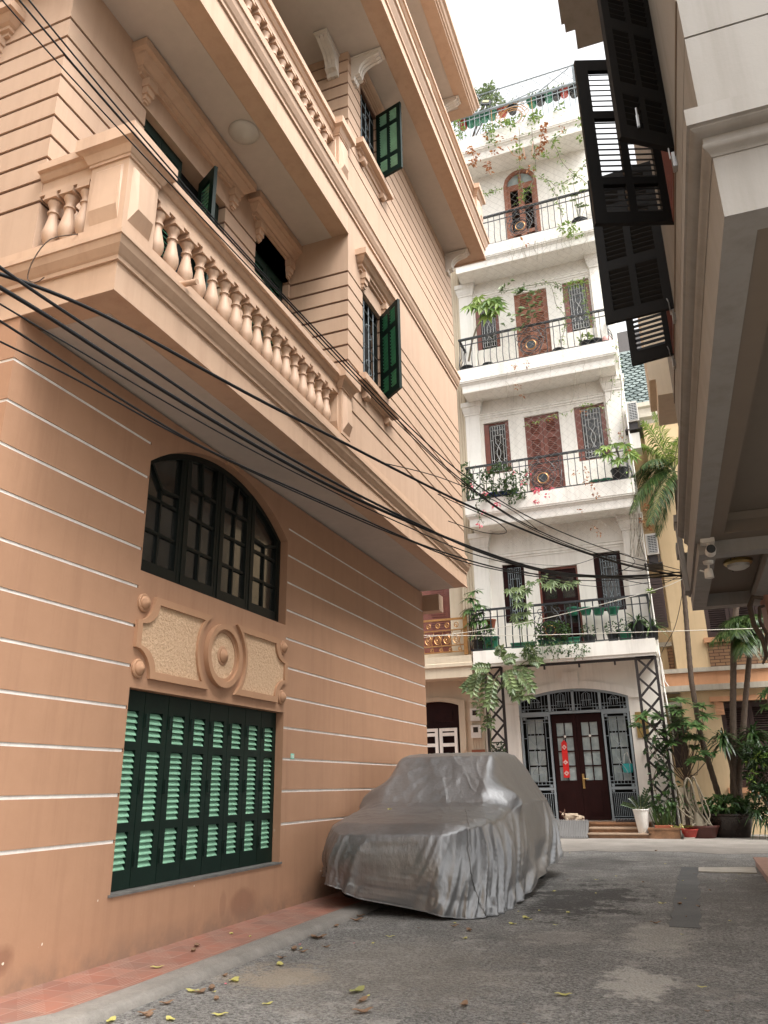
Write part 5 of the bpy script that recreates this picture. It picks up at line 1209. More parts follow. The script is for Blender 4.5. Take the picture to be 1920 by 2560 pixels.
# ------------------------------------------------------------------ covered car
CAR = thing('covered_car', 'car parked against the wall under a crumpled silver grey cover', 'car', (-2.72, 9.3, 0))
def build_cover():
    cx, cy, a, b_ = -2.70, 9.32, .86, 2.10
    NT, NR, NS = 440, 70, 70
    Yp = [7.05,7.22,7.4,7.8,8.30,8.42,8.75,9.08,9.35,9.8,10.4,10.8,11.1,11.32,11.6]
    Zp = [.60,.705,.765,.82,.885,.915,1.18,1.41,1.455,1.475,1.45,1.36,1.16,1.00,.90]
    Bp = [.58,.69,.745,.79,.85,.87,.93,.95,.95,.95,.94,.93,.92,.90,.86]
    sm = lambda t: t*t*(3-2*t)
    def H(x, y):
        P = np.interp(y, Yp, Zp); B = np.interp(y, Yp, Bp); u = abs(x-cx)/a
        s = 1-sm(min(1, max(0, (u-.60)/(.99-.60))))
        z = B+(P-B)*s
        z -= .05*max(0, u-.70)**2*8*.35
        z -= .016*math.sin(min(1, max(0, (y-7.3)/1.0))*PI)*(1-u*u)*0.6
        return z
    def nz(x, y, z, s=1): return noise.noise(V((x*s, y*s, z*s)))
    vs = []
    rows = []
    ths = [2*PI*k/NT for k in range(NT)]
    def plan(t, ex=5.5):
        c, s = math.cos(t), math.sin(t)
        x = math.copysign(abs(c)**(2/ex), c); y = math.copysign(abs(s)**(2/3.6 if s < 0 else 2/ex), s)
        return x, y
    PL = [plan(t) for t in ths]
    mir = [(-1.80, 8.72, .96, .14), (-3.58, 8.72, .98, .13)]
    for i in range(1, NR+1):
        r = (i/NR)**.8
        for k, (px, py) in enumerate(PL):
            x, y = cx+a*r*px, cy+b_*r*py; z = H(x, y)
            w = .003*nz(x, y*.6, 0, 3.2)
            slope = 1 if 8.35 < y < 9.2 else .55
            rg = lambda v: (1-min(1, abs(v)*3.2))**2
            w += slope*.007*rg(noise.noise(V((x*2.2+y*1.9, y*.5-x*.4, 5.))))+slope*.005*rg(noise.noise(V((x*3.1-y*2.3, y*.9, 11.))))
            w += .004*rg(noise.noise(V((x*7+y*2, y*3.1, 3.))))
            d = abs(x-cx)/a
            w += .012*d*noise.noise(V((y*9, x*2, 1)))
            rr = max(0, (r-.90)/.10); z -= .035*rr*rr
            vs.append([x, y, z+w])
    # skirt
    for j in range(1, NS+1):
        s = j/NS
        for k, (px, py) in enumerate(PL):
            x0, y0 = cx+a*px, cy+b_*py; zt = H(x0, y0)-.035
            n = V((px*abs(px)**3/a, py*abs(py)**2/b_*1.6)); n = n.normalized() if n.length > 1e-6 else V((0,-1))
            # hem height round the car
            fx = (x0-(cx-a))/(2*a); fy = (y0-(cy-b_))/(2*b_)
            front = np.interp(fx, [0,.12,.3,.5,.7,.85,1], [.37,.26,.16,.10,.07,.01,.005])
            right = np.interp(fy, [0,.06,.18,.30,.5,.7,.85,1], [.005,.005,.01,.04,.11,.15,.20,.29]); left = np.interp(fy, [0,.1,.3,1], [.34,.26,.25,.3])
            wf = sm(min(1, max(0, (0.12-fy)/.12))); sd = right if px > 0 else left
            zh = sd*(1-wf)+front*wf+.012*nz(x0*3, y0*3, 1)
            L = k/NT*2*(2*a+2*b_)
            rg = lambda v: (1-min(1, abs(v)*2.6))**1.6
            fold = 1.2*noise.noise(V((L*1.25, s*.5, 2.)))+1.0*rg(noise.noise(V((L*2.6+s*.9, s*.55, 9.))))+.55*rg(noise.noise(V((L*5.5+s*1.8, s*1.1, 4.))))+.10*rg(noise.noise(V((L*12, s*3.2, 14.))))-.6
            amp = (.009+.044*s)*(.9 if py < -.9 else 1.15)
            fl = .12*math.sin(s*PI*.5)*(.55 if py < -.8 else .60)
            bulge = .055*math.sin(min(1, s*1.25)*PI)
            crn = max(0, px)*max(0, -py); fl += .09*s*sm(min(1, crn*1.15))
            if px < -.6 and py < -.5: fl += .02*s
            o = fl+bulge*.5+amp*fold+.003*nz(L*20, s*9, 3)
            x = x0+n.x*o; y = y0+n.y*o; z = zt+(zh-zt)*s
            z += .02*s*(1-s)*fold
            vs.append([x, y, z])
    # mirrors
    for v in vs:
        for (mx_, my_, mz_, R) in mir:
            d2 = ((v[1]-my_)/.16)**2+((v[2]-mz_)/.13)**2
            if (v[0]-cx)*(mx_-cx) > 0 and abs(v[0]-cx) > .5 and d2 < 6:
                v[0] += math.copysign(.115*math.exp(-d2), mx_-cx); v[2] += .03*math.exp(-d2)
        v[0] = max(v[0], -3.70+.008*noise.noise(V((v[1]*6, v[2]*6, 0))))
    c0 = len(vs); vs.append([cx, cy, H(cx, cy)])
    fs = [(c0, k, (k+1) % NT) for k in range(NT)]
    R = NR+NS
    for i in range(R-1):
        for k in range(NT): fs.append((i*NT+k, (i+1)*NT+k, (i+1)*NT+(k+1) % NT, i*NT+(k+1) % NT))
    m = MB(); m.add(vs, fs); o = m.build('car_cover', M_COVER, CAR, smooth='all')
    h = MB(); h.tube([vs[(R-1)*NT+k] for k in range(0, NT, 2)]+[vs[(R-1)*NT]], .007, 5, False); h.build('hem', M_COVER, o, smooth='all')
    kc = int(NT*(1-.155)); sq = MB()
    sq.tube([V(vs[i*NT+kc+int(6*math.sin(i*.05))])+V((.004,-.004,.004)) for i in range(40, R, 2)], .005, 5, False)
    ks_ = int(NT*.985)
    sq.tube([V((cx+.60+.02*math.sin(yy*3), yy, H(cx+.62, yy)+.006)) for yy in np.linspace(9.05, 11.0, 40)], .005, 5, False)
    sq.build('seam', M_COVER, o, smooth='all')
build_cover()
for x, y in ((-3.36, 7.95), (-2.02, 7.95), (-3.36, 10.45), (-2.0, 10.45)):
    gz0 = SW if x < -3.13 else 0
    m = MB(); m.lathe([(.20,-.10),(.29,-.10),(.315,-.07),(.315,.07),(.29,.10),(.20,.10)], (x, y, .315+gz0), 'x', 36); wh = m.build('tyre', M_RUBBER, CAR, smooth=True)
    k = MB(); k.lathe([(0,-.09),(.20,-.09),(.20,.09),(.12,.07),(0,.07)], (x, y, .315+gz0), 'x', 24); k.build('rim', M_CHROME, wh, smooth=True)
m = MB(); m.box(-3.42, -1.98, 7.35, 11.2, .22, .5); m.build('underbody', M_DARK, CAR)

# ------------------------------------------------------------------ camera model used to read positions off the photograph's own depth planes
CM = [[0.933813829266052, 0.35743109830389846, -0.015321300099579088], [0.13324158527786414, -0.3077197697345192, 0.9421014930819164], [-0.33202170444733603, 0.8817888371258752, 0.33497766268227874]]
CR, CU, CF = (V(r) for r in CM); CP = V((0,0,1.1)); FPX = 1928.06
def at(px, py, y=None, z=None):
    d = CR*((px-960)/FPX)-CU*((py-1280)/FPX)+CF
    t = (y-CP.y)/d.y if y is not None else (z-CP.z)/d.z
    return CP+d*t
def p6(x, y, Y): return at(1580+x*340/1659, 1700+y*340/1659, Y)
def q3(x, y, Y): return at(1040+x*660/1659, 1400+y*660/1659, Y)
def q2(x, y, Y): return at(1100+x*600/1659, 850+y*600/1659, Y)
def q1(x, y, Y): return at(1100+x*500/1418, 120+y*500/1418, Y)

# ------------------------------------------------------------------ plants
def rnd(a, b): return random.uniform(a, b)
def rdir(zmin=-1, zmax=1):
    z = rnd(zmin, zmax); a = rnd(0, 2*PI); r = math.sqrt(max(0, 1-z*z)); return V((r*math.cos(a), r*math.sin(a), z))
def whorl(m, p, n, L, W, axis=(0,0,1), spread=.8, droop=.25, seg=3):
    ax = V(axis).normalized(); u = ax.orthogonal().normalized(); v = ax.cross(u); a0 = rnd(0, 6)
    for i in range(n):
        a = a0+i*2.4; d = ax*rnd(.15, .75)*(1-spread*.5)+(u*math.cos(a)+v*math.sin(a))*spread
        m.leaf(V(p)+ax*rnd(-.05, .04)*L, d, ax+V((0,0,.4)), L*rnd(.7, 1.1), W*rnd(.8, 1.15), droop*rnd(.5, 1.5), .22, seg)
def clump(m, c, r, n, L, W, seg=1, droop=.3):
    c = V(c)
    for i in range(n):
        d = rdir(-.7, 1); k = rnd(.35, 1)**.6; p = c+V((d.x*r[0], d.y*r[1], d.z*r[2]))*k
        dd = d*.7+rdir()*.7+V((0,0,-.1)); m.leaf(p, dd, V((0,0,1))+rdir()*.5, L*rnd(.6, 1.2), W*rnd(.7, 1.2), droop*rnd(0, 1), .2, seg)
def vine(ms, ml, pts, n, L, W, r=.009, spread=.07, hang=True):
    pts = [V(p) for p in pts]; q = [pts[0]]
    for i in range(len(pts)-1):
        for t in (.33, .66, 1): q.append(pts[i].lerp(pts[i+1], t)+rdir()*(.03 if t < 1 else 0))
    ms.tube(q, r, 4, False)
    for i in range(n):
        f = rnd(0, len(q)-1.001); p = q[int(f)].lerp(q[int(f)+1], f % 1)
        d = rdir(-.9, .4); d.y -= .5; ml.leaf(p+d*spread*rnd(0, 1), d, V((0,-.6,.8))+rdir()*.4, L*rnd(.6, 1.25), W*rnd(.7, 1.2), .3 if hang else .05, .18)
def plant(name, label, cat, loc, foliage, fmat, stems=None, smat=None, pot=None, pmat=None, group=None, extra=()):
    t = thing(name, label, cat, loc, group=group)
    if foliage and foliage.v: foliage.build('foliage', fmat, t, recalc=False)
    if stems and stems.v: stems.build('stem', smat or M_STEM, t, smooth=True)
    if pot: 
        po = pot.build('pot', pmat, t, smooth=True)
    for nm, mb, mt in extra: mb.build(nm, mt, t, recalc=False)
    return t
def potmesh(c, r0, r1, h, n=24, rim=.02, sx=1, sy=1):
    m = MB(); m.lathe([(r0*.98,0),(r0,.005),(r1*.97,h-rim*1.6),(r1*.985,h-rim*1.5),(r1+rim*.4,h-rim),(r1+rim*.4,h),(r1-rim*.6,h),(r1*.9,h-rim*2),(0,h-rim*2.2)], c, n=n, sx=sx, sy=sy); return m
def frond(mf, ms, base, d, L, lw=.30, lW=.028, n=26, droop=.9, up=V((0,0,1))):
    d = V(d).normalized(); pts = []
    for i in range(13):
        t = i/12; pts.append(V(base)+d*L*t-V((0,0,1))*droop*L*t*t*.6)
    ms.tube(pts, [.014*(1-.75*i/12) for i in range(13)], 5, False)
    for i in range(n):
        t = .10+.88*i/(n-1); f = t*12; j = min(11, int(f)); p = pts[j].lerp(pts[j+1], f-j); tg = (pts[j+1]-pts[j]).normalized()
        sd = tg.cross(up); sd = sd.normalized() if sd.length > .05 else V((1,0,0)); nn = sd.cross(tg)
        l = lw*(math.sin(PI*min(1, .18+t*.80))**.7)
        for sg in (-1, 1):
            dd = sd*sg*.85+tg*(.55+.3*t)+nn*rnd(.05, .35)-V((0,0,.15)); mf.leaf(p, dd, nn, l*rnd(.85, 1.1), lW*rnd(.8,1.15), rnd(.3, .9), .25, 3)
def palm(label, trunk, radii, fronds, grp='palms beside the yellow house', mat=L_PALM):
    t = thing('palm_tree', label, 'palm', trunk[0], group=grp)
    ts = []
    for i in range(len(trunk)-1):
        A, B = V(trunk[i]), V(trunk[i+1]); k = max(2, int((B-A).length/.07)); ts += [A.lerp(B, j/k) for j in range(k)]
    ts.append(V(trunk[-1])); n = len(ts); m = MB()
    rr = [radii[0]+(radii[1]-radii[0])*i/n+(.006 if i % 3 == 0 else 0) for i in range(n)]
    m.tube(ts, rr, 10); m.build('trunk', M_TRUNK, t, smooth=True)
    mf, ms = MB(), MB()
    top = V(trunk[-1]); ms.tube([top-V((0,0,.02)), top+V((0,0,.35))], [radii[1]*1.0, radii[1]*.5], 8)
    md = MB()
    for (d, L, dr) in fronds: frond(mf if d[2] > .7 else md, ms, top+V((0,0,.25)), d, L, .46, .030, 42, dr)
    if mf.v: mf.build('crown', mat, t, recalc=False)
    if md.v: md.build('lower_fronds', L_PALM, t, recalc=False); ms.build('frond_stem', M_GSTEM, t, smooth=True)
    return t
palm('tall leaning palm with a feathery crown beside the upper floor of the grey house', [(.50,18.85,.3),(.41,19,.74),(.22,19,2.0),(.19,19,3.25),(.32,19,5.37),(.44,19,7.0),(.50,19,8.05)], (.062,.05),
     [((-.42,-.25,1.3),1.9,.40),((-.20,-.1,1.4),2.1,.35),((-.62,.1,1.1),1.75,.5),((.5,.2,1.2),1.6,.7),((-.85,-.3,.55),1.5,1.25),((-.8,-.1,.35),1.55,1.35),((-.55,-.5,-.05),1.5,1.3),((-.75,-.6,.1),1.4,1.5),((.2,-.6,.9),1.6,.8),((-.5,.4,1.2),1.9,.5),((-.35,-.6,-.35),1.6,1.0),((.6,-.3,-.3),1.3,.8),((-.9,.3,.15),1.5,1.2),((-.3,-.2,-.7),1.5,.4),((-.5,-.5,.65),1.4,1.2)], mat=L_PALMY)
palm('slim upright palm trunk in front of the lower brown shutters', [(.68,18.95,.3),(.71,19,.9),(.97,19,2.67),(1.21,19,4.12),(1.55,19,5.6)], (.075,.062), [((.4,-.2,1),1.3,.8),((-.3,-.3,1),1.2,.8),((.8,.1,.4),1.2,.9)])
palm('palm with a drooping dark crown under the carport of the grey house', [(.80,18.9,.3),(.81,19,.9),(1.21,19,2.66),(1.48,19,3.75),(1.55,19,4.05)], (.07,.055),
     [((-.6,-.4,.9),.95,1.2),((-.8,-.2,.3),.95,1.1),((-.3,-.6,.4),.9,1.3),((.2,-.5,.8),.95,1.2),((.5,-.3,.3),.95,1.1),((-.2,-.6,-.2),.8,.8),((.4,-.6,-.3),.8,.7),((-.7,-.5,.6),.9,1.3),((-.15,-.5,1.0),.9,1.2)])
# zz plant in white pot
mf, ms = MB(), MB()
for d, L in (((-.75,-.1,.35),.36),((-.45,-.2,.75),.30),((.35,-.1,1.0),.46),((.55,-.2,.9),.36),((.10,-.3,1.1),.3),((.75,-.1,.45),.30)):
    d = V(d).normalized(); b0 = V((-1.18,18.2,.54)); P = [b0+d*L*i/8+V((0,0,-.10*(i/8)**2*L)) for i in range(9)]; ms.tube(P, [.011*(1-.6*i/8) for i in range(9)], 5)
    for i in range(2, 9):
        for sg in (-1, 1): mf.leaf(P[i], V((sg*.5*d.z+d.x*.4, -.2, sg*-.5*d.x+.45)), V((0,-1,.3)), .095, .048, .1, .12)
plant('potted_plant', 'glossy leaved plant in a tall white ceramic pot on the step by the entrance', 'potted plant', (-1.18,18.2,.10), mf, L_DARK, ms, M_GSTEM, potmesh((-1.18,18.2,.10), .10, .165, .465, 36, .022), M_WPOT)
# marble planter with strap leaves
pm = MB(); pm.box(-1.06,-.45,17.92,18.5,0,.17); pm.box(-1.07,-.44,17.91,18.51,.172,.205)
mf = MB(); ms = MB()
for i in range(46): mf.leaf((rnd(-.95,-.55),rnd(18.1,18.4),.2), (rnd(-.35,.35),rnd(-.4,.1),1), (0,-1,.3), rnd(.3,.75), .022, rnd(.02,.3), .1, 4)
clump(mf, (-.70,18.25,.62), (.20,.15,.28), 60, .13, .09)
va = MB()
for i in range(9): va.leaf((-.62+.04*i,18.02,.21), (rnd(-.3,.8),-.5,rnd(.3,.9)), (0,-1,.3), rnd(.2,.34), .03, .7, .1, 4)
plant('planter', 'brown marble planter with grassy and variegated plants at the right trellis', 'planter', (-.75,18.2,0), mf, L_MID, None, None, pm, M_MARBLE, extra=[('variegated_leaves', va, L_VARIEG)])
bx = MB(); bx.box(-.93,-.58,17.98,18.3,.206,.25); tag(bx.build('clay_saucer', M_TERPOT), 'terracotta tray set into the brown marble planter', 'tray')
# red bowl on a pale block
tag(potmesh((-.27,17.98,.035), .11, .165, .155, 28, .018).build('red_bowl', M_REDPOT, smooth=True), 'small empty red plastic bowl pot on a pale block by the kerb', 'pot')
m = MB(); m.box(-.39,-.18,17.82,17.95,.004,.034); tag(m.build('pale_block', M_DRAINC), 'pale stone block lying under the red bowl pot', 'block')
# bonsai with looping stems
ms = MB(); ms.tube([(-.06,18.3,.2),(-.05,18.3,.36),(-.08,18.3,.5)], [.15,.11,.05], 12)
def loop(*pts, r=.02):
    q = []; P = [V(p) for p in pts]
    for i in range(len(P)-1):
        p0, p1, p2, p3 = P[max(0,i-1)], P[i], P[i+1], P[min(len(P)-1,i+2)]
        for k in range(6):
            t = k/6; q.append(.5*((2*p1)+(-p0+p2)*t+(2*p0-5*p1+4*p2-p3)*t*t+(-p0+3*p1-3*p2+p3)*t**3))
    q.append(P[-1]); ms.tube(q, [r*(1-.3*i/len(q)) for i in range(len(q))], 7)
loop((-.06,18.3,.4),(-.22,18.25,.7),(-.25,18.2,1.0),(-.17,18.2,1.16),(-.10,18.2,1.0),(-.06,18.25,.6),(.10,18.2,.3),(.18,18.1,.24), r=.026)
loop((-.04,18.3,.4),(-.15,18.3,.8),(-.06,18.2,1.18),(0,18.2,1.0),(.05,18.2,.6),(.16,18.1,.25), r=.02)
loop((-.1,18.3,.35),(-.28,18.25,.55),(-.36,18.2,.85),(-.42,18.2,1.05), r=.018); loop((-.1,18.3,.3),(-.3,18.2,.45),(-.45,18.15,.62), r=.016)
loop((0,18.3,.4),(.06,18.2,.8),(-.02,18.2,1.1),(-.08,18.2,1.18), r=.016); loop((-.08,18.3,.3),(-.2,18.1,.25),(-.05,18.05,.23),(.1,18.05,.32),(.16,18.1,.5),(.05,18.2,.9), r=.014)
mf = MB(); clump(mf, (-.3,18.3,.8), (.22,.1,.45), 40, .12, .05)
plant('bonsai', 'bare looping grey stems of a bonsai in a wide maroon pot', 'bonsai', (-.05,18.3,0), mf, L_MID, ms, M_STEM, potmesh((-.05,18.3,0), .27, .355, .245, 32, .03, 1, .8), M_MAROON)
# big glazed basin
mf = MB(); clump(mf, (.50,18.6,.60), (.52,.34,.18), 260, .19, .085, 1, .4)
for i in range(26): mf.leaf((rnd(.1,.95),rnd(18.3,18.7),.5), (rnd(-.8,.8),rnd(-.8,.1),rnd(.5,1)), (0,-.5,1), rnd(.22,.4), .06, rnd(.3,.8), .15, 4)
plant('glazed_basin', 'large dark glazed basin overflowing with leafy green plants', 'planter', (.52,18.65,0), mf, L_MID, None, None, potmesh((.52,18.65,0), .36, .50, .46, 40, .035, 1, .85), M_GLAZE)
# mango like tree in front of the corner
mf, ms = MB(), MB(); Y = 18.5
base = V((-.30,18.75,.1)); hub = p6(650,1180,18.7)
ms.tube([base, V((-.27,18.75,.7)), hub], [.05,.045,.038], 8)
for (x, y, n, L) in ((130,440,13,.26),(60,560,8,.22),(330,455,16,.26),(250,560,9,.24),(480,330,12,.2),(590,250,16,.22),(560,380,16,.2),(520,560,18,.26),(700,540,16,.2),(620,640,12,.22),(860,320,9,.24),(890,440,12,.26),(800,560,12,.22),(700,700,12,.22),(800,700,10,.2),(470,760,14,.22),(400,640,10,.22),(760,820,12,.15),(880,890,11,.16),(740,980,10,.16),(990,900,6,.15),(820,960,9,.16),(580,470,12,.24)):
    p = p6(x, y, Y+rnd(-.25,.25)); whorl(mf, p, int(n*1.7), L*1.25, .085, (rnd(-.3,.3),-.35,.9), .95, .25)
    mid_ = hub.lerp(p, .5)+V((rnd(-.06,.06),rnd(-.05,.05),-.04)); mid_ += V((rnd(-.12,.12),rnd(-.05,.05),rnd(-.12,.02))); ms.tube([hub-V((0,0,rnd(-.1,.2))), mid_, p], [.013,.010,.005], 5, False)
plant('leafy_tree', 'small tree with whorls of long dark leaves in front of the yellow house corner', 'tree', (-.30,18.75,0), mf, L_MID, ms, M_TRUNK)
# climbing leaves on right trellis
mf, ms = MB(), MB()
vine(ms, mf, [p6(330,1550,18.38),p6(250,1250,18.36),p6(330,1000,18.36),p6(250,800,18.36),p6(330,640,18.36)], 60, .13, .09, .009, .10)
vine(ms, mf, [p6(420,1500,18.38),p6(460,1200,18.36),p6(380,950,18.36),p6(450,760,18.36)], 60, .13, .09, .009, .12)
for (x, y) in ((185,690),(165,870),(190,1035)):
    p = p6(x, y, 18.36); ms.tube([p6(x+70,y+30,18.38), p], .005, 4, False); whorl(mf, p, 7, .11, .07, (-.5,-.4,.3), .9, .3, 1)
plant('climbing_plant', 'dark round leaved climber winding up the right steel trellis', 'climber', tuple(p6(330,1550,18.38)), mf, L_DARK, ms, M_STEM)
# dracaenas
for i, (x, y, lb, L) in enumerate(((1120,740,'strap leaved dracaena with a drooping head left of the slim palm trunk',.50),(1480,680,'strap leaved dracaena standing in front of the brown shutters right of the palms',.55))):
    mf, ms = MB(), MB(); c = p6(x, y, 18.55+.1*i)
    for k in range(95):
        d = rdir(-.25, 1); mf.leaf(c+V((0,0,rnd(-.12,.10))), d, V((0,0,1)), L*rnd(.7,1.2), .052, rnd(.35,1.0), .18, 5)
    ms.tube([(c.x+.12,c.y+.1,.35), (c.x+.08,c.y+.08,c.z*.6), c], [.032,.028,.022], 7); plant('dracaena', lb, 'shrub', (c.x+.12,c.y+.1,.3), mf, L_DARK, ms, M_TRUNK, group='dracaenas by the yellow house')
# bush on the right edge
mf, ms = MB(), MB(); c0 = p6(1640,1150,18.2)
for k in range(46):
    c = V((rnd(1.02,1.9), rnd(17.95,18.6), rnd(.45,1.85))); c.x += max(0,(c.z-1.5))*.25; clump(mf, c, (.17,.14,.14), 62, .11, .062)
for k in range(12): ms.tube([(rnd(1.3,1.6),18.3,.1), (rnd(1.1,1.7),rnd(18.1,18.4),1.0), (rnd(1.05,1.8),rnd(18.,18.4),1.7)], [.015,.012,.006], 5)
mb2 = MB()
for (x, y) in ((1500,910),(1530,950),(1590,880),(1470,1130),(1440,1230),(1500,1150),(1430,1000),(1560,1020),(1620,940)): clump(mb2, p6(x,y,17.95), (.05,.03,.02), 7, .10, .04)
plant('round_bush', 'dense dark bush with bright leaf edges at the right edge by the basin', 'bush', (1.4,18.3,0), mf, L_DARK, ms, M_TRUNK, extra=[('bright_leaves', mb2, L_BRIGHT)])
tag(potmesh((1.42,17.75,.004), .10, .15, .26, 24, .02).build('stone_pot', M_WPOT, smooth=True), 'pale pot standing at the foot of the dense dark bush', 'pot')
mf = MB()
for k in range(40): mf.leaf((rnd(1.0,1.3),rnd(18.0,18.3),rnd(.3,.6)), (rnd(-.7,.5),-.6,rnd(-.4,.6)), (0,-.5,1), rnd(.25,.45), .028, rnd(.5,1.2), .15, 4)
plant('strap_plant', 'drooping strap leaved plant between the glazed basin and the dense dark bush', 'plant', (1.12,18.2,0), mf, L_DARK)
mf, ms = MB(), MB(); 
for (x, y) in ((1600,170),(1650,120),(1610,330),(1655,300)): whorl(mf, p6(x,y,17.9), 8, .22, .07, (-.5,-.3,.6), .9, .4)
ms.tube([(1.75,18.1,.3), (1.72,18.0,1.6), p6(1655,300,17.9), p6(1650,120,17.9)], [.03,.024,.014,.008], 6); plant('dark_shrub', 'dark large leaved shrub rising above the bush at the right edge', 'shrub', (1.75,18.1,0), mf, L_DARK, ms, M_TRUNK)
# ---- vine with compound leaves over the left trellis
mf, ms = MB(), MB()
def compound(p, d, L, n=6, w=.19):
    d = V(d).normalized(); P = [V(p)+d*L*i/n-V((0,0,1))*.30*L*(i/n)**2 for i in range(n+1)]; ms.tube(P, .006, 4, False)
    for i in range(1, n+1):
        tg = (P[i]-P[i-1]).normalized(); sd = tg.cross(V((0,-1,.35))).normalized()
        for sg in (-1, 1): mf.leaf(P[i], sd*sg+tg*.55, V((0,-1,.4)), w*rnd(.8,1.1), w*.6, .1, .12)
    mf.leaf(P[-1], d+V((0,0,-.5)), V((0,-1,.4)), w, w*.5, .1, .12)
for (x, y, dx, dz, L) in ((520,620,.3,1,.3),(480,690,-.6,.3,.4),(560,690,.3,-.5,.45),(430,720,-.7,-.3,.45),(500,740,-.3,-.9,.5),(560,720,.5,-.8,.4),(380,730,-.8,-.5,.3),(640,700,.7,-.6,.45),(660,690,.3,-1,.5),(590,690,.9,.0,.45),(460,770,.2,-1,.4),(400,700,-.4,-.9,.4),(700,640,.9,.2,.3),(540,650,.7,.5,.35),(620,740,.2,-1,.35),(450,700,-.2,-1,.5)):
    compound(q3(x,y,18.12+rnd(-.1,.1)), (dx,rnd(-.4,.1),dz), L)
for (x, y) in ((400,840),(400,905),(460,1000),(480,980),(440,960)): compound(q3(x,y,18.3), (rnd(-.5,.5),-.3,-.5), .2, 3, .12)
vine(ms, mf, [q3(545,800,18.3),q3(540,720,18.2),q3(620,690,18.15),q3(720,620,18.15),q3(740,590,18.2)], 50, .10, .06, .008, .08)
clump(mf, q3(710,585,18.1), (.18,.08,.16), 80, .09, .06); ms.tube([q3(470,1200,18.4), q3(470,1000,18.4), q3(450,840,18.4), q3(520,720,18.25)], .011, 5, False)
plant('drooping_vine', 'pale green vine with paired leaflets drooping over the left steel trellis', 'vine', tuple(q3(470,1200,18.4)), mf, L_PALE, ms, M_GSTEM)
mf = MB(); clump(mf, q3(520,1190,18.3), (.16,.1,.14), 60, .12, .05); plant('fern', 'small dark fern at the foot of the left steel trellis', 'fern', tuple(q3(520,1215,18.3)), mf, L_DARK)
# ---- first balcony plants
def trough(x0, x1, z0, z1, y0, y1, mat, label, name='plant_trough', group=None):
    m = MB(); m.box(x0+.02,x1-.02,y0+.02,y1-.02,z0,z1-.03); m.box(x0,x1,y0,y1,z1-.03,z1); return tag(m.build(name, mat), label, 'planter', group)
z1 = 4.152
mf, ms = MB(), MB(); P = [q3(365,200,18.55), q3(350,250,18.5), q3(400,290,18.5), q3(340,310,18.5), q3(390,340,18.55), q3(420,380,18.5), q3(370,390,18.5), q3(430,430,18.5), q3(400,470,18.5)]
for p in P: whorl(mf, p, 17, .34, .075, (rnd(-.3,.3),-.3,.8), .95, .5, 4)
ms.tube([(P[-1].x,18.6,z1+.1), (P[-1].x-.02,18.6,4.9), P[1]], [.03,.024,.015], 6)
clump(mf, q3(440,480,18.5), (.22,.12,.35), 110, .14, .05)
plant('balcony_shrub', 'tall leafy shrub at the left end of the first balcony', 'potted plant', (P[-1].x,18.6,z1), mf, L_MID, ms, M_STEM, potmesh((P[-1].x,18.62,z1), .15, .20, .30, 20), M_BLACKPOT)
trough(-4.45,-4.05,z1,4.50,18.45,18.7,M_VERDPOT,'dark green square planter near the left end of the first balcony')
tag(potmesh((-4.28,18.75,4.75), .10, .15, .22, 20).build('clay_pot', M_TERPOT, smooth=True), 'terracotta pot raised behind the railing near the left end of the first balcony', 'pot')
trough(-3.75,-3.15,z1,4.30,18.43,18.6,M_VERDPOT,'bright green trough left of the middle on the first balcony','plant_trough'); trough(-3.10,-2.1,z1,4.33,18.43,18.6,M_VERDPOT,'long bright green trough under the ivy in the middle of the first balcony','plant_trough')
mf, ms = MB(), MB(); clump(mf, q3(860,450,18.35), (.45,.12,.24), 300, .10, .06)
for k in range(16): x = 690+k*25; vine(ms, mf, [q3(x,510,18.25), q3(x+8,540+rnd(0,40),18.2), q3(x+rnd(-12,12),560+rnd(0,80),18.2)], 16, .07, .05, .004, .04)
clump(mf, q3(715,570,18.2), (.16,.06,.18), 60, .10, .05)
plant('trailing_ivy', 'trailing ivy spilling over the middle edge of the first balcony', 'ivy', (-2.6,18.5,4.33), mf, L_MID, ms, M_GSTEM)
mf, ms = MB(), MB()
def palmate(m, p, L, n=7, nrm=(0,-1,.5)):
    nrm = V(nrm).normalized(); u = nrm.cross(V((0,0,1))).normalized(); v = u.cross(nrm); a0 = rnd(-.4,.4)
    for i in range(n):
        a = a0-PI*.5+(i-(n-1)/2)*.62; m.leaf(p, u*math.cos(a)+v*math.sin(a)-nrm*.1, nrm, L*(1-.06*abs(i-(n-1)/2)), L*.30, .15, .15)
for (x, y, L) in ((590,185,.22),(650,175,.22),(640,220,.24),(690,190,.22),(720,140,.18),(780,120,.18),(815,150,.2),(850,155,.22),(870,130,.2),(930,150,.2),(975,145,.2),(1010,130,.15),(810,95,.13),(640,270,.2),(700,275,.2),(630,340,.2),(690,330,.2),(650,390,.2),(710,380,.2),(620,360,.18)):
    palmate(mf, q3(x,y,18.25+rnd(-.05,.1)), L); ms.tube([q3(x+4,y,18.3), q3(x+12,y+22,18.35)], .005, 4, False)
ms.tube([q3(670,520,18.5), q3(660,400,18.42), q3(655,270,18.38), q3(690,180,18.33), q3(800,120,18.32), q3(1000,140,18.32)], [.013,.012,.010,.008,.006,.004], 5, False)
plant('palmate_vine', 'light green vine with fingered leaves stretched across the first floor door', 'vine', tuple(q3(670,520,18.5)), mf, L_PALE, ms, M_GSTEM)
pots1 = [(1090,455,.15,.20,M_BLACKPOT,'dark pot'),(1240,470,.14,.22,M_BLACKPOT,'dark pot'),(1315,470,.16,.22,M_VERDPOT,'green pot'),(1405,470,.19,.42,M_BLACKPOT,'tall black pot'),(1490,480,.15,.28,M_BLACKPOT,'black pot')]
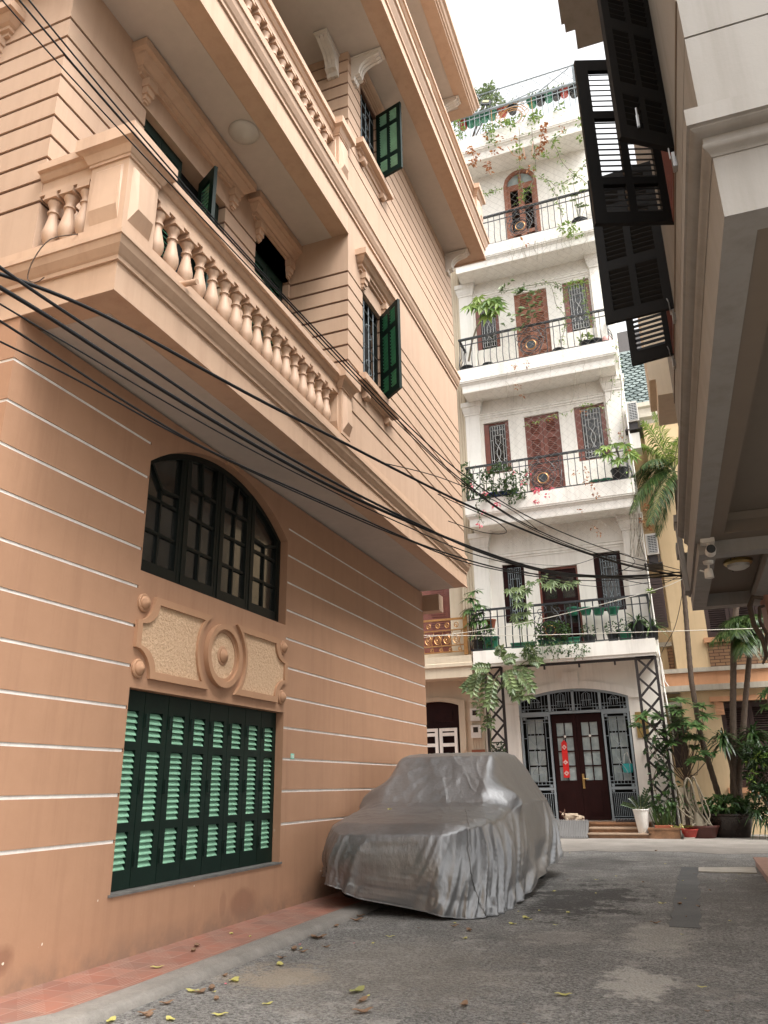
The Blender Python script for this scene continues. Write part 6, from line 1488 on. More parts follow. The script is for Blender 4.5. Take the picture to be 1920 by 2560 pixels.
ords = ['low dark pot just right of the door on the first balcony','dark pot with a small leafy plant below the right window of the first balcony','dull green pot between two dark pots on the right of the first balcony','tall black pot near the right end of the first balcony','black pot at the far right corner of the first balcony']
for (x, y, r, h, mt, _), lb in zip(pots1, ords):
    c = q3(x, 500, 18.55); c = V((c.x, 18.58, z1)); mf = MB()
    if h > .4 or 'corner' in lb:
        for k in range(46): mf.leaf(c+V((0,0,h)), rdir(-.1,1), V((0,0,1)), rnd(.35,.62), .035, rnd(.3,.8), .15, 4)
    else: clump(mf, c+V((0,-.06,h+.10)), (.17,.12,.16), 60, .09, .045)
    plant('potted_plant', lb, 'potted plant', tuple(c), mf, L_MID, None, None, potmesh(c, r*.72, r, h, 20), mt, group='pots on the first balcony')
for (x, lb) in ((990,'green hanging pot left of the right first floor window'),(1070,'green hanging pot close beside the first floor door'),(1150,'dark green hanging pot under the right first floor window'),(1240,'dark green hanging pot at the outer side of the right first floor window')):
    c = q3(x, 345, 18.9); tag(potmesh(c, .10, .15, .17, 18).build('hanging_pot', M_VERDPOT, smooth=True), lb, 'pot', 'hanging pots at the first floor window')
mf = MB(); c = q3(1475,205,18.3)
for k in range(22): mf.leaf(c, rdir(-.1,1), V((0,0,1)), rnd(.12,.2), .04, .2, .1, 3)
ms = MB(); ms.tube([q3(1475,470,18.5), q3(1465,330,18.38), c], .010, 5); plant('bright_rosette', 'bright yellow green rosette on a stem at the right corner of the first balcony', 'plant', tuple(q3(1475,470,18.5)), mf, L_BRIGHT, ms, M_GSTEM)
# ---- second balcony
mf, ms, fl_ = MB(), MB(), MB()
for k in range(30):
    x, y = rnd(160,640), rnd(880,1110); clump(mf, q2(x, y+(x-160)*-.02, 18.25+rnd(-.1,.15)), (.15,.09,.11), 36, .095, .055)
for k in range(16): x = rnd(200,700); ms.tube([q2(x,1040,18.4), q2(x+rnd(-40,40),960,18.3), q2(x+rnd(-70,70),880+rnd(-60,150),18.2)], .006, 4, False)
vine(ms, mf, [q2(250,1120,18.2),q2(270,1200,18.2),q2(300,1270,18.2)], 26, .07, .04)
for (x, y, n) in ((220,1005,5),(315,1060,8),(378,1145,16),(400,1130,8),(270,1285,9),(575,990,5),(610,930,5),(650,1040,8),(670,1055,14),(690,1025,6),(670,1115,12),(740,1075,6),(780,1035,6),(500,910,4),(300,1190,4)): clump(fl_, q2(x,y,18.08), (.055,.03,.05), n, .075, .06)
plant('bougainvillea', 'bougainvillea with pink flowers spilling from the left of the second balcony', 'shrub', (-4.4,18.5,8.03), mf, L_MID, ms, M_STEM, None, None, extra=[('flowers', fl_, L_PINK)])
trough(-4.3,-3.3,8.032,8.22,18.42,18.6,paint('blue_plastic',(.02,.05,.20),.4,.1,9,.05),'blue trough half hidden under the bougainvillea')
def papaya(label, leaves, stem, L, name='papaya_plant', pot=None, mt=L_BRIGHT):
    mf, ms = MB(), MB(); ms.tube(stem, [.03-.012*i/len(stem) for i in range(len(stem))], 7)
    for p in leaves:
        palmate(mf, p, L*rnd(.8,1.15), 7, (rnd(-.3,.3),-.8,rnd(.2,.8))); ms.tube([stem[-1], V(stem[-1]).lerp(p, .5)+V((0,0,.05)), p], .007, 4, False)
    return plant(name, label, 'plant', tuple(stem[0]), mf, mt, ms, M_STEM, pot, M_BLACKPOT)
papaya('broad leaved papaya plant in a black pot at the right end of the second balcony', [q2(1110,760,18.2),q2(1150,735,18.2),q2(1190,720,18.25),q2(1230,715,18.25),q2(1280,720,18.2),q2(1250,820,18.15),q2(1310,770,18.15),q2(1330,790,18.2),q2(1220,830,18.2),q2(1160,790,18.2)], [q2(1245,910,18.55),q2(1235,800,18.5),q2(1215,745,18.45)], .26, pot=potmesh((q2(1245,910,18.55).x,18.55,8.032), .17, .22, .34, 22))
for x, lb in ((1080,'low green pot left of the papaya pot on the second balcony'),(1150,'low green pot touching the papaya pot on the second balcony')):
    c = q2(x,985,18.55); tag(potmesh((c.x,18.55,8.032), .14, .17, .12, 20).build('low_pot', M_VERDPOT, smooth=True), lb, 'pot')
ms, mf = MB(), MB()
vine(ms, mf, [q2(590,600,18.4),q2(680,560,18.3),q2(800,520,18.3),q2(1000,450,18.25),q2(1060,470,18.25)], 60, .09, .05, .005)
vine(ms, mf, [q2(1190,700,18.3),q2(1150,600,18.25),q2(1130,470,18.25),q2(1180,400,18.2),q2(1185,250,18.2)], 26, .08, .05, .006)
vine(ms, mf, [q2(1345,1150,18.2),q2(1270,700,18.2),q2(1255,400,18.2),q2(1235,150,18.2),q2(1215,0,18.2)], 46, .08, .05, .007)
plant('sparse_climber', 'sparse climber threading through the netting at the second floor windows', 'climber', tuple(q2(1190,700,18.3)), mf, L_BRIGHT, ms, M_STEM)
ms, mf = MB(), MB()
for (x, y, n) in ((540,330,7),(510,180,8),(600,170,6),(570,380,6),(1020,970,14),(1000,900,10),(940,920,8),(1080,1080,10),(1060,1010,8),(1250,660,10),(1300,770,8),(1420,1160,14),(1440,1300,24),(1400,1250,12),(1060,1290,5),(1100,1330,6),(990,510,6),(760,545,6),(960,1195,5)): clump(mf, q2(x,y,18.15), (.06,.04,.09), n, .085, .045)
for k in range(16): x = rnd(400,1250); y = rnd(100,350); ms.tube([q2(x,y,18.15), q2(x+rnd(-15,15),y+60,18.15), q2(x+rnd(-25,25),y+rnd(80,160),18.15)], .004, 3, False)
for k in range(22): x = rnd(1290,1400); ms.tube([q2(x,1200,18.2), q2(x+rnd(-20,20),1330,18.2), q2(x+rnd(-25,40),1500,18.22)], .004, 3, False)
plant('dry_vine', 'withered orange brown vine leaves clinging to the netting by the second balcony', 'vine', (-1,18.1,7.4), mf, L_DRY, ms, M_STEM)
# ---- third balcony
def r2(x, y, Y): return at(1140+x*420/1659, 660+y*420/1659, Y)
papaya('young papaya tree with a leaning trunk at the left of the third balcony', [r2(130,410,18.2),r2(220,330,18.2),r2(240,400,18.15),r2(330,350,18.2),r2(380,345,18.2),r2(420,380,18.2),r2(400,440,18.2),r2(300,410,18.15),r2(350,470,18.2),r2(170,400,18.2),r2(310,500,18.25)], [r2(125,960,18.55),r2(160,760,18.5),r2(200,640,18.5),r2(260,530,18.45),r2(290,440,18.4)], .36, 'papaya_tree', potmesh((r2(110,990,18.55).x,18.55,11.892), .13, .17, .16, 20))
mf, ms = MB(), MB()
for (x, y, L) in ((480,235,.2),(580,160,.15),(430,270,.15),(500,210,.14),(610,290,.2),(660,275,.22),(700,260,.22),(640,270,.2),(760,290,.2),(800,290,.18),(640,350,.16),(770,350,.2),(800,400,.2),(690,440,.22),(750,430,.2),(800,465,.2),(640,500,.2),(550,505,.18),(600,490,.2),(760,530,.2),(700,500,.2),(560,560,.14),(500,610,.18),(630,640,.18),(590,660,.16)): 
    for k in range(3): mf.leaf(r2(x+rnd(-14,14),y+rnd(-8,8),18.2), (rnd(-1,1),-.5,rnd(-.4,.4)), (0,-1,.6), L, L*.72, .2, .15)
vine(ms, mf, [r2(420,280,18.3),r2(560,250,18.25),r2(760,210,18.25),r2(960,180,18.25),r2(1060,230,18.25)], 50, .10, .06); vine(ms, mf, [r2(690,600,18.3),r2(740,430,18.25),r2(700,300,18.25)], 24, .12, .08)
plant('leafy_climber', 'green climber crossing the third floor shutters above the railing', 'climber', tuple(r2(690,600,18.3)), mf, L_PALE, ms, M_GSTEM)
mf, ms = MB(), MB()
vine(ms, mf, [r2(1040,800,18.5),r2(1080,600,18.3),r2(1070,350,18.2),r2(1100,220,18.2),r2(1290,170,18.2)], 90, .09, .05); vine(ms, mf, [r2(1330,600,18.3),r2(1290,400,18.2),r2(1270,200,18.2)], 60, .09, .05)
vine(ms, mf, [r2(1080,520,18.3),r2(980,380,18.2),r2(930,200,18.2),r2(850,150,18.2)], 26, .07, .04); clump(mf, r2(1180,190,18.2), (.3,.05,.10), 50, .09, .05)
plant('yellowing_climber', 'yellow green climber framing the right window of the third floor', 'climber', tuple(r2(1040,800,18.5)), mf, L_BRIGHT, ms, M_STEM)
for (x, r, lb, n) in ((310,.15,'flat dark pot under the left window of the third balcony',0),(1020,.17,'flat green pot right of the third floor door',0),(1300,.15,'black pot with a young plant near the right end of the third balcony',1),(1400,.15,'black pot second from the right end of the third balcony',0)):
    c = r2(x,900,18.55); mf = MB()
    if n: clump(mf, c+V((0,0,.30-(c.z-11.9))), (.2,.08,.08), 30, .14, .10)
    plant('potted_plant', lb, 'potted plant', (c.x,18.55,11.892), mf, L_BRIGHT, None, None, potmesh((c.x,18.55,11.892), r*.7, r, .20 if x > 1200 else .13, 20), M_BLACKPOT, group='pots on the third balcony')
c = r2(1480,700,18.6); m = MB(); m.lathe([(.02,-.13),(.12,-.10),(.14,0),(.10,.10),(0,.13)], (c.x,18.6,12.05), n=14); tag(m.build('pink_jar', paint('pink_ceramic',(.62,.34,.30),.5,.3,30,.1), smooth=True), 'pink and white ceramic jar at the right corner of the third balcony', 'jar')
# ---- fourth balcony and hanging strands
mf, ms = MB(), MB()
vine(ms, mf, [q1(560,560,18.2),q1(570,760,18.2),q1(560,900,18.2),q1(600,1060,18.25),q1(540,1110,18.2)], 50, .12, .06); vine(ms, mf, [q1(650,560,18.2),q1(680,800,18.2),q1(640,1000,18.2),q1(570,1090,18.2)], 60, .12, .06)
vine(ms, mf, [q1(1040,960,18.2),q1(930,880,18.2),q1(850,780,18.2),q1(800,640,18.2),q1(900,580,18.2)], 70, .12, .06); vine(ms, mf, [q1(1050,800,18.2),q1(940,920,18.2),q1(820,980,18.2),q1(700,900,18.2)], 60, .11, .06)
vine(ms, mf, [q1(870,1200,18.3),q1(830,1060,18.2),q1(750,920,18.2)], 40, .10, .06); vine(ms, mf, [q1(300,1040,18.2),q1(360,1020,18.2),q1(440,1000,18.2)], 40, .10, .06); clump(mf, q1(900,1270,18.1), (.22,.1,.2), 70, .12, .05); clump(mf, q1(960,1320,18.1), (.22,.1,.12), 40, .12, .05)
for (x, y) in ((540,710),(750,760),(820,680),(370,600),(480,530),(690,500),(500,545),(990,520),(1000,640),(880,1010)): clump(mf, q1(x,y,18.1), (.12,.06,.10), 16, .12, .06)
plant('netting_climber', 'thin yellow green climber spread over the netting around the arched top door', 'climber', tuple(q1(870,1200,18.3)), mf, L_BRIGHT, ms, M_STEM)
mf, ms = MB(), MB()
for (x, y, n) in ((230,810,16),(340,830,14),(350,880,10),(270,780,8),(210,720,12),(240,740,10),(380,740,8),(430,720,6),(740,560,18),(730,600,14),(720,700,14),(700,730,14),(740,650,10),(590,760,6),(520,650,6),(330,620,8),(860,570,6),(600,1380,4),(640,860,6),(420,640,6)): clump(mf, q1(x,y,18.1), (.08,.05,.12), n, .12, .07)
for (a, b_, c) in (((740,540),(720,620),(700,740)),((660,660),(650,760),(700,790)),((590,700),(600,770),(560,800)),((250,740),(230,800),(260,850)),((340,800),(330,840),(360,900)),((480,700),(520,760),(590,780))): ms.tube([q1(*a,18.1), q1(*b_,18.1), q1(*c,18.1)], .009, 4, False)
plant('withered_vine', 'withered orange vine hanging below the roof terrace of the white house', 'vine', (-2.6,18.1,18.9), mf, L_DRY, ms, paint('dry_stem',(.45,.22,.12),.8,.2,9,.1))
c = q1(985,1195,18.55); mf, ms = MB(), MB()
for k in range(7): p = q1(960+rnd(-30,90),1010+rnd(-60,120),18.4); ms.tube([(c.x,18.55,15.95), p], .006, 4, False); whorl(mf, p, 4, .18, .14, (0,-.6,.6), .9, .2, 1)
plant('potted_plant', 'shallow dark pot with thin leafy stems on the fourth balcony', 'potted plant', (c.x,18.55,15.782), mf, L_PALE, ms, M_GSTEM, potmesh((c.x,18.55,15.782), .17, .22, .17, 22), M_BLACKPOT)
ms = MB()
for k in range(26): x = rnd(430,1060); y0 = 1400-(x-430)*.17; ms.tube([q1(x,y0,18.12), q1(x+rnd(-25,25),y0+60,18.12), q1(x+rnd(-30,30),y0+rnd(80,170),18.12)], .004, 3, False)
tag(ms.build('bare_strands', M_STEM), 'bare dry vine strands dangling under the fourth balcony', 'vine')
# ---- roof terrace
def h1(x, y, Y): return at(1140+x*340/1659, 160+y*340/1659, Y)
rp_ = [(90,750,M_REDPOT,'red pot'),(180,720,M_VERDPOT,''),(265,690,M_VERDPOT,''),(350,655,M_VERDPOT,''),(440,630,M_VERDPOT,''),(570,590,M_REDPOT,''),(690,560,M_BLACKPOT,''),(930,480,M_VERDPOT,''),(1030,450,M_BLACKPOT,''),(1130,410,M_VERDPOT,''),(1225,385,M_BLACKPOT,''),(1320,350,M_REDPOT,''),(1440,350,M_BLACKPOT,'')]
rl_ = ['red pot at the left end of the roof terrace railing','green pot next to the red pot at the left end of the roof railing','green pot third from the left end of the roof railing','green pot fourth from the left end of the roof railing','green pot just left of the gilded scroll on the roof railing','red pot behind the left half of the gilded roof scroll','dark pot behind the middle of the gilded roof scroll','green pot just right of the gilded roof scroll','dark hanging pot right of the large green roof pot','round green hanging pot on the roof right of the scroll','dark hanging pot beside the round green one on the roof','red pot near the right end of the roof railing','dark pot at the right end of the roof railing']
for (x, y, mt, _), lb in zip(rp_, rl_):
    c = h1(x, y, 18.62); c = V((c.x, 18.62, max(19.9, c.z-.12))); mf = MB(); clump(mf, c+V((0,0,.32)), (.14,.12,.14), 26, .12, .06)
    ms = MB(); ms.tube([c+V((-.13,0,.22)), c+V((0,0,.45)), c+V((.13,0,.22))], .005, 4)
    plant('roof_pot', lb, 'potted plant', tuple(c), mf, L_PALE, ms, M_RUST, potmesh(c, .11, .17, .25, 18), mt, group='pots along the roof railing')
mf, ms = MB(), MB()
for (x, y) in ((380,330),(430,350),(360,400),(300,420),(440,420),(480,430),(380,460),(330,480),(250,400),(230,360),(500,450),(290,380),(420,380),(395,290)): clump(mf, h1(x,y,18.8+rnd(-.2,.3)), (.20,.15,.16), 40, .14, .07)
for k in range(5): ms.tube([(-4.1,18.9,19.9), h1(rnd(300,450),500,18.9), h1(rnd(280,480),380,18.8)], [.02,.015,.008], 5)
plant('roof_tree', 'leafy roof garden tree beside the floodlight at the left of the terrace', 'tree', (-4.1,18.9,19.88), mf, L_PALE, ms, M_TRUNK)
mf, ms = MB(), MB()
for (x, y) in ((30,720),(60,800),(50,880),(440,790),(420,860),(660,700),(380,770),(560,740),(940,650),(980,610),(760,660),(1280,540),(430,960),(930,690)): clump(mf, h1(x,y,18.3), (.14,.06,.10), 22, .12, .06)
plant('terrace_creeper', 'low yellow green creeper along the edge of the roof terrace', 'creeper', (-2.6,18.5,19.88), mf, L_BRIGHT)

# ------------------------------------------------------------------ overhead cables
def smooth_c(pts, it=2):
    P = [V(p) for p in pts]
    for _ in range(it): P = [P[0]]+[(P[i-1]+2*P[i]+P[i+1])/4 for i in range(1, len(P)-1)]+[P[-1]]
    return P
C_ = [
[[-2.189,1.522,2.841],[-2.111,1.791,2.905],[-2.048,2.007,2.941],[-1.956,2.325,2.935],[-1.859,2.658,2.916],[-1.763,2.986,2.906],[-1.674,3.293,2.908],[-1.578,3.623,2.91],[-1.483,3.951,2.905],[-1.223,4.844,2.9],[-0.971,5.71,2.935],[-0.603,6.977,3.044],[-0.356,7.826,3.118],[0.18,9.3,3.316]],
[[-2.188,1.527,2.85],[-2.13,1.724,2.835],[-2.079,1.901,2.814],[-2.01,2.138,2.769],[-1.926,2.427,2.718],[-1.842,2.715,2.69],[-1.742,3.06,2.638],[-1.589,3.585,2.606],[-1.485,3.944,2.601],[-1.168,5.035,2.60],[-0.916,5.9,2.663],[-0.675,6.73,2.79],[-0.241,8.221,3.109],[0.18,9.3,3.38]],
[[-2.111,1.445,2.891],[-2.034,1.719,2.824],[-1.941,2.055,2.773],[-1.866,2.325,2.741],[-1.783,2.623,2.676],[-1.696,2.932,2.633],[-1.598,3.286,2.609],[-1.533,3.52,2.594],[-1.444,3.837,2.582],[-1.115,5.019,2.549],[-0.934,5.67,2.608],[-0.574,6.963,2.815],[-0.177,8.39,3.119],[0.18,9.32,3.35]],
[[-2.257,1.649,2.79],[-2.207,1.813,2.765],[-2.152,1.994,2.731],[-2.032,2.389,2.632],[-1.929,2.727,2.582],[-1.851,2.985,2.57],[-1.758,3.29,2.56],[-1.636,3.691,2.55],[-1.356,4.614,2.51],[-1.075,5.536,2.55],[-0.582,7.158,2.868],[0.18,9.3,3.344]],
[[-2.296,1.69,2.72],[-2.243,1.86,2.71],[-2.165,2.114,2.695],[-2.094,2.341,2.666],[-2.023,2.572,2.624],[-1.879,3.033,2.58],[-1.704,3.596,2.56],[-1.547,4.103,2.54],[-1.21,5.188,2.52],[-0.799,6.512,2.657],[0.18,9.3,3.334]],
[[-2.114,1.411,4.15],[-2.06,1.602,4.05],[-1.934,2.056,3.84],[-1.783,2.601,3.64],[-1.678,2.98,3.52],[-1.577,3.342,3.41],[-1.481,3.691,3.311],[-1.353,4.149,3.17],[-1.234,4.58,3.05],[-1.011,5.381,2.977],[-0.649,6.685,2.985],[0.18,9.3,3.389]],
[[-2.076,1.391,4.04],[-2.043,1.51,3.978],[-1.951,1.848,3.84],[-1.903,2.024,3.77],[-1.729,2.665,3.56],[-1.637,3.003,3.45],[-1.561,3.28,3.37],[-1.394,3.896,3.17],[-1.236,4.473,2.98],[-1.006,5.319,2.867],[-0.695,6.462,2.854],[0.18,9.3,3.351]],
[[-2.157,1.447,4.06],[-2.136,1.521,4.02],[-2.072,1.746,3.942],[-1.971,2.102,3.804],[-1.785,2.755,3.602],[-1.702,3.05,3.51],[-1.514,3.709,3.30],[-1.431,4.001,3.20],[-1.223,4.734,2.98],[-0.991,5.55,2.88],[-0.616,6.871,2.923],[0.18,9.3,3.325]],
[[-2.15,1.583,2.774],[-2.11,1.722,2.749],[-2.025,2.017,2.725],[-1.914,2.402,2.659],[-1.801,2.794,2.623],[-1.694,3.165,2.60],[-1.477,3.92,2.55],[-1.147,5.066,2.554],[-0.841,6.125,2.645],[0.18,9.3,3.30]]]
CL = ['upper of the three thick black cables below the terracotta balcony','lowest of the three thick black cables below the terracotta balcony','middle one of the three thick black cables below the terracotta balcony','thin black cable sagging just above the arched window','lowest thin black cable sagging in front of the arched window','topmost thin cable passing the corner pedestal of the terracotta balcony','medium thin cable crossing the front balusters of the terracotta balcony','thin cable running along the handrail of the terracotta balcony','thin cable tangled between the thick cables']
CRd = [.0078,.0088,.0068,.005,.004,.0042,.0045,.0035,.0035]
for i, p in enumerate(C_): cable(smooth_c(p, 1 if i < 5 or i == 8 else 2), CRd[i], 'power_cable', CL[i], lead=(p[0][0]-.9-.05*i, -10.45, p[0][2]+1.1))
cable([(.18,9.3,3.36),(-.1,8.6,3.1),(-.45,7.6,2.98),(-.3,8.3,3.3),(-.6,9.5,3.75),(-1.6,13,4.6),(-3.0,16,5.6)], .004, 'drop_wire', 'thin wire running back from the cable bundle toward the white house')
cable([(.18,9.3,3.30),(-.2,8.9,3.20),(-.5,8.2,3.02),(-.85,7.2,2.86),(-1.2,6.2,2.80)], .003, 'drop_wire', 'loose thin wire drooping beside the cable bundle near the grey house')
cable([(-.45,7.6,3.05),(-.2,8.8,3.35),(-.32,12,4.6),(-.42,17.8,7.2)], .004, 'drop_wire', 'slanting thin wire rising from the cables to the right edge of the white house')
cable([(-.36,18.0,3.0),(-.5,17.8,3.15),(-.30,14,3.1),(.0,11,3.05),(.18,9.3,3.28)], .004, 'drop_wire', 'thin wire from the cable bundle to the right trellis')
cable([(-5.9,17.9,4.57),(-3.4,17.9,4.37),(-.4,17.9,4.21),(1.9,17.9,4.10)], .008, 'white_line', 'nearly level white line strung in front of the first balcony', M_CABLEW, 'white lines strung in front of the first balcony')
cable([(-5.9,17.9,4.50),(-3.38,17.9,4.64),(-.45,17.9,5.11),(.43,17.9,5.38)], .007, 'white_line', 'rising white line strung across the first balcony railing', M_CABLEW, 'white lines strung in front of the first balcony')
cable([(-1.35,4.6,2.92),(-1.22,4.72,2.86),(-1.05,4.95,2.80),(-1.0,5.05,2.74),(-1.12,4.9,2.71),(-1.30,4.65,2.74)], .003, 'loose_wire', 'thin curled wire looping off the cable bundle under the far end of the terracotta balcony')
cable([(-1.5,3.9,2.90),(-1.3,4.6,3.02),(-1.05,5.4,3.05),(-.9,5.9,2.99)], .003, 'loose_wire', 'thin slack wire arching between the upper cables near the far end of the terracotta balcony')
m = MB()
for s_ in (-1, 1): m.tube([(.20,9.3,3.34+.03*s_),(.26,9.3,3.34+.04*s_)], .012, 6)
m.lathe([(.025,-.05),(.025,.05)], (.215,9.28,3.34), 'z', 8); tag(m.build('cable_clamp', M_RUST), 'dark clamp holding the cable bundle at the far edge of the grey house', 'clamp')

# ------------------------------------------------------------------ dog on the porch
def build_dog():
    bm = bmesh.new(); sk = bm.verts.layers.skin.verify()
    J = {}
    def v(n, x, y, z, rx_, ry_=None):
        w = bm.verts.new((x, y, z)); w[sk].radius = (rx_, ry_ or rx_); J[n] = w; return w
    def e(a, b_): bm.edges.new((J[a], J[b_]))
    z0 = .292; o = V((-2.68, 18.74, z0))
    P = lambda x, y, z: (o.x+x, o.y+y, o.z+z)
    v('chest', *P(-.10,0,.095), .082, .088); v('mid', *P(.03,.0,.10), .080, .088); v('hip', *P(.15,.01,.09), .078, .085); v('rump', *P(.215,.01,.07), .055, .060)
    v('neck', *P(-.165,-.03,.125), .052); v('skull', *P(-.20,-.06,.165), .047, .050); v('muz', *P(-.205,-.115,.145), .026); v('nose', *P(-.206,-.150,.137), .015)
    v('sh', *P(-.13,-.075,.05), .034); v('elb', *P(-.09,-.105,.024), .023); v('paw', *P(-.19,-.135,.018), .018)
    v('th', *P(.14,-.075,.062), .048); v('kn', *P(.05,-.12,.030), .027); v('hock', *P(.17,-.125,.022), .019); v('pw2', *P(.07,-.145,.016), .016)
    v('t1', *P(.24,-.03,.035), .018); v('t2', *P(.215,-.10,.020), .014); v('t3', *P(.15,-.155,.014), .009)
    for a, b_ in (('chest','mid'),('mid','hip'),('hip','rump'),('chest','neck'),('neck','skull'),('skull','muz'),('muz','nose'),('chest','sh'),('sh','elb'),('elb','paw'),('hip','th'),('th','kn'),('kn','hock'),('hock','pw2'),('rump','t1'),('t1','t2'),('t2','t3')): e(a, b_)
    J['mid'][sk].use_root = True
    me = bpy.data.meshes.new('dog'); bm.to_mesh(me); bm.free()
    tmp = bpy.data.objects.new('dog_tmp', me); COL.objects.link(tmp)
    tmp.modifiers.new('s', 'SKIN'); sd = tmp.modifiers.new('d', 'SUBSURF'); sd.levels = 2; sd.render_levels = 2
    dg = bpy.context.evaluated_depsgraph_get(); dg.update(); ev = tmp.evaluated_get(dg); m2 = bpy.data.meshes.new_from_object(ev)
    bpy.data.objects.remove(tmp)
    b2 = bmesh.new(); b2.from_mesh(m2)
    def ear(base, tip, w, out):
        base, tip = V(P(*base)), V(P(*tip)); d = tip-base; x = d.cross(V((0,-1,0))).normalized()*w; bk = V((0,.018,0))
        vs = [b2.verts.new(q) for q in (base-x, base+x, base+x*.8+d*.55, tip, base-x*.8+d*.55, base+bk, base+bk+d*.5)]
        for f in ((0,1,2,4),(4,2,3),(1,5,6,2),(5,0,4,6),(2,6,3),(6,4,3)): b2.faces.new([vs[i] for i in f])
    ear((-.235,-.06,.185), (-.295,-.055,.225), .022, -1); ear((-.170,-.06,.195), (-.155,-.055,.275), .020, 1)
    b2.to_mesh(m2); b2.free()
    o_ = bpy.data.objects.new('dog', m2); COL.objects.link(o_); m2.materials.append(M_DOGW); m2.materials.append(M_DOGB)
    for pl in m2.polygons:
        c = pl.center-o; pl.use_smooth = True; dk = False
        if c.z > .125 and c.x < -.15 and abs(c.x+.203) > .016 and c.y > -.125: dk = c.y < -.035 or c.z > .19
        if c.y < -.143 and c.z > .12: dk = True
        if .20 < c.x < .26 and .045 < c.z < .075 and c.y < -.01: dk = True
        if c.x < -.26: dk = True
        pl.material_index = 1 if dk else 0
    tag(o_, 'cream dog with a brown face lying on the porch by the dark door', 'dog')
    k = MB()
    for sx in (-1, 1): k.lathe([(0,-.004),(.007,-.002),(.007,.002),(0,.004)], P(-.203+sx*.026,-.098,.172), 'y', 8)
    k.build('eye', M_DARK, o_)
build_dog()
m = MB(); m.box(-3.05,-2.42,18.56,18.9,.289,.296); tag(m.build('porch_board', M_PILLAR), 'thin brown board on the porch under the lying dog', 'board')

# ------------------------------------------------------------------ fallen leaves
def fleaf(L, W, curl):
    m = MB(); n = 5
    vs = []
    for i in range(n+1):
        t = i/n; w = W*math.sin(PI*min(1, .06+t*.94))**.8; z = .004+curl*(t-.5)**2*L+.004*math.sin(t*9)
        vs += [(-w/2, (t-.5)*L, z+curl*w*.35), (0, (t-.5)*L, z), (w/2, (t-.5)*L, z+curl*w*.35)]
    fs = []
    for i in range(n): a = i*3; fs += [(a,a+1,a+4,a+3),(a+1,a+2,a+5,a+4)]
    return m.add(vs, fs)
protoL = {}
def drop(kind, p, s, a):
    mats = dict(y=L_YELLOW, b=L_BROWN, g=L_VARIEG, r=L_PINK)
    labels = dict(y='pale yellow fallen leaf lying flat on the ground', b='dry brown curled leaf lying on the ground', g='green and yellow fallen leaf on the road in the foreground', r='tiny red petal lying on the ground')
    grp = dict(y='yellow fallen leaves', b='brown fallen leaves', g='green fallen leaves', r='red petals')
    nm = dict(y='yellow_leaf', b='brown_leaf', g='green_leaf', r='red_petal')
    if kind not in protoL:
        o = fleaf(.10, .042, .22 if kind != 'b' else .5).build(nm[kind], mats[kind], smooth='all', recalc=False); protoL[kind] = o; tag(o, labels[kind], 'petal' if kind == 'r' else 'leaf', grp[kind])
    else: o = protoL[kind].copy(); COL.objects.link(o)
    z = SW+.002 if p.x < -3.0 else .003
    place(o, T((p.x, p.y, z)) @ RZ(a) @ Matrix.Diagonal((s, s, s, 1)))
def c4p(x, y, z=0): return at(x*960/1659, 1560+y*960/1659, z=z)
def ccp(x, y): return at(760+x*700/1659, 1820+y*700/1659, z=0)
for k, x, y, s in (('y',830,1590,1.0),('y',1010,1543,1.1),('y',735,1712,.9),('y',948,1693,.9),('y',1157,1645,.7),('y',480,1718,1.),('y',1210,1475,1.1),('g',1545,1590,1.5),('b',915,1580,1.),('b',720,1645,.9),('b',630,1690,1.),('b',865,1597,1.),('b',970,1525,.7),('b',935,1625,.7),('b',1370,1360,1.1),('b',1270,1410,1.1),('b',1310,1420,.8),('b',1215,1447,.8),('b',1410,1400,.8),('b',1540,1285,1.),('b',1570,1683,1.2),('y',1020,1546,.8),('r',1295,1387,.35),('r',975,1558,.35),('r',1528,1381,.25),('y',1590,1610,.4),('y',1610,1382,.5),('b',640,1700,.8),('y',1300,1405,.6),('b',1350,1355,.8)): drop(k, c4p(x, y), s, rnd(0, 6.3))
for k, x, y, s in (('b',850,1395,1.),('b',835,1415,.9),('y',680,1487,.9),('y',1000,1340,.7),('y',1080,1352,.5)): drop(k, c4p(x, y, SW), s, rnd(0, 6.3))
for k, x, y, s in (('y',1315,1130,1.3),('y',1235,1165,1.),('y',1565,1097,.8),('b',980,1205,1.),('y',1340,1140,.6),('y',955,1250,.7),('y',510,1240,.8),('b',890,1180,.9),('b',310,1145,1.3),('b',190,1180,.9),('b',95,1250,1.3),('b',330,1120,1.),('y',1480,970,.8),('y',1490,1170,.5),('y',1395,1085,.5),('b',60,1245,1.),('y',1270,1090,.4)): drop(k, ccp(x, y), s, rnd(0, 6.3))
for i in range(34):
    p = V((rnd(-2.8, .5), rnd(4.2, 15), 0)); drop(random.choice('yyyb'), p, rnd(.3, .7), rnd(0, 6.3))
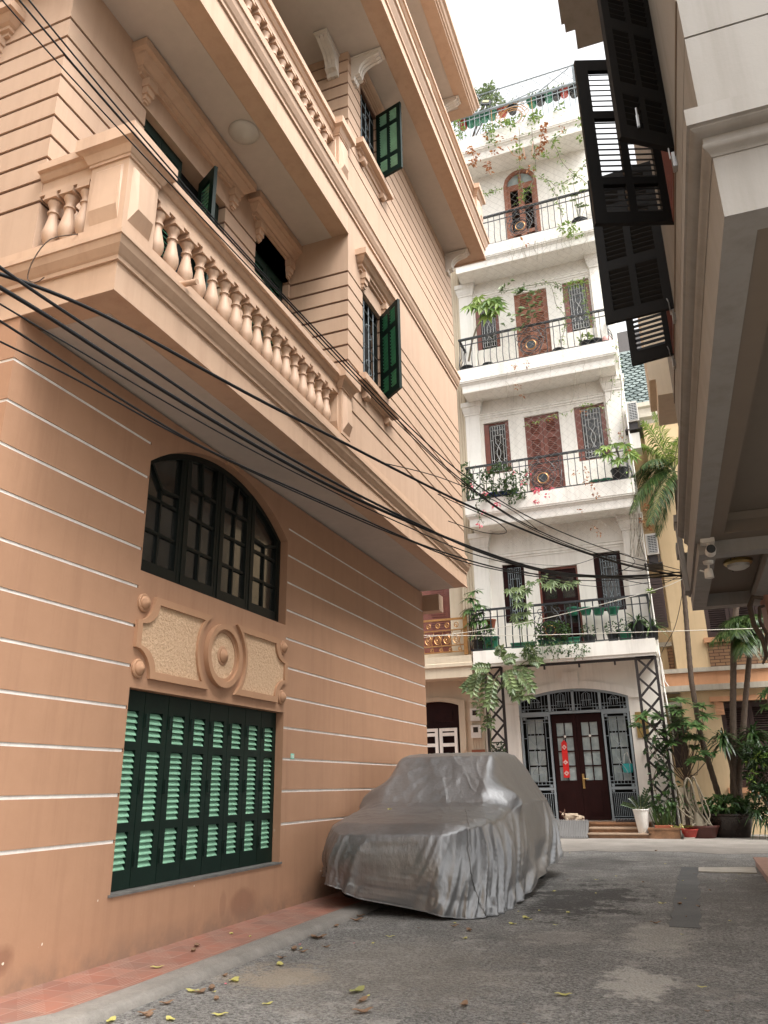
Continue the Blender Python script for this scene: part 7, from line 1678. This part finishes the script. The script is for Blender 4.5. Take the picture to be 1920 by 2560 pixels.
for x, y, k in ((1640,2128,'b'),(1655,2260,'y'),(1700,2262,'b'),(1640,2310,'b'),(1410,2490,'y'),(905,2506,'b'),(1160,2516,'b'),(1000,2030,'y')): 
    if y > 2100: drop(k, at(x, y, z=0), 1., rnd(0, 6.3))
m = fleaf(.08, .04, .3).build('stuck_leaf', L_YELLOW, recalc=False); place(m, T((-2.98, 7.93, .872)) @ RZ(1.0)); tag(m, 'single pale leaf lying on the bonnet of the covered car', 'leaf')

# ------------------------------------------------------------------ camera, light, render
cam = bpy.data.cameras.new('camera'); co = bpy.data.objects.new('camera', cam); COL.objects.link(co)
cam.sensor_fit = 'HORIZONTAL'; cam.sensor_width = 36; cam.lens = 36*FPX/1920; cam.clip_end = 500; cam.clip_start = .05
R3 = Matrix((CR, CU, -CF)).transposed(); co.matrix_world = T(CP) @ R3.to_4x4(); S.camera = co
EL, AZ = math.radians(58), math.radians(116)
W = bpy.data.worlds.new('World'); S.world = W; W.use_nodes = True; nt = W.node_tree; bg = nt.nodes['Background']
sky = nt.nodes.new('ShaderNodeTexSky'); sky.sky_type = 'NISHITA'; sky.sun_disc = False; sky.sun_elevation = EL; sky.sun_rotation = AZ; sky.air_density = 1.0; sky.dust_density = 5.0
hs = nt.nodes.new('ShaderNodeHueSaturation'); hs.inputs['Saturation'].default_value = .05; hs.inputs['Value'].default_value = 1.8
nt.links.new(sky.outputs[0], hs.inputs['Color']); nt.links.new(hs.outputs[0], bg.inputs[0]); bg.inputs[1].default_value = .15
sun = bpy.data.lights.new('sun', 'SUN'); sun.energy = 1.5; sun.angle = math.radians(20); sun.color = (1.0, .95, .88)
so = bpy.data.objects.new('sun', sun); COL.objects.link(so)
# sky azimuth runs clockwise from +Y: the sun stands behind the camera and a little to the right
dirv = V((math.sin(AZ)*math.cos(EL), math.cos(AZ)*math.cos(EL), math.sin(EL))); so.rotation_euler = dirv.to_track_quat('Z', 'Y').to_euler()
S.view_settings.view_transform = 'Standard'; S.view_settings.look = 'None'; S.view_settings.gamma = 1; S.view_settings.exposure = .84
S.cycles.max_bounces = 8; S.cycles.diffuse_bounces = 3; S.cycles.use_denoising = True
